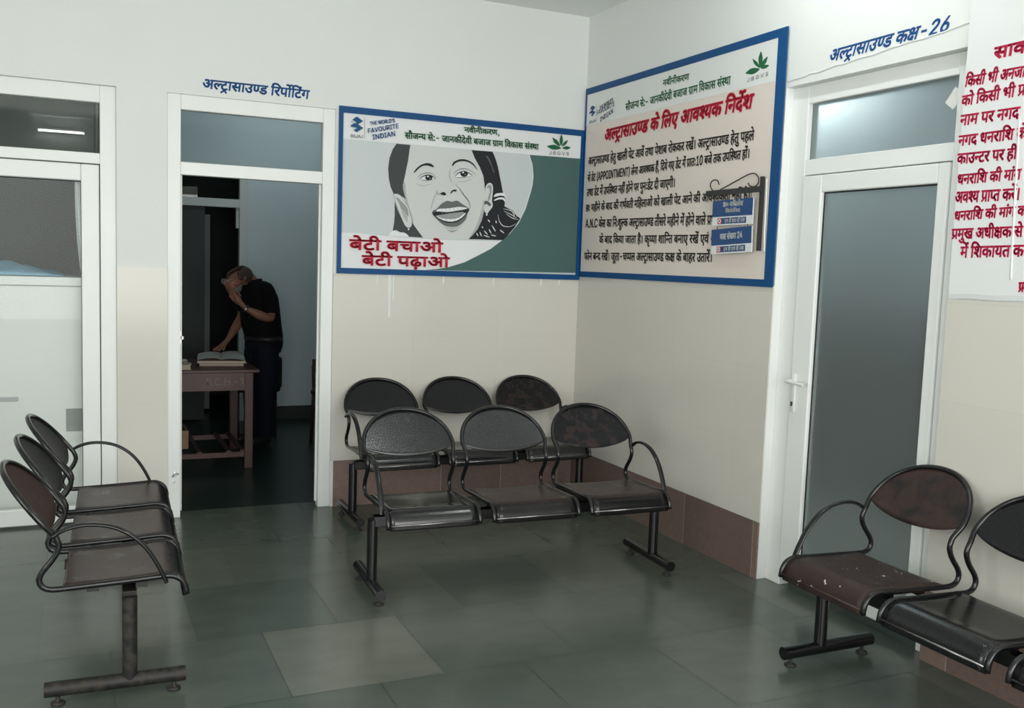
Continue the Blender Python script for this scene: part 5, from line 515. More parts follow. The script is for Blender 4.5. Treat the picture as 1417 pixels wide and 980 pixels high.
 ("grey",0,"-1.131,2.1283 -1.1314,2.1268 -1.1326,2.1255 -1.1344,2.1247 -1.1363,2.1246 -1.1381,2.1251 -1.1394,2.1262 -1.1398,2.1277 -1.1394,2.1292 -1.1382,2.1305 -1.1365,2.1313 -1.1345,2.1314 -1.1328,2.1308 -1.1315,2.1297"),
 ("line",2,"-0.9724,2.1664 -0.9687,2.1708 -0.9635,2.1771 -0.9573,2.1839 -0.9503,2.1895 -0.9424,2.1941 -0.9335,2.1983 -0.9239,2.2016 -0.9136,2.2037 -0.9024,2.2049 -0.8901,2.2051 -0.8774,2.2039 -0.865,2.201 -0.8516,2.1952 -0.8374,2.1869 -0.8247,2.1787 -0.8157,2.1731 -0.8148,2.1742 -0.8235,2.1801 -0.8361,2.1887 -0.8502,2.1974 -0.8638,2.2037 -0.8766,2.207 -0.8897,2.2085 -0.9023,2.2087 -0.9141,2.2078 -0.9249,2.2053 -0.935,2.2014 -0.944,2.1967 -0.952,2.1917 -0.9591,2.1855 -0.9653,2.1784 -0.9702,2.1718 -0.9736,2.1672"),
 ("white",1,"-0.9613,2.1537 -0.9356,2.1757 -0.9056,2.1841 -0.8713,2.1802 -0.8425,2.1633 -0.8819,2.155 -0.931,2.1489"),
 ("hair",2,"-0.9602,2.1528 -0.9554,2.1571 -0.9488,2.1634 -0.9412,2.1699 -0.934,2.1748 -0.9272,2.178 -0.9202,2.1804 -0.913,2.182 -0.9055,2.1827 -0.8971,2.1833 -0.888,2.183 -0.8788,2.1819 -0.8704,2.1799 -0.8621,2.1762 -0.8538,2.171 -0.8465,2.1659 -0.8412,2.1624 -0.8392,2.1646 -0.844,2.1686 -0.8509,2.1744 -0.8591,2.1804 -0.8678,2.1851 -0.8769,2.188 -0.8867,2.1899 -0.8965,2.1909 -0.9059,2.191 -0.9144,2.1895 -0.9225,2.187 -0.93,2.1836 -0.9373,2.1793 -0.9447,2.1734 -0.9519,2.1662 -0.9582,2.1594 -0.9624,2.1547"),
 ("line",2,"-0.9576,2.1491 -0.9517,2.1481 -0.9434,2.1466 -0.9327,2.1455 -0.9195,2.1458 -0.9014,2.1488 -0.8793,2.1533 -0.8583,2.1579 -0.8438,2.1611 -0.8441,2.1625 -0.8587,2.1598 -0.8797,2.1557 -0.9019,2.1517 -0.9197,2.1493 -0.9325,2.1485 -0.943,2.149 -0.9513,2.15 -0.9573,2.1505"),
 ("hair",0,"-0.8719,2.1753 -0.8743,2.1666 -0.8817,2.1593 -0.8925,2.1548 -0.9047,2.1539 -0.9157,2.157 -0.9234,2.1632 -0.9264,2.1715 -0.924,2.1801 -0.9166,2.1874 -0.9059,2.1919 -0.8937,2.1928 -0.8827,2.1898 -0.8749,2.1836"),
 ("white",0,"-0.9002,2.1824 -0.9008,2.1799 -0.9027,2.1778 -0.9054,2.1766 -0.9084,2.1763 -0.9112,2.1772 -0.9131,2.179 -0.9138,2.1814 -0.9133,2.1839 -0.9114,2.1859 -0.9087,2.1872 -0.9057,2.1874 -0.9029,2.1865 -0.901,2.1847"),
 ("grey",0,"-0.8869,2.17 -0.8873,2.1685 -0.8886,2.1672 -0.8904,2.1664 -0.8924,2.1663 -0.8942,2.1668 -0.8955,2.1679 -0.896,2.1694 -0.8956,2.1709 -0.8944,2.1722 -0.8926,2.173 -0.8906,2.1732 -0.8887,2.1726 -0.8874,2.1715"),
 ("skin_shade",2,"-0.9413,2.1172 -0.9316,2.1178 -0.9176,2.1187 -0.9021,2.1203 -0.8879,2.1229 -0.8748,2.128 -0.8619,2.1344 -0.8507,2.1405 -0.8429,2.1448 -0.844,2.1467 -0.8521,2.143 -0.8635,2.1375 -0.8765,2.1318 -0.8892,2.1276 -0.9028,2.1244 -0.9179,2.1222 -0.9318,2.1205 -0.9414,2.1193"),
 ("hair",1,"-1.0715,2.039 -1.0589,2.0377 -1.0405,2.0472 -1.02,2.0346 -1.0302,2.0256 -1.0511,2.0278"),
 ("line",2,"-1.0898,2.055 -1.089,2.0511 -1.0879,2.0453 -1.0863,2.0392 -1.0842,2.034 -1.0806,2.0303 -1.0765,2.0275 -1.0727,2.0254 -1.0701,2.024 -1.0692,2.0252 -1.0715,2.027 -1.0749,2.0295 -1.0783,2.0324 -1.081,2.0358 -1.0833,2.0403 -1.0854,2.046 -1.0871,2.0516 -1.0884,2.0554"),
 ("hair",1,"-0.9931,2.0376 -0.9846,2.0562 -0.9662,2.0672 -0.9487,2.0641 -0.953,2.0547 -0.9696,2.0558 -0.9828,2.0438"),
 ("line",2,"-0.9603,2.1026 -0.9548,2.0976 -0.947,2.0907 -0.9382,2.0826 -0.9298,2.0742 -0.9222,2.0652 -0.9145,2.0554 -0.9067,2.0454 -0.8989,2.0358 -0.8907,2.0271 -0.8823,2.0187 -0.8742,2.0108 -0.8674,2.0029 -0.862,1.9946 -0.8575,1.9862 -0.8541,1.9778 -0.852,1.9696 -0.8517,1.9609 -0.8531,1.9517 -0.855,1.9436 -0.8561,1.9378 -0.8554,1.9377 -0.8538,1.9434 -0.8515,1.9515 -0.8496,1.9608 -0.8494,1.9699 -0.8511,1.9786 -0.8542,1.9875 -0.8584,1.9964 -0.8637,2.0052 -0.8704,2.0138 -0.8783,2.0221 -0.887,2.0302 -0.8954,2.0386 -0.9033,2.0478 -0.9114,2.0576 -0.9195,2.0672 -0.9275,2.0761 -0.9362,2.0843 -0.9454,2.0922 -0.9535,2.0989 -0.9592,2.1036"),
 ("skin_shade",2,"-1.0892,2.0362 -1.0939,2.0276 -1.1006,2.0152 -1.1077,2.0009 -1.1136,1.9869 -1.1171,1.9717 -1.1199,1.9553 -1.1219,1.9405 -1.1233,1.9303 -1.1218,1.9301 -1.1194,1.9402 -1.1162,1.9548 -1.1124,1.9709 -1.108,1.9855 -1.1032,1.9994 -1.0972,2.0139 -1.0916,2.0266 -1.0878,2.0356"),
 ("skin_shade",2,"-0.9973,2.2013 -0.9993,2.1925 -1.002,2.1799 -1.0041,2.1656 -1.004,2.1518 -0.9991,2.1385 -0.9918,2.125 -0.9845,2.1131 -0.9793,2.105 -0.978,2.1056 -0.9821,2.1143 -0.9884,2.1266 -0.9945,2.1403 -0.9981,2.153 -0.9993,2.1656 -0.9983,2.1796 -0.9967,2.1922 -0.9958,2.2011"),
 ("hair",1,"-1.1145,1.9064 -1.0856,1.9322 -1.0037,1.9423 -0.9286,1.9534 -0.8585,1.9503 -0.8724,1.9087 -0.8991,1.8616 -0.9363,1.8337 -0.9776,1.8241 -1.0305,1.8341 -1.0762,1.8667"),
 ("lip",1,"-1.1145,1.9064 -1.0856,1.9343 -1.0495,1.971 -1.0127,1.9905 -0.981,1.9868 -0.9436,1.996 -0.9066,1.9771 -0.8585,1.9503 -0.8828,1.9476 -0.9287,1.9548 -1.0038,1.9437 -1.0633,1.9348 -1.0925,1.9166"),
 ("grey",1,"-1.0829,1.8907 -1.0474,1.8995 -1.0027,1.9088 -0.9427,1.919 -0.8935,1.9231 -0.9002,1.8932 -0.9413,1.8735 -1.0015,1.8684 -1.0542,1.8769"),
 ("white",1,"-1.0874,1.9196 -1.0671,1.936 -1.0037,1.9423 -0.9287,1.9562 -0.8692,1.9518 -0.8978,1.9404 -0.9356,1.9327 -1.003,1.9193 -1.0591,1.9191"),
 ("grey",2,"-1.0496,1.9364 -1.0488,1.9305 -1.0476,1.9217 -1.0465,1.913 -1.0457,1.907 -1.0435,1.9073 -1.0443,1.9133 -1.0454,1.922 -1.0466,1.9308 -1.0474,1.9368"),
 ("grey",2,"-1.0235,1.9393 -1.0227,1.9336 -1.0216,1.9253 -1.0204,1.917 -1.0197,1.9113 -1.0174,1.9116 -1.0182,1.9173 -1.0194,1.9257 -1.0205,1.934 -1.0213,1.9397"),
 ("grey",2,"-0.9958,1.9424 -0.9951,1.937 -0.9939,1.9291 -0.9928,1.9213 -0.992,1.9159 -0.9898,1.9162 -0.9906,1.9216 -0.9917,1.9295 -0.9928,1.9374 -0.9936,1.9427"),
 ("grey",2,"-0.9673,1.9456 -0.9666,1.9405 -0.9654,1.9331 -0.9643,1.9257 -0.9635,1.9206 -0.9613,1.9209 -0.9621,1.926 -0.9632,1.9334 -0.9643,1.9409 -0.9651,1.9459"),
 ("grey",2,"-0.9387,1.9487 -0.9379,1.944 -0.9368,1.937 -0.9357,1.9301 -0.935,1.9253 -0.9327,1.9257 -0.9335,1.9305 -0.9346,1.9374 -0.9357,1.9444 -0.9365,1.9491"),
 ("grey",2,"-0.9107,1.9518 -0.91,1.9474 -0.9089,1.9409 -0.9078,1.9344 -0.907,1.9299 -0.9048,1.9303 -0.9055,1.9348 -0.9066,1.9413 -0.9077,1.9478 -0.9085,1.9522"),
 ("lip",1,"-1.1009,1.8967 -1.0613,1.8654 -1.0235,1.8505 -0.9821,1.8498 -0.9333,1.8592 -0.8962,1.8878 -0.8704,1.9159 -0.8806,1.8766 -0.9212,1.8373 -0.964,1.8247 -1.0116,1.8301 -1.0572,1.8537"),
 ("white",1,"-1.0903,1.8917 -1.0617,1.88 -1.0242,1.8735 -0.9791,1.8744 -0.9266,1.8883 -0.8843,1.9208 -0.8876,1.9065 -0.9224,1.8766 -0.9711,1.8587 -1.0238,1.8603 -1.0653,1.8749"),
 ("grey",2,"-1.0481,1.8847 -1.0479,1.8801 -1.0477,1.8733 -1.0475,1.8665 -1.0474,1.8619 -1.0452,1.862 -1.0453,1.8666 -1.0455,1.8734 -1.0457,1.8802 -1.0458,1.8848"),
 ("grey",2,"-1.0181,1.884 -1.018,1.8793 -1.0178,1.8723 -1.0176,1.8654 -1.0174,1.8606 -1.0152,1.8607 -1.0153,1.8655 -1.0155,1.8724 -1.0157,1.8794 -1.0159,1.8841"),
 ("grey",2,"-0.9881,1.8856 -0.988,1.8808 -0.9878,1.8738 -0.9875,1.8669 -0.9874,1.8621 -0.9851,1.8622 -0.9853,1.867 -0.9855,1.8739 -0.9857,1.8809 -0.9859,1.8857"),
 ("grey",2,"-0.9581,1.8894 -0.9579,1.8847 -0.9577,1.8779 -0.9575,1.8711 -0.9574,1.8664 -0.9551,1.8665 -0.9552,1.8712 -0.9554,1.878 -0.9557,1.8848 -0.9558,1.8895"),
 ("grey",2,"-0.9279,1.8932 -0.9277,1.8886 -0.9275,1.8819 -0.9273,1.8753 -0.9272,1.8707 -0.9249,1.8708 -0.9251,1.8754 -0.9253,1.8821 -0.9255,1.8887 -0.9256,1.8933"),
 ("grey",2,"-1.0073,1.8017 -1.0009,1.7987 -0.9914,1.7947 -0.9803,1.7911 -0.9688,1.7894 -0.9573,1.793 -0.9461,1.7984 -0.9364,1.804 -0.9299,1.8081 -0.9305,1.8094 -0.938,1.8072 -0.9485,1.8035 -0.9598,1.8003 -0.9695,1.7992 -0.9788,1.7987 -0.9897,1.8001 -0.9997,1.8021 -1.0068,1.803"),
 ("skin_shade",2,"-1.0265,1.8197 -1.0165,1.8169 -1.002,1.8129 -0.9855,1.8095 -0.9695,1.8083 -0.9536,1.8119 -0.9373,1.8179 -0.923,1.8242 -0.9131,1.8286 -0.9136,1.8299 -0.924,1.8264 -0.9386,1.8212 -0.9549,1.8163 -0.9698,1.8139 -0.9848,1.814 -1.0011,1.8163 -1.0158,1.8192 -1.0262,1.821"),
 ("blue_dark",0,"-1.6661,2.442 -1.6382,2.4686 -1.6269,2.4746 -1.5881,2.4503 -1.6197,2.4276 -1.6375,2.4326"),
 ("blue_dark",0,"-1.6656,2.4174 -1.6432,2.4332 -1.6197,2.4276 -1.5849,2.4082 -1.6267,2.3787 -1.6463,2.389 -1.625,2.4052 -1.6638,2.4094"),
 ("white",0,"-1.6634,2.4521 -1.6319,2.4397 -1.6358,2.4338 -1.6656,2.4448"),
 ("rule",0,"-1.5799,2.473 -1.5765,2.4733 -1.5739,2.3469 -1.5774,2.3466"),
 ("leaf_green",1,"-0.2999,2.4012 -0.28,2.3907 -0.2545,2.3831 -0.2223,2.3856 -0.1943,2.3963 -0.2194,2.4095 -0.2506,2.4149 -0.2777,2.4097"),
 ("leaf_green",1,"-0.2613,2.4622 -0.2552,2.4465 -0.2442,2.4298 -0.2238,2.4158 -0.2016,2.4086 -0.2093,2.4283 -0.2249,2.4465 -0.2436,2.4565"),
 ("leaf_green",1,"-0.1937,2.4891 -0.2009,2.4737 -0.2057,2.4547 -0.2027,2.4323 -0.1938,2.414 -0.1847,2.4332 -0.1817,2.4559 -0.1865,2.4744"),
 ("leaf_green",1,"-0.1431,2.4546 -0.1562,2.449 -0.17,2.4401 -0.1808,2.4253 -0.1855,2.4099 -0.1691,2.4169 -0.1544,2.4289 -0.1469,2.4423"),
 ("leaf_green",1,"-0.183,2.3984 -0.1697,2.3932 -0.1533,2.3907 -0.1344,2.3957 -0.1192,2.4059 -0.136,2.4124 -0.1554,2.4129 -0.1709,2.4065"),
]
ART_RIGHT = [
 ("blue_dark",0,"-0.0743,2.6631 -0.104,2.6846 -0.1161,2.6895 -0.1592,2.6721 -0.126,2.6537 -0.1064,2.6568"),
 ("blue_dark",0,"-0.076,2.6441 -0.1001,2.6571 -0.126,2.6537 -0.1645,2.6403 -0.1206,2.6159 -0.0986,2.623 -0.1213,2.6363 -0.0784,2.6379"),
 ("white",0,"-0.0768,2.671 -0.1122,2.6625 -0.1082,2.6579 -0.0748,2.6652"),
 ("rule",0,"-0.167,2.6897 -0.1706,2.69 -0.179,2.5943 -0.1753,2.5939"),
 ("leaf_green",1,"-1.7611,2.6345 -1.7896,2.6258 -1.8217,2.6206 -1.8534,2.6259 -1.8749,2.6388 -1.8404,2.6496 -1.8042,2.6523 -1.779,2.645"),
 ("leaf_green",1,"-1.8129,2.6997 -1.8191,2.6863 -1.8304,2.6709 -1.8515,2.6552 -1.8744,2.6441 -1.8668,2.6606 -1.851,2.6781 -1.8315,2.6906"),
 ("leaf_green",1,"-1.8776,2.7268 -1.8673,2.7124 -1.8604,2.693 -1.8649,2.6671 -1.8781,2.6435 -1.8909,2.6617 -1.895,2.6858 -1.888,2.708"),
 ("leaf_green",1,"-1.9325,2.6906 -1.9152,2.6853 -1.8979,2.6761 -1.8865,2.6599 -1.8841,2.6425 -1.906,2.6494 -1.9238,2.6621 -1.9306,2.6769"),
 ("leaf_green",1,"-1.8819,2.6406 -1.8987,2.6357 -1.9175,2.6328 -1.936,2.6364 -1.9483,2.6444 -1.9277,2.6506 -1.9064,2.6519 -1.8919,2.6471"),
]
# ------------------------------------------------------------------ the room
H = 3.30
def wall(name, boxes, m):
    b = MB()
    for a, c in boxes: b.box(a, c)
    return struct(b.build(name, m))
# floor of kota stone: every slab is a face with its own tone
def kota(name, x0, x1, y0, y1, z=0.0):
    TW, TH = 0.59, 0.64
    me = bpy.data.meshes.new(name); bm = bmesh.new()
    lay = bm.loops.layers.color.new('tone')
    rnd = random.Random(5)
    known = {(-1, -1): 0.84, (0, 0): 0.06, (-1, 0): 0.42, (0, -1): 0.55, (-1, 1): 0.35, (-1, -2): 0.38, (0, -2): 0.12, (0, 1): 0.45, (-2, -1): 0.25, (-2, 0): 0.3, (-2, 1): 0.45, (1, -1): 0.5, (1, 0): 0.48}
    for j in range(math.floor((y0 + 1.95) / TH) - 1, math.ceil((y1 + 1.95) / TH) + 1):
        xs = -1.60 if j % 2 == 0 else -1.93
        for i in range(-14, 12):
            a, c = xs + i * TW, xs + (i + 1) * TW
            b0, b1 = -1.95 + j * TH, -1.95 + (j + 1) * TH
            a, c, b0, b1 = max(a, x0), min(c, x1), max(b0, y0), min(b1, y1)
            if c - a < 1e-4 or b1 - b0 < 1e-4: continue
            g = 0.0012
            f = bm.faces.new([bm.verts.new(p) for p in ((a + g, b0 + g, z), (c - g, b0 + g, z), (c - g, b1 - g, z), (a + g, b1 - g, z))])
            t = known.get((j, i), rnd.uniform(0.15, 0.6))
            for lp in f.loops: lp[lay] = (t, t, t, 1)
    f = bm.faces.new([bm.verts.new(p) for p in ((x0, y0, z - 0.002), (x1, y0, z - 0.002), (x1, y1, z - 0.002), (x0, y1, z - 0.002))])
    for lp in f.loops: lp[lay] = (0.25, 0.25, 0.25, 1)
    bm.to_mesh(me); bm.free()
    return me
M_KOTA = bpy.data.materials.new('kota_stone'); M_KOTA.use_nodes = True
def _kota_nodes():
    nt = M_KOTA.node_tree; b = nt.nodes['Principled BSDF']; L = nt.links.new
    at = nt.nodes.new('ShaderNodeVertexColor'); at.layer_name = 'tone'
    mx = nt.nodes.new('ShaderNodeMix'); mx.data_type = 'RGBA'
    mx.inputs[6].default_value = (0.074, 0.092, 0.077, 1); mx.inputs[7].default_value = (0.155, 0.159, 0.134, 1)
    L(at.outputs[0], mx.inputs[0])
    tc = nt.nodes.new('ShaderNodeTexCoord')
    mp = nt.nodes.new('ShaderNodeMapping'); mp.inputs['Scale'].default_value = (1.6, 3.0, 1); mp.inputs['Rotation'].default_value = (0, 0, 0.12)
    L(tc.outputs['Object'], mp.inputs[0])
    n = nt.nodes.new('ShaderNodeTexNoise'); n.inputs['Scale'].default_value = 2.2; n.inputs['Detail'].default_value = 10; n.inputs['Roughness'].default_value = 0.62
    L(mp.outputs[0], n.inputs['Vector'])
    mr = nt.nodes.new('ShaderNodeMapRange'); mr.inputs[1].default_value = 0.25; mr.inputs[2].default_value = 0.75; mr.inputs[3].default_value = 0.88; mr.inputs[4].default_value = 1.14
    L(n.outputs['Fac'], mr.inputs[0])
    mu = nt.nodes.new('ShaderNodeMix'); mu.data_type = 'RGBA'; mu.blend_type = 'MULTIPLY'; mu.inputs[0].default_value = 1
    L(mx.outputs[2], mu.inputs[6]); L(mr.outputs[0], mu.inputs[7]); L(mu.outputs[2], b.inputs['Base Color'])
    rr = nt.nodes.new('ShaderNodeMapRange'); rr.inputs[3].default_value = 0.17; rr.inputs[4].default_value = 0.25
    L(n.outputs['Fac'], rr.inputs[0]); L(rr.outputs[0], b.inputs['Roughness'])
    b.inputs['Specular IOR Level'].default_value = 0.45
    bp = nt.nodes.new('ShaderNodeBump'); bp.inputs['Strength'].default_value = 0.025; bp.inputs['Distance'].default_value = 0.01
    L(n.outputs['Fac'], bp.inputs['Height']); L(bp.outputs['Normal'], b.inputs['Normal'])
_kota_nodes()
struct(link('floor', kota('floor', -6.0, 0.15, -8.0, 0.15), M_KOTA))
M_STONE_SHADED = tiles('shaded_green_stone', (0.011, 0.027, 0.021), 0.59, 0.64, 0.0015, (0.03, 0.036, 0.032), 0.32, 'XY', (1.93, 1.95), 0.5, 0.12, 0.3, 5.0)  # office shade put into a darker, greener colour of the slabs
struct(MB().box((-2.98, 0.15, -0.05), (0.0, 5.2, 0.0)).build('floor_office', M_STONE_SHADED))
wall('ceiling', [((-6.0, -8.0, H), (0.15, 0.15, H + 0.1))], M_CEIL)
T = 0.15
# wall with the two glazed doorways
wall('wall_back', [((-6.0, 0, 0), (-4.10, T, H)), ((-4.10, 0, 2.515), (-3.012, T, H)), ((-3.012, 0, 0), (-2.74, T, H)),
                   ((-2.74, 0, 2.51), (-1.755, T, H)), ((-1.755, 0, 0), (0.15, T, H))], M_WALL)
# wall with the frosted door
wall('wall_right', [((0, -2.075, 0), (T, 0, H)), ((0, -3.143, 2.515), (T, -2.075, H)), ((0, -8.0, 0), (T, -3.143, H))], M_WALL)
wall('wall_left', [((-6.15, -8.0, 0), (-6.0, 0.15, H))], M_WALL)
# street side of the hall: wide open entrance between two piers
wall('wall_front', [((-6.0, -8.15, 0), (-4.75, -8.0, H)), ((-0.15, -8.15, 0), (0.15, -8.0, H)), ((-4.75, -8.15, 2.75), (-0.15, -8.0, H))], M_WALL)
# lower wall tiling and granite skirting
def lining(name, boxes, m): return wall(name, boxes, m)
D = 0.008
lining('trim_1', [((-1.755, -D, 0.30), (0, 0, 1.50)), ((-3.012, -D, 0.0), (-2.74, 0, 1.50)), ((-6.0, -D, 0.30), (-4.10, 0, 1.50))], M_DADO_A)
lining('trim_2', [((-D, -2.075, 0.30), (0, -D, 1.53)), ((-D, -8.0, 0.30), (0, -3.143, 1.515))], M_DADO_B)
wall('baseboard_back', [((-1.735, -0.011, 0), (0, 0, 0.30)), ((-6.0, -0.011, 0), (-4.10, 0, 0.30))], M_GRAN_A)
wall('baseboard_right', [((-0.011, -2.07, 0), (0, -0.011, 0.297)), ((-0.011, -8.0, 0), (0, -3.143, 0.297))], M_GRAN_B)
# lime wash laid thicker than the tiling, with a ragged lower edge
def wash(name, y0, y1, z0, z1):
    b = MB(); rnd = random.Random(3); n = 24
    ys = [y0 + (y1 - y0) * i / n for i in range(n + 1)]
    lo = [z0 + rnd.uniform(-0.010, 0.010) for _ in ys]
    for t, x in ((0, 0.0), (1, -0.013)):
        pass
    for i in range(n):
        a, c = ys[i], ys[i + 1]; p, q = lo[i], lo[i + 1]
        b.poly([(-0.013, a, p + 0.02), (-0.013, c, q + 0.02), (-0.013, c, z1), (-0.013, a, z1)])
        b.poly([(-0.0085, a, p), (-0.0085, c, q), (-0.013, c, q + 0.02), (-0.013, a, p + 0.02)])
    b.poly([(-0.0085, y0, lo[0]), (-0.013, y0, lo[0] + 0.02), (-0.013, y0, z1), (0, y0, z1), (0, y0, lo[0])])
    b.poly([(-0.013, y0, z1), (-0.013, y1, z1), (0, y1, z1), (0, y0, z1)])
    return struct(b.build(name, M_WASH))
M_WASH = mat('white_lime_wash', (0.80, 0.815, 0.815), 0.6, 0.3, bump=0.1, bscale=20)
wash('trim_3', -3.15, -5.6, 1.52, 2.72)
# narrow white streaks down the tiles under the painted board
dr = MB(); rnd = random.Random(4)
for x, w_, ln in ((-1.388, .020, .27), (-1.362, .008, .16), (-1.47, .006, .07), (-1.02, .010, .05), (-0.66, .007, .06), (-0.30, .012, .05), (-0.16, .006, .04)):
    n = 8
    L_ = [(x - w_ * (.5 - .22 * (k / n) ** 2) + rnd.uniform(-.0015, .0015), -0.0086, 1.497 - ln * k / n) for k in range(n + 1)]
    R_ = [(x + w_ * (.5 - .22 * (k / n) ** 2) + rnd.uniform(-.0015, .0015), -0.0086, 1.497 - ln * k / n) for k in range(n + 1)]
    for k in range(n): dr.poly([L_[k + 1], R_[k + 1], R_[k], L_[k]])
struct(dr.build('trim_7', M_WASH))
# plaster edge above the frosted door
tr = MB(); rnd = random.Random(9); pts = [(-0.002, -2.08 - i * 0.055, 2.545 + 0.0035 * i * 0.9 + rnd.uniform(-0.004, 0.004)) for i in range(30)]
tr.tube(pts, 0.0035, 6); struct(tr.build('trim_4', M_WALL))

# rooms seen through the glass
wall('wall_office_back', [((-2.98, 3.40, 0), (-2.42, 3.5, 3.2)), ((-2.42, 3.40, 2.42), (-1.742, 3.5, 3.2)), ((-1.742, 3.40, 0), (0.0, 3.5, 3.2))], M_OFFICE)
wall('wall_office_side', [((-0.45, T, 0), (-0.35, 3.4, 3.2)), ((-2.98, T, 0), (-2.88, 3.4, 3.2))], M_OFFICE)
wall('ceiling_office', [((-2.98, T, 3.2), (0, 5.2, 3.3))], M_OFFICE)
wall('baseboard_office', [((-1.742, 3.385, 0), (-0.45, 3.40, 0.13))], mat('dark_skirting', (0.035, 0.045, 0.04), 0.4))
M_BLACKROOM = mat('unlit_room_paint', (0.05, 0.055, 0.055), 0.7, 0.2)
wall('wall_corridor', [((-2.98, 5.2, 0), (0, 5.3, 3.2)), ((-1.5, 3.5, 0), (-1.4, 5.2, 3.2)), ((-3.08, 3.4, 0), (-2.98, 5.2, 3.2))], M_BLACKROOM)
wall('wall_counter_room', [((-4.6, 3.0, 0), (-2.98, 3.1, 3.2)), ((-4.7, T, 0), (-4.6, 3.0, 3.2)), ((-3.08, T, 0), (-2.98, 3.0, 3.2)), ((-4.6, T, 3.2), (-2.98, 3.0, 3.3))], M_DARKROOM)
struct(link('floor_counter_room', kota('floor_counter_room', -4.6, -2.98, 0.15, 3.0), M_KOTA))
wall('trim_6', [((2.585, -4.6, 0), (2.6, -0.7, 1.35)), ((T, -0.715, 0), (2.585, -0.7, 1.35))], mat('added_dark_panel', (0.035, 0.045, 0.043), 0.5))  # dark panels added to darken the frosted glass at mid height
wall('wall_scan_room', [((2.6, -4.6, 0), (2.7, -0.6, 3.2)), ((T, -0.7, 0), (2.6, -0.6, 3.2)), ((T, -4.7, 0), (2.6, -4.6, 3.2)), ((T, -4.6, 3.2), (2.6, -0.7, 3.3))], M_SCANROOM)
struct(MB().box((0.15, -4.6, -0.05), (2.6, -0.7, 0.0)).build('floor_scan_room', tiles('buff_floor_tile', (0.36, 0.35, 0.30), 0.6, 0.6, 0.002, (0.25, 0.24, 0.2), 0.35, 'XY')))

# ------------------------------------------------------------------ doors
def empty_struct(name, loc):
    o = bpy.data.objects.new(name, None); C.objects.link(o); o.location = loc; o.empty_display_size = 0.1
    return struct(o)
def beam(b, a, c, bev=0.004): b.box(a, c, bev=bev)
# door_1 : glazed door at the left edge
d1 = empty_struct('door_1', (-3.55, 0.06, 0))
f = MB(); Y0, Y1 = 0.03, 0.09
beam(f, (-3.097, Y0, 0), (-3.012, Y1, 2.515)); beam(f, (-4.10, Y0, 0), (-4.015, Y1, 2.515))
beam(f, (-4.015, Y0, 2.42), (-3.097, Y1, 2.515)); beam(f, (-4.015, Y0, 2.078), (-3.097, Y1, 2.138))
f.build('door_frame', M_UPVC, d1)
MB().box((-4.015, 0.062, 2.138), (-3.097, 0.068, 2.42)).build('transom_pane', M_GLASS_D, d1)
lf = MB(); A0, A1 = 0.026, 0.078
beam(lf, (-3.196, A0, 0.012), (-3.102, A1, 2.072), 0.006); beam(lf, (-4.01, A0, 0.012), (-3.916, A1, 2.072), 0.006)
beam(lf, (-3.916, A0 + .001, 1.978), (-3.196, A1 - .001, 2.072), 0.006); beam(lf, (-3.916, A0 + .001, 0.012), (-3.196, A1 - .001, 0.108), 0.006)
leaf = lf.build('door_leaf', M_UPVC, d1)
MB().box((-3.916, 0.050, 0.108), (-3.196, 0.056, 1.978)).build('glass_pane', M_GLASS, leaf)
gk = MB()
for a, c in (((-3.916, .045, 1.972), (-3.196, .049, 1.978)), ((-3.199, .045, .108), (-3.196, .049, 1.978)), ((-3.916, .045, .108), (-3.913, .049, 1.978))): gk.box(a, c)
gk.build('gasket', M_GASKET, leaf)
# door_2 : open doorway to the office
d2 = empty_struct('door_2', (-2.245, 0.06, 0))
f = MB(); Y0, Y1 = 0.008, 0.075
beam(f, (-2.74, Y0, 0), (-2.664, Y1, 2.51)); beam(f, (-1.829, Y0, 0), (-1.755, Y1, 2.51))
beam(f, (-2.664, Y0 + .001, 2.422), (-1.829, Y1 - .001, 2.51)); beam(f, (-2.664, Y0 + .001, 2.048), (-1.829, Y1 - .001, 2.123))
fr2 = f.build('door_frame', M_UPVC, d2)
MB().box((-2.664, 0.040, 2.123), (-1.829, 0.046, 2.422)).build('transom_pane', M_GLASS, d2)
st = MB(); st.box((-2.664, 0.05, 0.03), (-2.652, 0.07, 2.048), bev=.002); st.box((-1.841, 0.05, 0.03), (-1.829, 0.07, 2.048), bev=.002)
st.build('door_stop', M_UPVC, d2)
lt = MB(); lt.box((-2.705, 0.0, 0.262), (-2.69, 0.008, 0.285), bev=.002); lt.tube([(-2.712, -.006, .255), (-2.695, -.010, .268), (-2.676, -.006, .273)], .004, 8); lt.lathe([(0, 0), (.007, .001), (.007, .006), (0, .007)], (-2.7, -.001, .218), 10)
lt.build('tower_bolt', M_STEEL, d2, True, 'small steel tower bolt low on the left jamb')
kb = MB(); kb.box((-2.667, 0.03, 1.05), (-2.655, 0.045, 1.13), bev=.002); kb.lathe([(.0, 0), (.009, 0), (.009, .018), (0, .02)], (-2.652, 0.022, 1.08), 10)
kb.build('strike_plate', M_STEEL, d2)
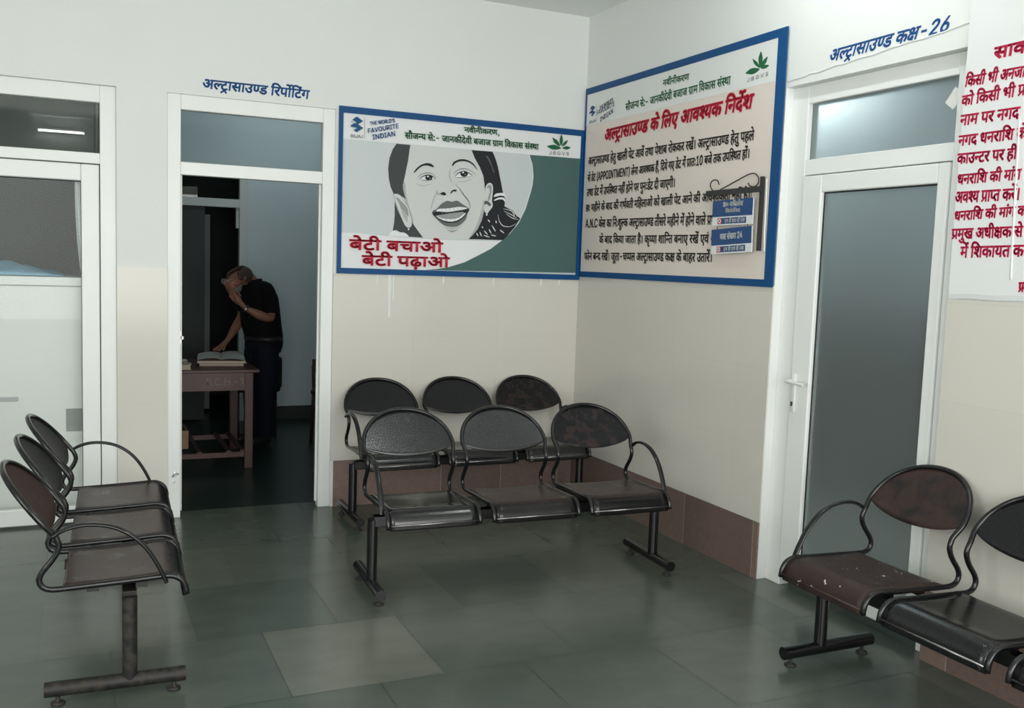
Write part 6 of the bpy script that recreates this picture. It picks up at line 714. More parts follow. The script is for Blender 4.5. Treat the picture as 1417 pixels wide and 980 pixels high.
# door_3 : frosted glass door, shut
d3 = empty_struct('door_3', (0.07, -2.61, 0))
f = MB(); X0, X1 = 0.05, 0.115
beam(f, (X0, -2.186, 0), (X1, -2.075, 2.515)); beam(f, (X0, -3.143, 0), (X1, -3.064, 2.515))
beam(f, (X0 + .001, -3.064, 2.426), (X1 - .001, -2.186, 2.515)); beam(f, (X0 + .001, -3.064, 2.080), (X1 - .001, -2.186, 2.155))
f.build('door_frame', M_UPVC, d3)
MB().box((0.078, -3.064, 2.155), (0.084, -2.186, 2.426)).build('transom_pane', M_FROST, d3)
lf = MB(); A0, A1 = 0.040, 0.094
beam(lf, (A0, -2.322, 0.05), (A1, -2.190, 2.074), .006); beam(lf, (A0, -3.060, 0.05), (A1, -3.003, 2.074), .006)
beam(lf, (A0 + .001, -3.003, 1.990), (A1 - .001, -2.322, 2.074), .006); beam(lf, (A0 + .001, -3.003, 0.05), (A1 - .001, -2.322, 0.150), .006)
leaf3 = lf.build('door_leaf', M_UPVC, d3)
MB().box((0.066, -3.003, 0.150), (0.072, -2.322, 1.990)).build('glass_pane', M_FROST, leaf3)
gk = MB()
for a, c in (((.060, -3.003, 1.984), (.065, -2.322, 1.990)), ((.060, -2.326, .150), (.065, -2.322, 1.990)), ((.060, -3.003, .150), (.065, -2.999, 1.990))): gk.box(a, c)
gk.build('gasket', M_GASKET, leaf3)
hd = MB(); hd.box((0.031, -2.235, 0.905), (0.040, -2.205, 1.095), bev=.003)
hd.tube(soft([(0.036, -2.218, 1.06), (-0.004, -2.218, 1.06), (-0.014, -2.228, 1.06), (-0.012, -2.29, 1.058), (-0.008, -2.335, 1.056)], 4), .009, 10)
ha = hd.build('door_handle', mat('handle_white', (0.78, 0.79, 0.77), 0.25), leaf3, True)
autosmooth(ha)
MB().lathe([(.0, 0), (.006, 0), (.006, .022), (0, .022)], (0.0305, -2.22, 0.935), 10).build('keyhole', M_GASKET, ha)
# door_4 : far door of the office
d4 = empty_struct('door_4', (-2.1, 3.43, 0))
M_GREYFRAME = mat('grey_door_frame', (0.60, 0.64, 0.62), 0.5)
f = MB(); f.box((-1.822, 3.37, 0), (-1.742, 3.46, 2.42), bev=.004); f.box((-2.42, 3.37, 2.03), (-1.822, 3.455, 2.108), bev=.004)
f.box((-2.42, 3.37, 0), (-2.36, 3.46, 2.42), bev=.004); f.box((-1.85, 3.40, 1.84), (-1.822, 3.45, 2.03), bev=.003)
f.build('door_frame', M_GREYFRAME, d4)
MB().box((-2.36, 3.41, 2.108), (-1.822, 3.416, 2.42)).build('transom_pane', M_GLASS_D, d4)
MB().box((-2.36, 3.41, 0.02), (-2.13, 3.435, 2.03), bev=.003).build('door_leaf', mat('dark_door_leaf', (0.030, 0.036, 0.036), 0.6), d4)
# ------------------------------------------------------------------ lettering and painted boards
ROT_BACK = (PI / 2, 0, 0)
ROT_RIGHT = (PI / 2, 0, -PI / 2)
GLYPH_FILL = {}
def glyph_fill(g):
    """flat faces of one glyph and its outlines, in glyph units"""
    if g not in GLYPH_FILL:
        cons = [[tuple(map(int, q.split(','))) for q in con.split()] for con in GLYPHS[g].split('|')]
        cu = bpy.data.curves.new('glyph', 'CURVE'); cu.dimensions = '2D'; cu.fill_mode = 'BOTH'
        for pts in cons:
            sp = cu.splines.new('POLY'); sp.points.add(len(pts) - 1); sp.use_cyclic_u = True
            for q, (x, y) in zip(sp.points, pts): q.co = (x, y, 0, 1)
        tmp = bpy.data.objects.new('glyph', cu); C.objects.link(tmp)
        dg = bpy.context.evaluated_depsgraph_get(); dg.update()
        me = bpy.data.meshes.new_from_object(tmp.evaluated_get(dg))
        GLYPH_FILL[g] = ([(v.co.x, v.co.y) for v in me.vertices], [list(p.vertices) for p in me.polygons], cons)
        bpy.data.objects.remove(tmp); bpy.data.curves.remove(cu); bpy.data.meshes.remove(me)
    return GLYPH_FILL[g]
def letter_mesh(name, keys, bold, flip):
    """brush lettering: each glyph filled, its outline thickened by the width of the brush"""
    V = []; F = []
    for key in keys:
        run, wid, hei, p = TEXTS[key]
        ox, oz = p[0] * flip, p[1]
        ux, uz = (p[2] - p[0]) * flip / wid, (p[3] - p[1]) / wid
        vx, vz = (p[0] - p[4]) * flip / hei, (p[1] - p[5]) / hei
        ox -= vx * hei; oz -= vz * hei
        for item in run.split():
            g, gx = item.split('@'); gx = int(gx)
            T_ = lambda x, y: (ox + ux * (x + gx) + vx * y, oz + uz * (x + gx) + vz * y)
            vs, fs, cons = glyph_fill(g)
            n = len(V); V += [(*T_(x, y), 0.0) for x, y in vs]; F += [[n + k for k in f] for f in fs]
            if bold <= 0: continue
            for con in cons:
                q = [Vector(T_(x, y)) for x, y in con]; m = len(q); nrm = []
                for k in range(m):
                    a = (q[k] - q[k - 1]); b_ = (q[(k + 1) % m] - q[k])
                    if a.length < 1e-7 or b_.length < 1e-7: nrm.append(Vector((0, 0))); continue
                    a.normalize(); b_.normalize()
                    t = Vector((-a.y - b_.y, a.x + b_.x))
                    nrm.append(t.normalized() if t.length > 1e-4 else Vector((-a.y, a.x)))
                n = len(V)
                for c_, d_ in zip(q, nrm): V.append((c_.x + d_.x * bold, c_.y + d_.y * bold, 0.0)); V.append((c_.x - d_.x * bold, c_.y - d_.y * bold, 0.0))
                for k in range(m):
                    k2 = (k + 1) % m; F.append([n + 2 * k, n + 2 * k + 1, n + 2 * k2 + 1, n + 2 * k2])
    me = bpy.data.meshes.new(name); me.from_pydata(V, [], F)
    bm = bmesh.new(); bm.from_mesh(me)
    for f in bm.faces: f.normal_update()
    bmesh.ops.reverse_faces(bm, faces=[f for f in bm.faces if f.normal.z < 0])
    bm.to_mesh(me); bm.free()
    return me
def lettering(name, keys, m, parent, plane, depth, bold=0.0, thick=0.0):
    o = link(name, letter_mesh(name, keys, bold, -1 if plane == 'right' else 1), m)
    o.rotation_euler = ROT_RIGHT if plane == 'right' else ROT_BACK
    o.location = (-depth, 0, 0) if plane == 'right' else (0, -depth, 0)
    attach(o, parent)
    return o
def flat(name, shapes, parent, plane, depth, pal):
    """painted shapes, one above the other by a coat of paint"""
    bm = bmesh.new(); cols = []
    fl = -1 if plane == 'right' else 1
    for k, (col, sm, s) in enumerate(shapes):
        P = [(float(a) * fl, float(c)) for a, c in (q.split(',') for q in s.split())]
        if sm == 1: P = [(v.x, v.y) for v in soft([(a, c, 0) for a, c in P], 4, True)]
        if col not in cols: cols.append(col)
        ar = sum(P[i - 1][0] * P[i][1] - P[i][0] * P[i - 1][1] for i in range(len(P)))
        if ar < 0 and sm != 2: P.reverse()
        if sm == 2:   # a brush stroke: two sides of a ribbon
            n = len(P) // 2; vs = [bm.verts.new((a, c, k * 0.00011)) for a, c in P]
            for i in range(n - 1):
                f = bm.faces.new((vs[i], vs[i + 1], vs[2 * n - 2 - i], vs[2 * n - 1 - i])); f.material_index = cols.index(col)
            continue
        vs = [bm.verts.new((a, c, k * 0.00011)) for a, c in P]
        for tri in tessellate_polygon([[Vector((a, c, 0)) for a, c in P]]):
            try: f = bm.faces.new([vs[i] for i in tri]); f.material_index = cols.index(col)
            except ValueError: pass
    bm.normal_update()
    bmesh.ops.reverse_faces(bm, faces=[f for f in bm.faces if f.normal.z < 0])
    me = bpy.data.meshes.new(name); bm.to_mesh(me); bm.free()
    o = link(name, me, [pal[c] for c in cols])
    o.rotation_euler = ROT_RIGHT if plane == 'right' else ROT_BACK
    o.location = (-depth, 0, 0) if plane == 'right' else (0, -depth, 0)
    attach(o, parent)
    return o
def paint(name, c, rough=0.65): return mat(name, c, rough, 0.35)
PAL = {
    'white': paint('paint_white', (0.80, 0.82, 0.83)), 'teal': paint('paint_teal', (0.068, 0.138, 0.130)),
    'pale_edge': paint('paint_pale_edge', (0.70, 0.74, 0.74)), 'skin': paint('paint_pale_skin', (0.65, 0.66, 0.655)),
    'skin_shade': paint('paint_soft_grey', (0.44, 0.46, 0.46)), 'hair': paint('paint_black_hair', (0.014, 0.015, 0.019)),
    'hair_grey': paint('paint_charcoal', (0.055, 0.06, 0.063)), 'hair_light': paint('paint_slate', (0.10, 0.105, 0.11)),
    'line': paint('paint_dark_line', (0.09, 0.095, 0.10)), 'grey': paint('paint_mid_grey', (0.32, 0.33, 0.33)),
    'lip': paint('paint_lip_grey', (0.14, 0.15, 0.15)), 'blue_dark': paint('paint_logo_blue', (0.016, 0.085, 0.20)),
    'rule': paint('paint_rule', (0.45, 0.43, 0.43)), 'leaf_green': paint('paint_leaf_green', (0.012, 0.115, 0.045)),
}
INK_BLUE = paint('ink_blue', (0.012, 0.090, 0.29)); INK_GREEN = paint('ink_green', (0.012, 0.13, 0.04))
INK_RED = paint('ink_red', (0.60, 0.018, 0.052)); INK_RED2 = paint('ink_crimson', (0.60, 0.016, 0.085))
INK_BLACK = paint('ink_black', (0.022, 0.021, 0.022)); INK_GREY = paint('ink_grey', (0.25, 0.25, 0.26)); INK_NAVY = paint('ink_navy', (0.03, 0.05, 0.11))
M_FIELD = mat('board_grey_field', (0.58, 0.635, 0.64), 0.4, 0.4, noise=0.03, nscale=3)
M_CREAM = mat('board_cream', (0.78, 0.70, 0.635), 0.42, 0.4, noise=0.03, nscale=2.5)
M_HEAD = mat('board_header', (0.77, 0.79, 0.775), 0.42, 0.4)

# board on the back wall
bd = thing('painted_board', 'blue bordered painted board of a laughing girl with red lettering', 'sign', (-0.87, -0.002, 2.02))
MB().box((-1.735, -0.012, 1.502), (0.0, -0.0085, 2.53)).build('board_panel', M_FIELD, bd)
flat('painted_picture', ART_BACK[:-9], bd, 'back', 0.0122, PAL)
flat('hexagon_emblem', ART_BACK[-9:-5], bd, 'back', 0.0218, PAL)
flat('leaf_emblem', ART_BACK[-5:], bd, 'back', 0.0218, PAL)
b = MB()
for a, c in (((-1.735, -0.0215, 2.492), (-0.012, -0.008, 2.532)), ((-1.735, -0.0215, 1.498), (-0.012, -0.008, 1.534)), ((-1.737, -0.0216, 1.498), (-1.712, -0.008, 2.532)), ((-0.036, -0.0216, 1.498), (-0.0085, -0.008, 2.532))): b.box(a, c)
b.build('board_border', M_BLUE, bd)
lettering('green_lettering', ['A_g1', 'A_g2'], INK_GREEN, bd, 'back', 0.0232, 0.0018)
lettering('red_lettering', ['A_r1', 'A_r2'], INK_RED, bd, 'back', 0.0232, 0.0042)
lettering('slogan_lettering', ['A_w1', 'A_w2', 'A_w3'], INK_BLUE, bd, 'back', 0.0232, 0.0012)
lettering('logo_lettering', ['A_bajaj'], INK_GREY, bd, 'back', 0.0232, 0.0005)
lettering('leaf_lettering', ['A_jb'], INK_GREY, bd, 'back', 0.0232, 0.0005)
# board on the right wall
bd = thing('notice_board', 'blue bordered cream notice with black hindi lines under a red heading', 'sign', (-0.002, -1.04, 2.15))
MB().box((-0.012, -2.075, 1.527), (-0.0085, -0.023, 2.81)).build('board_panel', M_CREAM, bd)
MB().box((-0.0135, -2.075, 2.558), (-0.0121, -0.023, 2.81)).build('header_band', M_HEAD, bd)
flat('hexagon_emblem', ART_RIGHT[:-5], bd, 'right', 0.0139, PAL)
flat('leaf_emblem', ART_RIGHT[-5:], bd, 'right', 0.0139, PAL)
b = MB()
for a, c in (((-0.0165, -2.075, 2.770), (-0.0085, -0.023, 2.812)), ((-0.0165, -2.075, 1.522), (-0.0085, -0.023, 1.560)), ((-0.0166, -2.076, 1.522), (-0.0085, -2.010, 2.812)), ((-0.0166, -0.040, 1.522), (-0.0085, -0.0225, 2.812))): b.box(a, c)
b.build('board_border', M_BLUE, bd)
lettering('green_lettering', ['B_g1', 'B_g2'], INK_GREEN, bd, 'right', 0.0152, 0.0018)
lettering('red_heading', ['B_title'], INK_RED, bd, 'right', 0.0152, 0.0060)
for i in range(1, 8): lettering('text_line', ['B_l%d' % i], INK_BLACK, bd, 'right', 0.0152, 0.0020)
lettering('slogan_lettering', ['B_w1', 'B_w2', 'B_w3'], INK_NAVY, bd, 'right', 0.0152, 0.0010)
lettering('logo_lettering', ['B_bajaj'], INK_GREY, bd, 'right', 0.0152, 0.0005)
lettering('leaf_lettering', ['B_jb'], INK_GREY, bd, 'right', 0.0152, 0.0005)
# lettering painted straight on the walls
tag(lettering('wall_lettering', ['doorA'], INK_BLUE, None, 'back', 0.0012, 0.0030), 'blue hindi lettering on the wall above the open office doorway', 'sign', 'door names painted on the walls')
tag(lettering('wall_lettering', ['doorB'], INK_BLUE, None, 'right', 0.0012, 0.0028), 'blue hindi lettering ending in 26 above the frosted door', 'sign', 'door names painted on the walls')
wn = thing('wall_notice', 'red hindi notice painted on the white wall right of the frosted door', 'sign', (-0.014, -3.4, 2.0))
lettering('heading', ['R0'], INK_RED2, wn, 'right', 0.0142, 0.0036)
for i in range(1, 11): lettering('text_line', ['R%d' % i], INK_RED2, wn, 'right', 0.0142, 0.0025)
lettering('last_line', ['R11'], INK_RED2, wn, 'right', 0.0142, 0.0032)
# ------------------------------------------------------------------ three-seat steel benches
def bench(label, loc, rz, legx, seats, backs, stand=None, pitch=0.52):
    tb = thing('waiting_bench', label, 'bench', (0, 0, 0), 0, 'three-seat steel waiting benches')
    stand = stand or M_TUBE
    P = lambda x, u, z: (x, -u, z)
    W = 0.2235; R = 0.0105
    lean = lambda z: -0.242 - (z - 0.615) * 0.775
    prof = [(0.192, 0.364), (0.187, 0.395), (0.172, 0.420), (0.148, 0.434), (0.118, 0.438), (0.03, 0.433), (-0.10, 0.428), (-0.205, 0.424), (-0.250, 0.424), (-0.278, 0.436),
            (-0.288, 0.462), (-0.277, 0.490), (-0.256, 0.516), (-0.236, 0.545), (-0.226, 0.574), (-0.231, 0.597), (-0.242, 0.617)]
    for i in range(3):
        cx = (i - 1) * pitch
        side = [(-W, u, z) for u, z in prof]
        arch = []
        for k in range(0, 25):
            t = PI - PI * k / 24
            c_, s_ = math.cos(t), math.sin(t)
            z = 0.655 + 0.168 * abs(s_) ** 0.96
            arch.append((0.234 * (abs(c_) ** 0.94) * (1 if c_ > 0 else -1), lean(z) + 0.012 * (1 - c_ * c_) * -1.0, z))
        path = side + arch + [(W, u, z) for u, z in reversed(prof)]
        pts = soft([P(cx + x, u, z) for x, u, z in path], 2)
        fr = MB().tube(pts, R, 10).build('seat_frame', M_TUBE_W if seats[i] != 'black' else M_TUBE, tb, True)
        # perforated seat sheet, rolled over at the front
        sp = [(-0.212, 0.4265), (-0.205, 0.432), (-0.10, 0.4325), (0.02, 0.437), (0.10, 0.442), (0.135, 0.441), (0.160, 0.432), (0.178, 0.415), (0.189, 0.392), (0.193, 0.362), (0.188, 0.354), (0.178, 0.354)]
        sp = [(v.x, v.y) for v in soft([(a, b, 0) for a, b in sp], 3)]
        ln = [0.0]
        for q in range(1, len(sp)): ln.append(ln[-1] + math.hypot(sp[q][0] - sp[q - 1][0], sp[q][1] - sp[q - 1][1]))
        nq = len(sp) - 1
        def fn(a, b_):
            q = round(b_ * nq); x = (a - 0.5) * 2 * (W - 0.011)
            dip = -0.004 * (1 - (2 * a - 1) ** 2) * (1 if q < 12 else 0.2)
            return P(cx + x, sp[q][0], sp[q][1] + dip)
        s = MB().grid(fn, 12, nq, lambda a, b_: (a * 2 * W, ln[round(b_ * nq)])).build('seat', M_SEATS[seats[i]], tb, True)
        solid(s, 0.003, -1)
        lip = MB().tube([P(cx - W + .012, .1935, .379), P(cx + W - .012, .1935, .379)], .0042, 8).build('seat_lip', M_LIP if stand is M_TUBE and seats[i] != 'speck' else M_SEATS[seats[i]], s, True)
        # back panel: arched top, sagging lower edge
        def top(a): return 0.655 + 0.168 * max(0.0, 1 - a * a) ** 0.48
        def bot(a): return 0.655 - 0.048 * max(0.0, 1 - a * a) ** 0.75
        def fb(a, b_):
            x = -1 + 2 * a; x = math.sin(x * PI / 2); z = bot(x) + (top(x) - bot(x)) * b_
            hw = 0.228
            return P(cx + x * hw, lean(z) - 0.014 * (1 - x * x) - 0.001, z)
        bk = MB().grid(fb, 32, 10, lambda a, b_: ((math.sin((2 * a - 1) * PI / 2)) * 0.228, (bot(math.sin((2 * a - 1) * PI / 2)) + (top(math.sin((2 * a - 1) * PI / 2)) - bot(math.sin((2 * a - 1) * PI / 2))) * b_))).build('backrest', M_SEATS[backs[i]], tb, True)
        solid(bk, 0.003, 0)
        # pressed cradle under the sheet
        MB().box(P(cx - 0.20, 0.06, 0.396), P(cx + 0.20, 0.02, 0.430)).box(P(cx - 0.20, -0.10, 0.396), P(cx + 0.20, -0.14, 0.427)).box(P(cx - 0.05, 0.06, 0.382), P(cx + 0.05, -0.14, 0.398)).build('seat_bracket', M_TUBE, tb)
    x_end = pitch + W
    for sx in (-1, 1):
        x = sx * (x_end + 0.013)
        pts = soft([P(x, -0.246, 0.612), P(x, -0.215, 0.632), P(x, -0.165, 0.646), P(x, -0.105, 0.646), P(x, -0.045, 0.630), P(x, 0.01, 0.596), P(x, 0.055, 0.548), P(x, 0.09, 0.490), P(x, 0.115, 0.436), P(x, 0.122, 0.418)], 4)
        MB().tube(pts, 0.01, 12, flat=(0.0135, 0.0075), side=(1, 0, 0)).build('armrest', M_TUBE, tb, True)
    MB().box((-legx, -0.024, 0.332), (legx, 0.024, 0.384), bev=.003).build('cross_beam', stand if stand is not M_TUBE else M_TUBE, tb)
    for sx in (-1, 1):
        x = sx * legx
        lg = MB()
        lg.tube([(x, 0, 0.06), (x, 0, 0.366)], 0.0255, 18)
        leg = autosmooth(lg.build('leg', stand, tb))
        ft = MB(); ft.tube([P(x, -0.278, 0.056), P(x, 0.190, 0.056)], 0.0265, 18)
        foot = autosmooth(ft.build('foot_bar', stand, leg))
        for u in (-0.235, 0.15):
            MB().lathe([(0.0, 0), (0.024, 0), (0.024, 0.006), (0.012, 0.012), (0.008, 0.016), (0.008, 0.034), (0.0, 0.035)], P(x, u, 0.0), 14).build('foot_pad', M_RUBBER if stand is M_TUBE else stand, leg, True)
        MB().lathe([(0.0, 0), (0.02, 0.0), (0.021, 0.004), (0.0, 0.005)], (x, 0, 0.364), 14).build('post_cap', stand, leg)
    tb.location = loc; tb.rotation_euler = (0, 0, rz)
    return tb
bench('black three-seat bench in front of another, worn brown middle seat, centre of the hall', (-1.184, -1.68, 0), math.radians(-2.5), 0.77, ['grey', 'brown', 'brown'], ['grey', 'grey', 'patchy'])
bench('black three-seat bench against the tiled wall under the painted girl', (-0.945, -0.425, 0), 0.0, 0.775, ['grey', 'grey', 'grey'], ['black', 'black', 'patchy'])
bench('brown-seated bench seen end-on at left with a rust-scaled leg', (-3.033, -1.645, 0), math.radians(88), 0.725, ['brown', 'brown', 'brown'], ['red', 'matt', 'matt'], M_RUSTY, 0.527)
bench('bench at right under the red notice with a paint-spotted brown end seat', (-0.43, -3.71, 0), math.radians(-90), 0.705, ['speck', 'black', 'brown'], ['mottled', 'black', 'black'], None, 0.523)

# ------------------------------------------------------------------ bracket with two hanging name plates
def lettering_local(name, keys, m, parent, M, z, bold):
    o = link(name, letter_mesh(name, keys, bold, 1), m); o.matrix_basis = M @ Matrix.Translation((0, 0, z)); attach(o, parent)
    return o
R_RIGHT = Matrix(((0, 0, -1, 0), (-1, 0, 0, 0), (0, 1, 0, 0), (0, 0, 0, 1)))
SX = -0.040
br = thing('sign_bracket', 'grey iron scroll bracket on the cream notice carrying two plates', 'bracket', (SX, -1.95, 1.86))
b = MB(); b.box((-0.034, -1.974, 1.706), (-0.0172, -1.955, 2.084)); b.build('wall_bar', M_BLACKIRON, br)
b = MB(); b.box((SX - .006, -1.972, 2.006), (SX + .006, -1.512, 2.034)); b.build('arm', M_BLACKIRON, br)
L_ = 0.46
def scr(px, py): return (SX, -1.972 + (655 - px) / 575 * L_, 2.020 + (255 - py) * 0.00048)
b = MB(); b.tube(soft([scr(*p) for p in ((525, 180), (545, 212), (590, 225), (625, 195), (628, 140), (600, 95), (560, 80), (500, 97), (420, 135), (330, 178), (250, 215), (190, 242), (145, 222), (118, 172), (128, 125), (162, 107), (195, 120), (215, 165))], 5), .0035, 8)
b.build('scroll', M_BLACKIRON, br, True)
for y in (-1.90, -1.60): MB().tube([(SX, y, 2.006), (SX, y, 1.979)], .0022, 6).build('hook', M_BLACKIRON, br)
M_SBLUE = mat('plate_blue', (0.012, 0.062, 0.20), 0.3, 0.5); M_SWHITE = mat('plate_white', (0.78, 0.80, 0.80), 0.3, 0.5); M_SRED = mat('plate_red', (0.60, 0.03, 0.05), 0.35)
def plate(label, zbot, yc, tilt, keys, bolds):
    M = Matrix.Translation((SX, yc, zbot)) @ R_RIGHT @ Matrix.Rotation(tilt, 4, 'Z')
    base = M.copy()
    t = thing('name_plate', label, 'sign', (SX, yc, zbot), 0, 'plates hanging from the scroll bracket')
    def piece(name, a, c, m):
        o = MB().box(a, c).build(name, m); o.matrix_basis = M; attach(o, t); return o
    piece('plate', (-0.171, 0, -0.004), (0.171, 0.135, 0.004), M_SWHITE)
    piece('blue_field', (-0.171, 0.047, 0.0041), (0.171, 0.135, 0.0052), M_SBLUE)
    piece('blue_strip', (-0.12, 0.008, 0.0041), (0.122, 0.040, 0.0052), M_SBLUE)
    e = piece('emblem', (-0.12, 0.008, 0.0053), (-0.084, 0.040, 0.0058), M_SRED)
    o = MB().lathe([(0.0, 0.0059), (0.0125, 0.0059), (0.0125, 0.0062), (0.0, 0.0062)], (-0.102, 0.024, 0), 16).build('emblem_disc', M_SWHITE); o.matrix_basis = M; attach(o, e)
    o = MB().box((-0.107, 0.019, 0.0063), (-0.097, 0.029, 0.0066)).build('emblem_square', M_SBLUE); o.matrix_basis = M; attach(o, e)
    for k, (key, bo) in enumerate(zip(keys, bolds)):
        lettering_local('lettering', [key], M_SWHITE, t, M, 0.0060, bo)
    if zbot < 1.75:
        for yy, zz in ((-1.885, 1.835), (-1.625, 1.825)): MB().tube([(SX, yy, zz + .012), (SX, yy, zz - .008)], .002, 6).build('wire_link', M_BLACKIRON, t)
    return t
plate('upper blue and white name plate, two lines of white lettering', 1.842, -1.752, math.radians(0.5), ['S_a', 'S_b', 'S_d'], [.0018, .0012, .0012])
plate('lower blue and white plate, one white line with the number 24', 1.692, -1.758, math.radians(2.5), ['S_c', 'S_d'], [.0018, .0012])

# thin white wire run down the wall beside the bracket, and one over the red notice
tag(MB().tube(soft([(-0.021, -1.992, 2.07), (-0.0195, -1.994, 1.95), (-0.021, -1.999, 1.8), (-0.0195, -2.003, 1.70)], 6), .004, 8).build('cable', M_UPVC, None, True), 'short white cable beside the iron bracket upright', 'cable')
struct(MB().tube(soft([(-0.0125, -3.408, 2.20), (-0.0125, -3.412, 2.05), (-0.0125, -3.42, 1.8), (-0.0125, -3.428, 1.60)], 6), .0045, 8).build('trim_5', M_WASH, None, True))
pp = MB().box((-0.038, -0.028, -0.0006), (0.038, 0.028, 0.0006)).build('paper_sticker', mat('paper', (0.80, 0.80, 0.76), 0.8))
pp.matrix_basis = Matrix.Translation((0.0755, -3.028, 2.338)) @ R_RIGHT @ Matrix.Rotation(math.radians(52), 4, 'Z')
tag(pp, 'small white paper square stuck on the glass above the frosted door', 'sticker')

# ------------------------------------------------------------------ behind the glazed door: counter and cloth
cb = thing('counter', 'white counter front right behind the left glazed door', 'cabinet', (-3.6, 0.4, 0))
M_LAM = mat('white_laminate', (0.85, 0.85, 0.83), 0.35)
MB().box((-4.45, 0.20, 0), (-3.12, 0.75, 1.375), bev=.004).build('body', M_LAM, cb)
MB().box((-4.47, 0.17, 1.377), (-3.10, 0.77, 1.43), bev=.006).build('counter_top', M_LAM, cb)
MB().box((-3.285, 0.192, 0.52), (-3.195, 0.1995, 0.655), bev=.002).build('vent_grille', mat('vent_grey', (0.33, 0.34, 0.33), 0.5), cb)
MB().box((-3.80, 0.188, 0.708), (-3.535, 0.1995, 0.732), bev=.002).build('handle', mat('handle_grey', (0.50, 0.52, 0.51), 0.4), cb)
def cloth(a, b_):
    x = -4.15 + a * 0.86; y = 0.24 + b_ * 0.42
    e = max(0.0, math.sin(PI * a) ** 0.7 * math.sin(PI * b_) ** 0.6)
    h = 0.075 * e * (1.2 - 0.45 * a) + 0.010 * math.sin(16 * a + 7 * b_) * e + 0.007 * math.sin(31 * a - 12 * b_) * e
    return (x, y, 1.432 + max(0.0, h))
cl = MB().grid(cloth, 44, 20).build('folded_cloth', mat('blue_cloth', (0.30, 0.52, 0.68), 0.9, 0.1, noise=0.12, nscale=18), None, True)
solid(cl, 0.004, 1); tag(cl, 'pale blue cloth heaped on the white counter behind glass', 'cloth')
def drape(a, b_):
    wd = 0.055 * (1 - b_) ** 0.8 + 0.008
    return (-3.165 - wd * a - 0.02 * math.sin(b_ * 2.0) * a, 0.175 + 0.014 * math.sin(9 * a + 2 * b_), 2.02 - b_ * 0.60)
dr = MB().grid(drape, 10, 16).build('curtain', mat('curtain_white', (0.80, 0.84, 0.84), 0.9, 0.1), None, True)
solid(dr, 0.003, 0); tag(dr, 'narrow white curtain end hanging inside the left glazed door', 'curtain')
# ------------------------------------------------------------------ the office seen through the open doorway
M_WOOD = mat('red_brown_wood', (0.075, 0.026, 0.021), 0.4, 0.5, noise=0.25, nscale=14)
M_WOODD = mat('dark_wood', (0.06, 0.028, 0.024), 0.5, noise=0.2, nscale=14)
tb = thing('office_table', 'red-brown wooden table with white painted letters in the office doorway', 'table', (-2.49, 1.67, 0))
MB().box((-2.995 + .12, 1.262, 0.722), (-1.985, 2.075, 0.745), bev=.004).build('tabletop', M_WOOD, tb)
ap = MB(); ap.box((-2.84, 1.275, 0.59), (-2.09, 1.298, 0.7215)); ap.box((-2.84, 2.035, 0.59), (-2.09, 2.058, 0.7215)); ap.box((-2.062, 1.325, 0.59), (-2.04, 2.01, 0.7215)); ap.box((-2.87, 1.325, 0.59), (-2.85, 2.01, 0.7215))
apron = ap.build('apron', M_WOOD, tb)
M_CHALK = mat('chalk_white', (0.36, 0.31, 0.28), 0.8)
for key in ('T_a', 'T_b'): lettering_local('painted_letters', [key], M_CHALK, apron, Matrix.Translation((-2.37, 1.2742, 0.628)) @ Matrix.Rotation(PI / 2, 4, 'X'), 0, .0015)
for x, y in ((-2.09, 1.27), (-2.09, 2.01), (-2.87, 1.27), (-2.87, 2.01)):
    MB().box((x, y, 0), (x + 0.06, y + 0.055, 0.7215), bev=.003).build('leg', M_WOOD, tb)
MB().box((-2.81, 1.28, 0.088), (-2.09, 1.315, 0.125)).build('stretcher', M_WOOD, tb); MB().box((-2.81, 2.02, 0.088), (-2.09, 2.055, 0.125)).build('stretcher', M_WOOD, tb)
for x in (-2.74, -2.56, -2.43, -2.22, -2.12): MB().box((x, 1.285, 0.1255), (x + 0.035, 2.05, 0.138)).build('foot_slat', M_WOODD, tb)
# registers on the table
M_PAGE = mat('paper_page', (0.62, 0.64, 0.60), 0.8, 0.2, noise=0.05, nscale=10); M_EDGE = mat('paper_edge', (0.55, 0.47, 0.36), 0.8, 0.2)
def book(name, label, cx, cy, z, w, d, h, rz, cover, open_=False, group='registers on the office table'):
    t = thing(name, label, 'book', (0, 0, 0), 0, group)
    if open_:
        MB().box((-w / 2, -d / 2, 0), (w / 2, d / 2, 0.004)).build('cover', cover, t)
        def pg(a, b_):
            x = (a - .5) * (w - .012)
            bul = abs(math.sin(a * 2 * PI)) ** 0.6
            return (x, (b_ - .5) * (d - .012), 0.006 + h * (0.45 + 0.55 * bul) + 0.006 * math.sin(5 * b_ + 4 * a))
        MB().grid(pg, 28, 8).build('open_page', M_PAGE, t, True)
        e = MB(); e.box((-w / 2 + .006, -d / 2 + .006, 0.0042), (w / 2 - .006, d / 2 - .006, 0.005 + h * 0.44)); e.build('page_block', M_EDGE, t)
    else:
        MB().box((-w / 2, -d / 2, 0), (w / 2, d / 2, 0.003)).box((-w / 2, -d / 2, h - .003), (w / 2, d / 2, h)).box((-w / 2, -d / 2, .003), (-w / 2 + .004, d / 2, h - .003)).build('cover', cover, t)
        MB().box((-w / 2 + .0045, -d / 2 + .006, 0.0034), (w / 2 - .006, d / 2 - .006, h - .0034)).build('page_block', M_EDGE, t)
    t.location = (cx, cy, z); t.rotation_euler = (0, 0, rz)
    return t
M_COVR = mat('cover_brown', (0.10, 0.05, 0.035), 0.6); M_COVG = mat('cover_grey', (0.30, 0.31, 0.30), 0.6)
book('register', 'brown-covered register lying under the open ledger on the table', -2.20, 1.72, 0.7455, 0.33, 0.46, 0.026, -0.12, M_COVR)
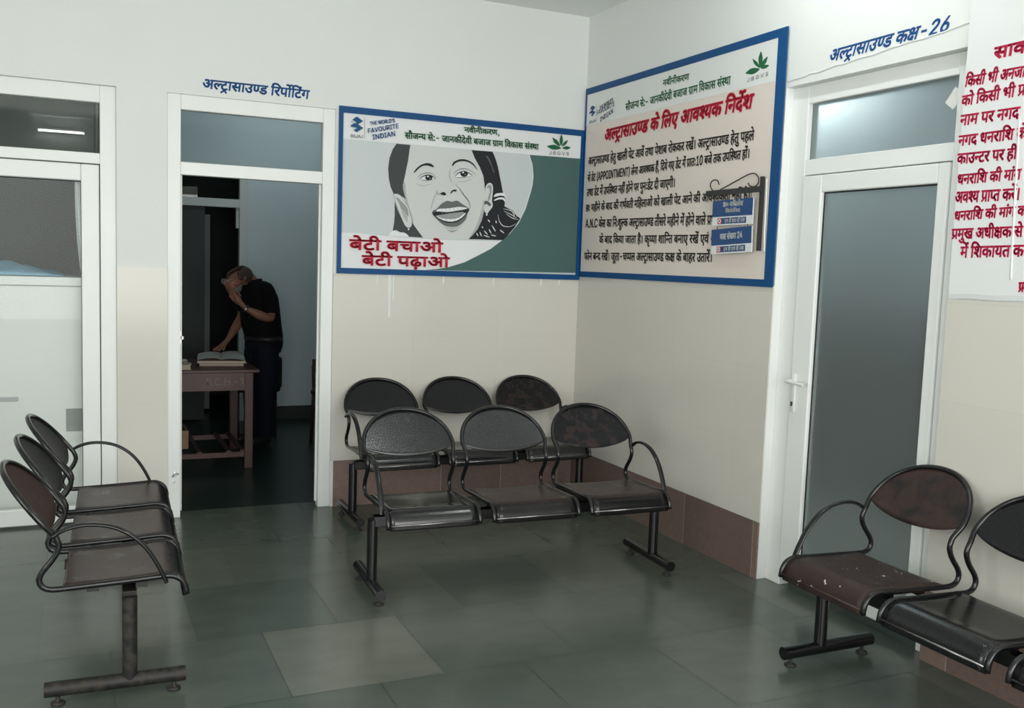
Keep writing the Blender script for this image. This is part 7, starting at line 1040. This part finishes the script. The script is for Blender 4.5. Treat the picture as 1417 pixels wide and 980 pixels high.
book('ledger', 'big open ledger with pale pages at the end of the table', -2.20, 1.74, 0.773, 0.36, 0.58, 0.028, -0.12, M_COVG, True)
book('register', 'grey register lying left of the open ledger', -2.60, 1.76, 0.7455, 0.24, 0.36, 0.030, 0.1, M_COVG)
book('ledger', 'open ledger with curled pages beside the doorway left jamb', -2.615, 1.75, 0.7765, 0.24, 0.38, 0.024, 0.18, M_COVG, True)
book('notebook', 'thick cream-edged notebook at the table front by the left jamb', -2.57, 1.39, 0.7455, 0.22, 0.16, 0.036, -0.1, mat('cover_cream', (0.58, 0.52, 0.38), 0.7))
bx = MB(); bx.box((-2.76, 1.42, 0.1385), (-2.475, 1.435, 0.275)); bx.box((-2.76, 1.70, 0.1385), (-2.475, 1.715, 0.275)); bx.box((-2.49, 1.4352, 0.1385), (-2.475, 1.6998, 0.275)); bx.box((-2.76, 1.4352, 0.1385), (-2.745, 1.6998, 0.275)); bx.box((-2.745, 1.4352, 0.1385), (-2.49, 1.6998, 0.15))
tag(bx.build('wooden_crate', mat('bare_wood', (0.34, 0.22, 0.13), 0.7, noise=0.15)), 'open bare wood crate on the slats under the office table', 'crate')
# chair behind the man
M_PAD = mat('black_upholstery', (0.016, 0.016, 0.018), 0.75, 0.3)
ch = thing('office_chair', 'black padded chair right behind the standing man', 'chair', (-1.78, 2.66, 0))
MB().box((-2.0, 2.44, 0.405), (-1.60, 2.88, 0.465), bev=.02).build('seat', M_PAD, ch, True)
MB().box((-1.645, 2.42, 0.44), (-1.59, 2.86, 0.715), bev=.022).build('backrest', M_PAD, ch, True)
for x, y in ((-1.96, 2.46), (-1.64, 2.46), (-1.96, 2.85), (-1.64, 2.85)): MB().tube([(x, y, 0), (x, y, 0.41)], .012, 10).build('leg', M_BLACKIRON, ch, True)
# round-seated chair past the right jamb
ch = thing('side_chair', 'dark round-seated chair mostly hidden by the doorway right jamb', 'chair', (-1.20, 2.0, 0))
MB().lathe([(0.0, 0.425), (0.19, 0.425), (0.222, 0.44), (0.228, 0.458), (0.215, 0.478), (0.17, 0.487), (0, 0.487)], (-1.205, 2.0, 0), 28).build('seat', mat('brown_seat', (0.05, 0.026, 0.022), 0.4), ch, True)
def bkr(a, b_):
    t = -0.6 + 1.2 * a
    return (-1.205 + 0.24 * math.sin(t * 1.3), 2.17 + 0.06 * math.cos(t * 1.3), 0.60 + 0.115 * b_)
solid(MB().grid(bkr, 16, 4).build('backrest', M_WOODD, ch, True), 0.02, 0)
for x, y in ((-1.37, 1.87), (-1.04, 1.87), (-1.39, 2.17), (-1.02, 2.17)): MB().tube([(x, y, 0), (x + (0.02 if x < -1.2 else -0.02), y, 0.43)] + ([(x + (0.02 if x < -1.2 else -0.02), 2.205, 0.66)] if y > 2 else []), .015, 10).build('leg', M_WOODD, ch, True)
# cupboard in the dark beyond the far door
cu = thing('steel_cupboard', 'grey steel cupboard in the dark beyond the office far door', 'cupboard', (-2.3, 4.2, 0))
M_CUP = mat('cupboard_grey', (0.22, 0.25, 0.24), 0.5)
MB().box((-2.75, 4.0, 0.03), (-2.01, 4.4, 1.98), bev=.004).build('body', M_CUP, cu)
MB().box((-2.36, 3.985, 0.08), (-2.03, 3.9985, 1.93), bev=.003).build('door', M_CUP, cu)
MB().box((-2.73, 3.985, 0.08), (-2.37, 3.9985, 1.93), bev=.003).build('door', M_CUP, cu)
MB().box((-2.34, 3.972, 1.0), (-2.325, 3.9848, 1.12)).build('handle', M_STEEL, cu)
# fluorescent batten on the street-side beam (it shows as a reflection in the glazed door)
ft = thing('tube_light', 'white fluorescent tube on the beam above the entrance', 'light', (-3.39, -7.98, 3.12))
MB().box((-3.68, -7.9985, 3.10), (-3.10, -7.965, 3.15), bev=.004).build('batten', M_UPVC, ft)
M_TUBE_ON = bpy.data.materials.new('lit_tube'); M_TUBE_ON.use_nodes = True
_b = M_TUBE_ON.node_tree.nodes['Principled BSDF']; _b.inputs['Emission Color'].default_value = (0.95, 1, 1, 1); _b.inputs['Emission Strength'].default_value = 45
MB().tube([(-3.66, -7.948, 3.115), (-3.12, -7.948, 3.115)], .013, 12).build('tube', M_TUBE_ON, ft, True)

ft = thing('tube_light', 'unseen fluorescent tube added on the hall ceiling for highlights on the bench backs', 'light', (-0.62, -2.65, 3.27))  # added out of view to put highlights on the bench backs
MB().box((-0.65, -3.28, 3.262), (-0.59, -2.02, 3.2995), bev=.004).build('batten', M_UPVC, ft)
MB().tube([(-0.62, -3.25, 3.245), (-0.62, -2.05, 3.245)], .014, 12).build('tube', M_TUBE_ON, ft, True)

# ------------------------------------------------------------------ the standing man
def skin(name, nodes, edges, root, m, parent=None, sub=2):
    ids = list(nodes); ix = {k: i for i, k in enumerate(ids)}
    me = bpy.data.meshes.new(name)
    me.from_pydata([nodes[k][0] for k in ids], [(ix[a], ix[b_]) for a, b_ in edges], [])
    o = bpy.data.objects.new(name, me); C.objects.link(o)
    o.modifiers.new('skin', 'SKIN').use_smooth_shade = True
    for k in ids:
        v = me.skin_vertices[0].data[ix[k]]; r = nodes[k][1]
        v.radius = r if isinstance(r, tuple) else (r, r)
        v.use_root = (k == root)
    sb = o.modifiers.new('sub', 'SUBSURF'); sb.levels = sub; sb.render_levels = sub
    dg = bpy.context.evaluated_depsgraph_get(); dg.update()
    out = bpy.data.meshes.new_from_object(o.evaluated_get(dg))
    bpy.data.objects.remove(o); bpy.data.meshes.remove(me)
    out.materials.clear()
    return link(name, out, m, parent, True)
def chain(*ks): return list(zip(ks, ks[1:]))
man = thing('person', 'man in dark shirt standing at the office table, hand to his face', 'person', (-1.80, 2.17, 0))
M_SKIN = mat('brown_skin', (0.27, 0.125, 0.082), 0.5, 0.4); M_SHIRT = mat('black_shirt', (0.0045, 0.0045, 0.0055), 0.85, 0.2); M_TROU = mat('navy_trousers', (0.008, 0.009, 0.018), 0.85, 0.2)
M_HAIR = mat('thin_hair', (0.075, 0.05, 0.04), 0.6, 0.3); M_BEARD = mat('grey_beard', (0.16, 0.17, 0.165), 0.8)
N = {
 'pelvis': ((-1.80, 2.165, 0.90), .11), 'belly': ((-1.825, 2.15, 1.04), .11), 'chest': ((-1.842, 2.13, 1.18), .11), 'upper': ((-1.868, 2.113, 1.27), .07),
 'neck': ((-1.925, 2.09, 1.395), .058), 'skull': ((-1.995, 2.07, 1.418), .088), 'brow': ((-2.065, 2.04, 1.405), .084), 'jaw': ((-2.085, 2.018, 1.335), .062), 'chin': ((-2.082, 2.01, 1.285), .036),
 'nose': ((-2.150, 2.008, 1.345), .015),
 'lsh': ((-1.815, 2.015, 1.295), .045), 'lup': ((-1.792, 1.955, 1.195), .052), 'lel': ((-1.787, 1.91, 1.08), .043), 'lfa': ((-1.89, 1.90, 1.115), .042), 'lwr': ((-1.99, 1.912, 1.165), (.020, .028)), 'lpa': ((-2.040, 1.932, 1.222), (.018, .038)),
 'rsh': ((-1.89, 2.235, 1.285), .045), 'rup': ((-1.93, 2.285, 1.18), .052), 'rel': ((-1.965, 2.28, 1.06), .043), 'rfa': ((-2.03, 2.19, 0.985), .040), 'rwr': ((-2.095, 2.085, 0.905), (.020, .028)), 'rpa': ((-2.145, 2.025, 0.862), (.018, .036)),
 'lhip': ((-1.79, 2.095, 0.84), .098), 'lkn': ((-1.79, 2.10, 0.47), .06), 'lca': ((-1.775, 2.135, 0.30), .055), 'lan': ((-1.768, 2.17, 0.09), .04), 'lto': ((-1.86, 2.12, 0.035), .03),
 'rhip': ((-1.835, 2.245, 0.84), .098), 'rkn': ((-1.865, 2.27, 0.47), .06), 'rca': ((-1.86, 2.29, 0.30), .055), 'ran': ((-1.852, 2.31, 0.09), .04), 'rto': ((-1.945, 2.26, 0.035), .03),
}
E_ = chain('pelvis', 'belly', 'chest', 'upper', 'neck', 'skull', 'brow', 'jaw', 'chin') + [('brow', 'nose')] + chain('upper', 'lsh', 'lup', 'lel', 'lfa', 'lwr', 'lpa') + chain('upper', 'rsh', 'rup', 'rel', 'rfa', 'rwr', 'rpa') + chain('pelvis', 'lhip', 'lkn', 'lca', 'lan', 'lto') + chain('pelvis', 'rhip', 'rkn', 'rca', 'ran', 'rto')
def finger(pre, root, pts, r):
    prev = root
    for k, p in enumerate(pts):
        key = f'{pre}{k}'; N[key] = (p, r * (1 - 0.12 * k)); E_.append((prev, key)); prev = key
# left hand: fingertips against the face
for k, dz in enumerate((0.034, 0.012, -0.010, -0.030)):
    finger(f'lf{k}', 'lpa', [(-2.068, 1.936 + 0.004 * k, 1.246 + dz), (-2.098, 1.950 + 0.004 * k, 1.278 + dz * 0.95), (-2.112, 1.972, 1.300 + dz * 0.9 - 0.004 * abs(k - 1))], .0088)
finger('lt', 'lpa', [(-2.028, 1.944, 1.262), (-2.042, 1.968, 1.295), (-2.058, 1.986, 1.312)], .010)
# right hand: resting on the ledger, fingers spread
for k, s_ in enumerate((-0.03, -0.010, 0.011, 0.030)):
    finger(f'rf{k}', 'rpa', [(-2.172 - s_ * .5, 1.992 + s_ * .7, 0.846), (-2.196 - s_ * .6, 1.960 + s_ * .9, 0.838), (-2.212 - s_ * .7, 1.936 + s_ * 1.0 + 0.004 * abs(k - 1), 0.820)], .0088)
finger('rt', 'rpa', [(-2.138, 1.985, 0.852), (-2.148, 1.957, 0.838), (-2.160, 1.935, 0.824)], .010)
body = skin('body', N, E_, 'pelvis', M_SKIN, man)
def loft(b, rows, seg=22):
    """stacked oval rings: centre, half depth (facing), half width, across direction"""
    fd = Vector((-0.88, -0.47, 0)).normalized(); ac = Vector((0.47, -0.88, 0)).normalized()
    rings = []
    for c, dp, wd in rows:
        c = Vector(c)
        rings.append([c + fd * (dp * math.copysign(abs(math.cos(t)) ** 0.9, math.cos(t))) + ac * (wd * math.copysign(abs(math.sin(t)) ** 0.9, math.sin(t))) for t in [2 * PI * k / seg for k in range(seg)]])
    return b.ring_sweep(rings)
b = MB()
tor = soft([(-1.797, 2.168, 0.855), (-1.803, 2.163, 0.93), (-1.825, 2.15, 1.03), (-1.842, 2.13, 1.17), (-1.858, 2.118, 1.28), (-1.885, 2.105, 1.345), (-1.905, 2.097, 1.385)], 3)
dw = soft([(.135, .172, 0), (.142, .172, 0), (.152, .172, 0), (.138, .182, 0), (.118, .185, 0), (.088, .125, 0), (.066, .072, 0)], 3)
loft(b, [(c, d.x, d.y) for c, d in zip(tor, dw)])
for sh, mid, el, out in (((-1.815, 2.02, 1.305), (-1.792, 1.962, 1.215), (-1.789, 1.93, 1.12), 0), ((-1.885, 2.225, 1.295), (-1.925, 2.28, 1.195), (-1.95, 2.283, 1.11), 1)):
    b.tube(soft([(-1.865, 2.11, 1.30), sh, mid, el], 4), [.075, .078, .078, .076, .075, .072, .070, .069, .068, .067, .067, .066, .066], 14)
shirt = autosmooth(b.build('shirt', M_SHIRT, man), 60)
MB().tube(soft([(-1.908 + 0.068 * math.cos(t), 2.096 + 0.066 * math.sin(t), 1.378 + 0.012 * math.cos(t)) for t in [2 * PI * k / 14 for k in range(14)]], 2, True), .014, 8, closed=True).build('collar', M_SHIRT, shirt, True)
b = MB()
loft(b, [((-1.803, 2.163, 0.945), .128, .160), ((-1.80, 2.165, 0.90), .134, .166), ((-1.80, 2.166, 0.84), .136, .172), ((-1.805, 2.168, 0.79), .118, .168)])
for hip, kn, ca, hem in (((-1.79, 2.095, 0.84), (-1.79, 2.10, 0.47), (-1.777, 2.135, 0.30), (-1.770, 2.165, 0.075)), ((-1.835, 2.245, 0.84), (-1.865, 2.27, 0.47), (-1.860, 2.29, 0.30), (-1.854, 2.305, 0.075))):
    b.tube(soft([hip, tuple((p + q) / 2 for p, q in zip(hip, kn)), kn, ca, hem], 3), [.105, .106, .105, .104, .100, .094, .088, .084, .082, .080, .078, .074, .070], 16)
trousers = autosmooth(b.build('trousers', M_TROU, man), 60)
bl = MB(); fd = Vector((-0.88, -0.47, 0)).normalized(); ac = Vector((0.47, -0.88, 0)).normalized()
bl.tube([Vector((-1.803, 2.163, 0.905)) + fd * .142 * math.cos(t) + ac * .175 * math.sin(t) for t in [2 * PI * k / 24 for k in range(24)]], .01, 8, flat=(.017, .004), side=(0, 0, 1), closed=True)
bl.build('belt', mat('belt_leather', (0.012, 0.011, 0.011), 0.55), man, True)
M_SHOE = mat('black_shoe', (0.010, 0.010, 0.010), 0.45)
for (ax, ay) in ((-1.768, 2.17), (-1.852, 2.31)):
    skin('shoe', {'a': ((ax + 0.03, ay + 0.02, 0.048), .046), 'b': ((ax - 0.035, ay - 0.02, 0.046), .046), 'c': ((ax - 0.10, ay - 0.06, 0.040), (.036, .046)), 'd': ((ax - 0.155, ay - 0.09, 0.034), (.028, .038))}, chain('a', 'b', 'c', 'd'), 'b', M_SHOE, man)
# hair round the back and sides of a balding head, grey beard, ears, spectacles, watch, belt
HC = Vector((-2.030, 2.056, 1.412)); HX = Vector((-0.90, -0.40, -0.17)).normalized(); HZ = Vector((-0.25, -0.05, 1.0)); HZ = (HZ - HX * HZ.dot(HX)).normalized(); HY = HZ.cross(HX)
def on_head(lon, lat, k=1.0):
    d = HX * (math.cos(lat) * math.cos(lon) * 0.130) + HY * (math.cos(lat) * math.sin(lon) * 0.094) + HZ * (math.sin(lat) * 0.096)
    return HC + d * k
def hairfn(a, b_):
    lon = math.radians(68 + 224 * a); edge = abs(2 * a - 1) ** 3
    lat0 = math.radians(-38 + 30 * edge); lat1 = math.radians(62 - 34 * edge)
    return on_head(lon, lat0 + (lat1 - lat0) * b_, 1.0 + 0.02 * math.sin(PI * b_))
hair = MB().grid(hairfn, 28, 8).build('hair', M_HAIR, man, True); solid(hair, 0.012, -1)
JC = Vector((-2.062, 2.030, 1.345))
def beardfn(a, b_):
    lon = math.radians(-112 + 224 * a); e_ = abs(2 * a - 1); lat = math.radians(-66 + (34 + 44 * e_ ** 2) * b_)
    d = HX * (math.cos(lat) * math.cos(lon) * 0.074) + HY * (math.cos(lat) * math.sin(lon) * 0.080) + HZ * (math.sin(lat) * 0.078)
    return JC + d
beard = MB().grid(beardfn, 22, 8).build('beard', M_BEARD, man, True); solid(beard, 0.008, -1)
MB().tube(soft([(-2.000, 1.985, 1.425), (-1.986, 1.976, 1.412), (-1.990, 1.978, 1.392), (-2.006, 1.984, 1.380)], 3), .009, 8).build('ear', M_SKIN, body, True)
gl = MB()
def ringp(c, r, n=16): return [(c[0] + r * 0.35 * math.cos(t), c[1] + r * math.cos(t) * 0.85, c[2] + r * math.sin(t)) for t in [2 * PI * k / n for k in range(n)]]
gl.tube(ringp((-2.142, 1.975, 1.372), .021), .0022, 6, closed=True); gl.tube(ringp((-2.152, 2.050, 1.375), .021), .0022, 6, closed=True)
gl.tube([(-2.150, 1.993, 1.374), (-2.155, 2.032, 1.376)], .002, 6); gl.tube(soft([(-2.136, 1.957, 1.376), (-2.09, 1.955, 1.398), (-2.0, 1.978, 1.420)], 4), .002, 6)
gl.build('spectacles', M_STEEL, man, True)
wt = MB(); cw = Vector((-1.985, 1.911, 1.1625)); dw = (Vector((-2.04, 1.932, 1.222)) - Vector((-1.89, 1.90, 1.115))).normalized()
sw = dw.orthogonal().normalized(); tw = dw.cross(sw)
wt.tube([cw + sw * .031 * math.cos(t) + tw * .031 * math.sin(t) for t in [2 * PI * k / 18 for k in range(18)]], .005, 6, flat=(.009, .003), side=dw, closed=True)
watch = wt.build('wristwatch', M_BLACKIRON, man, True)
dial = MB().lathe([(0, 0), (.015, 0), (.0155, .004), (0, .0055)], (0, 0, 0), 16).build('dial', M_STEEL, None, True)
nrm = (Vector((0.15, -0.95, -0.3))).normalized(); nrm = (nrm - dw * nrm.dot(dw)).normalized()
dial.matrix_basis = Matrix.Translation(cw + nrm * .031) @ nrm.to_track_quat('Z', 'Y').to_matrix().to_4x4(); attach(dial, watch)
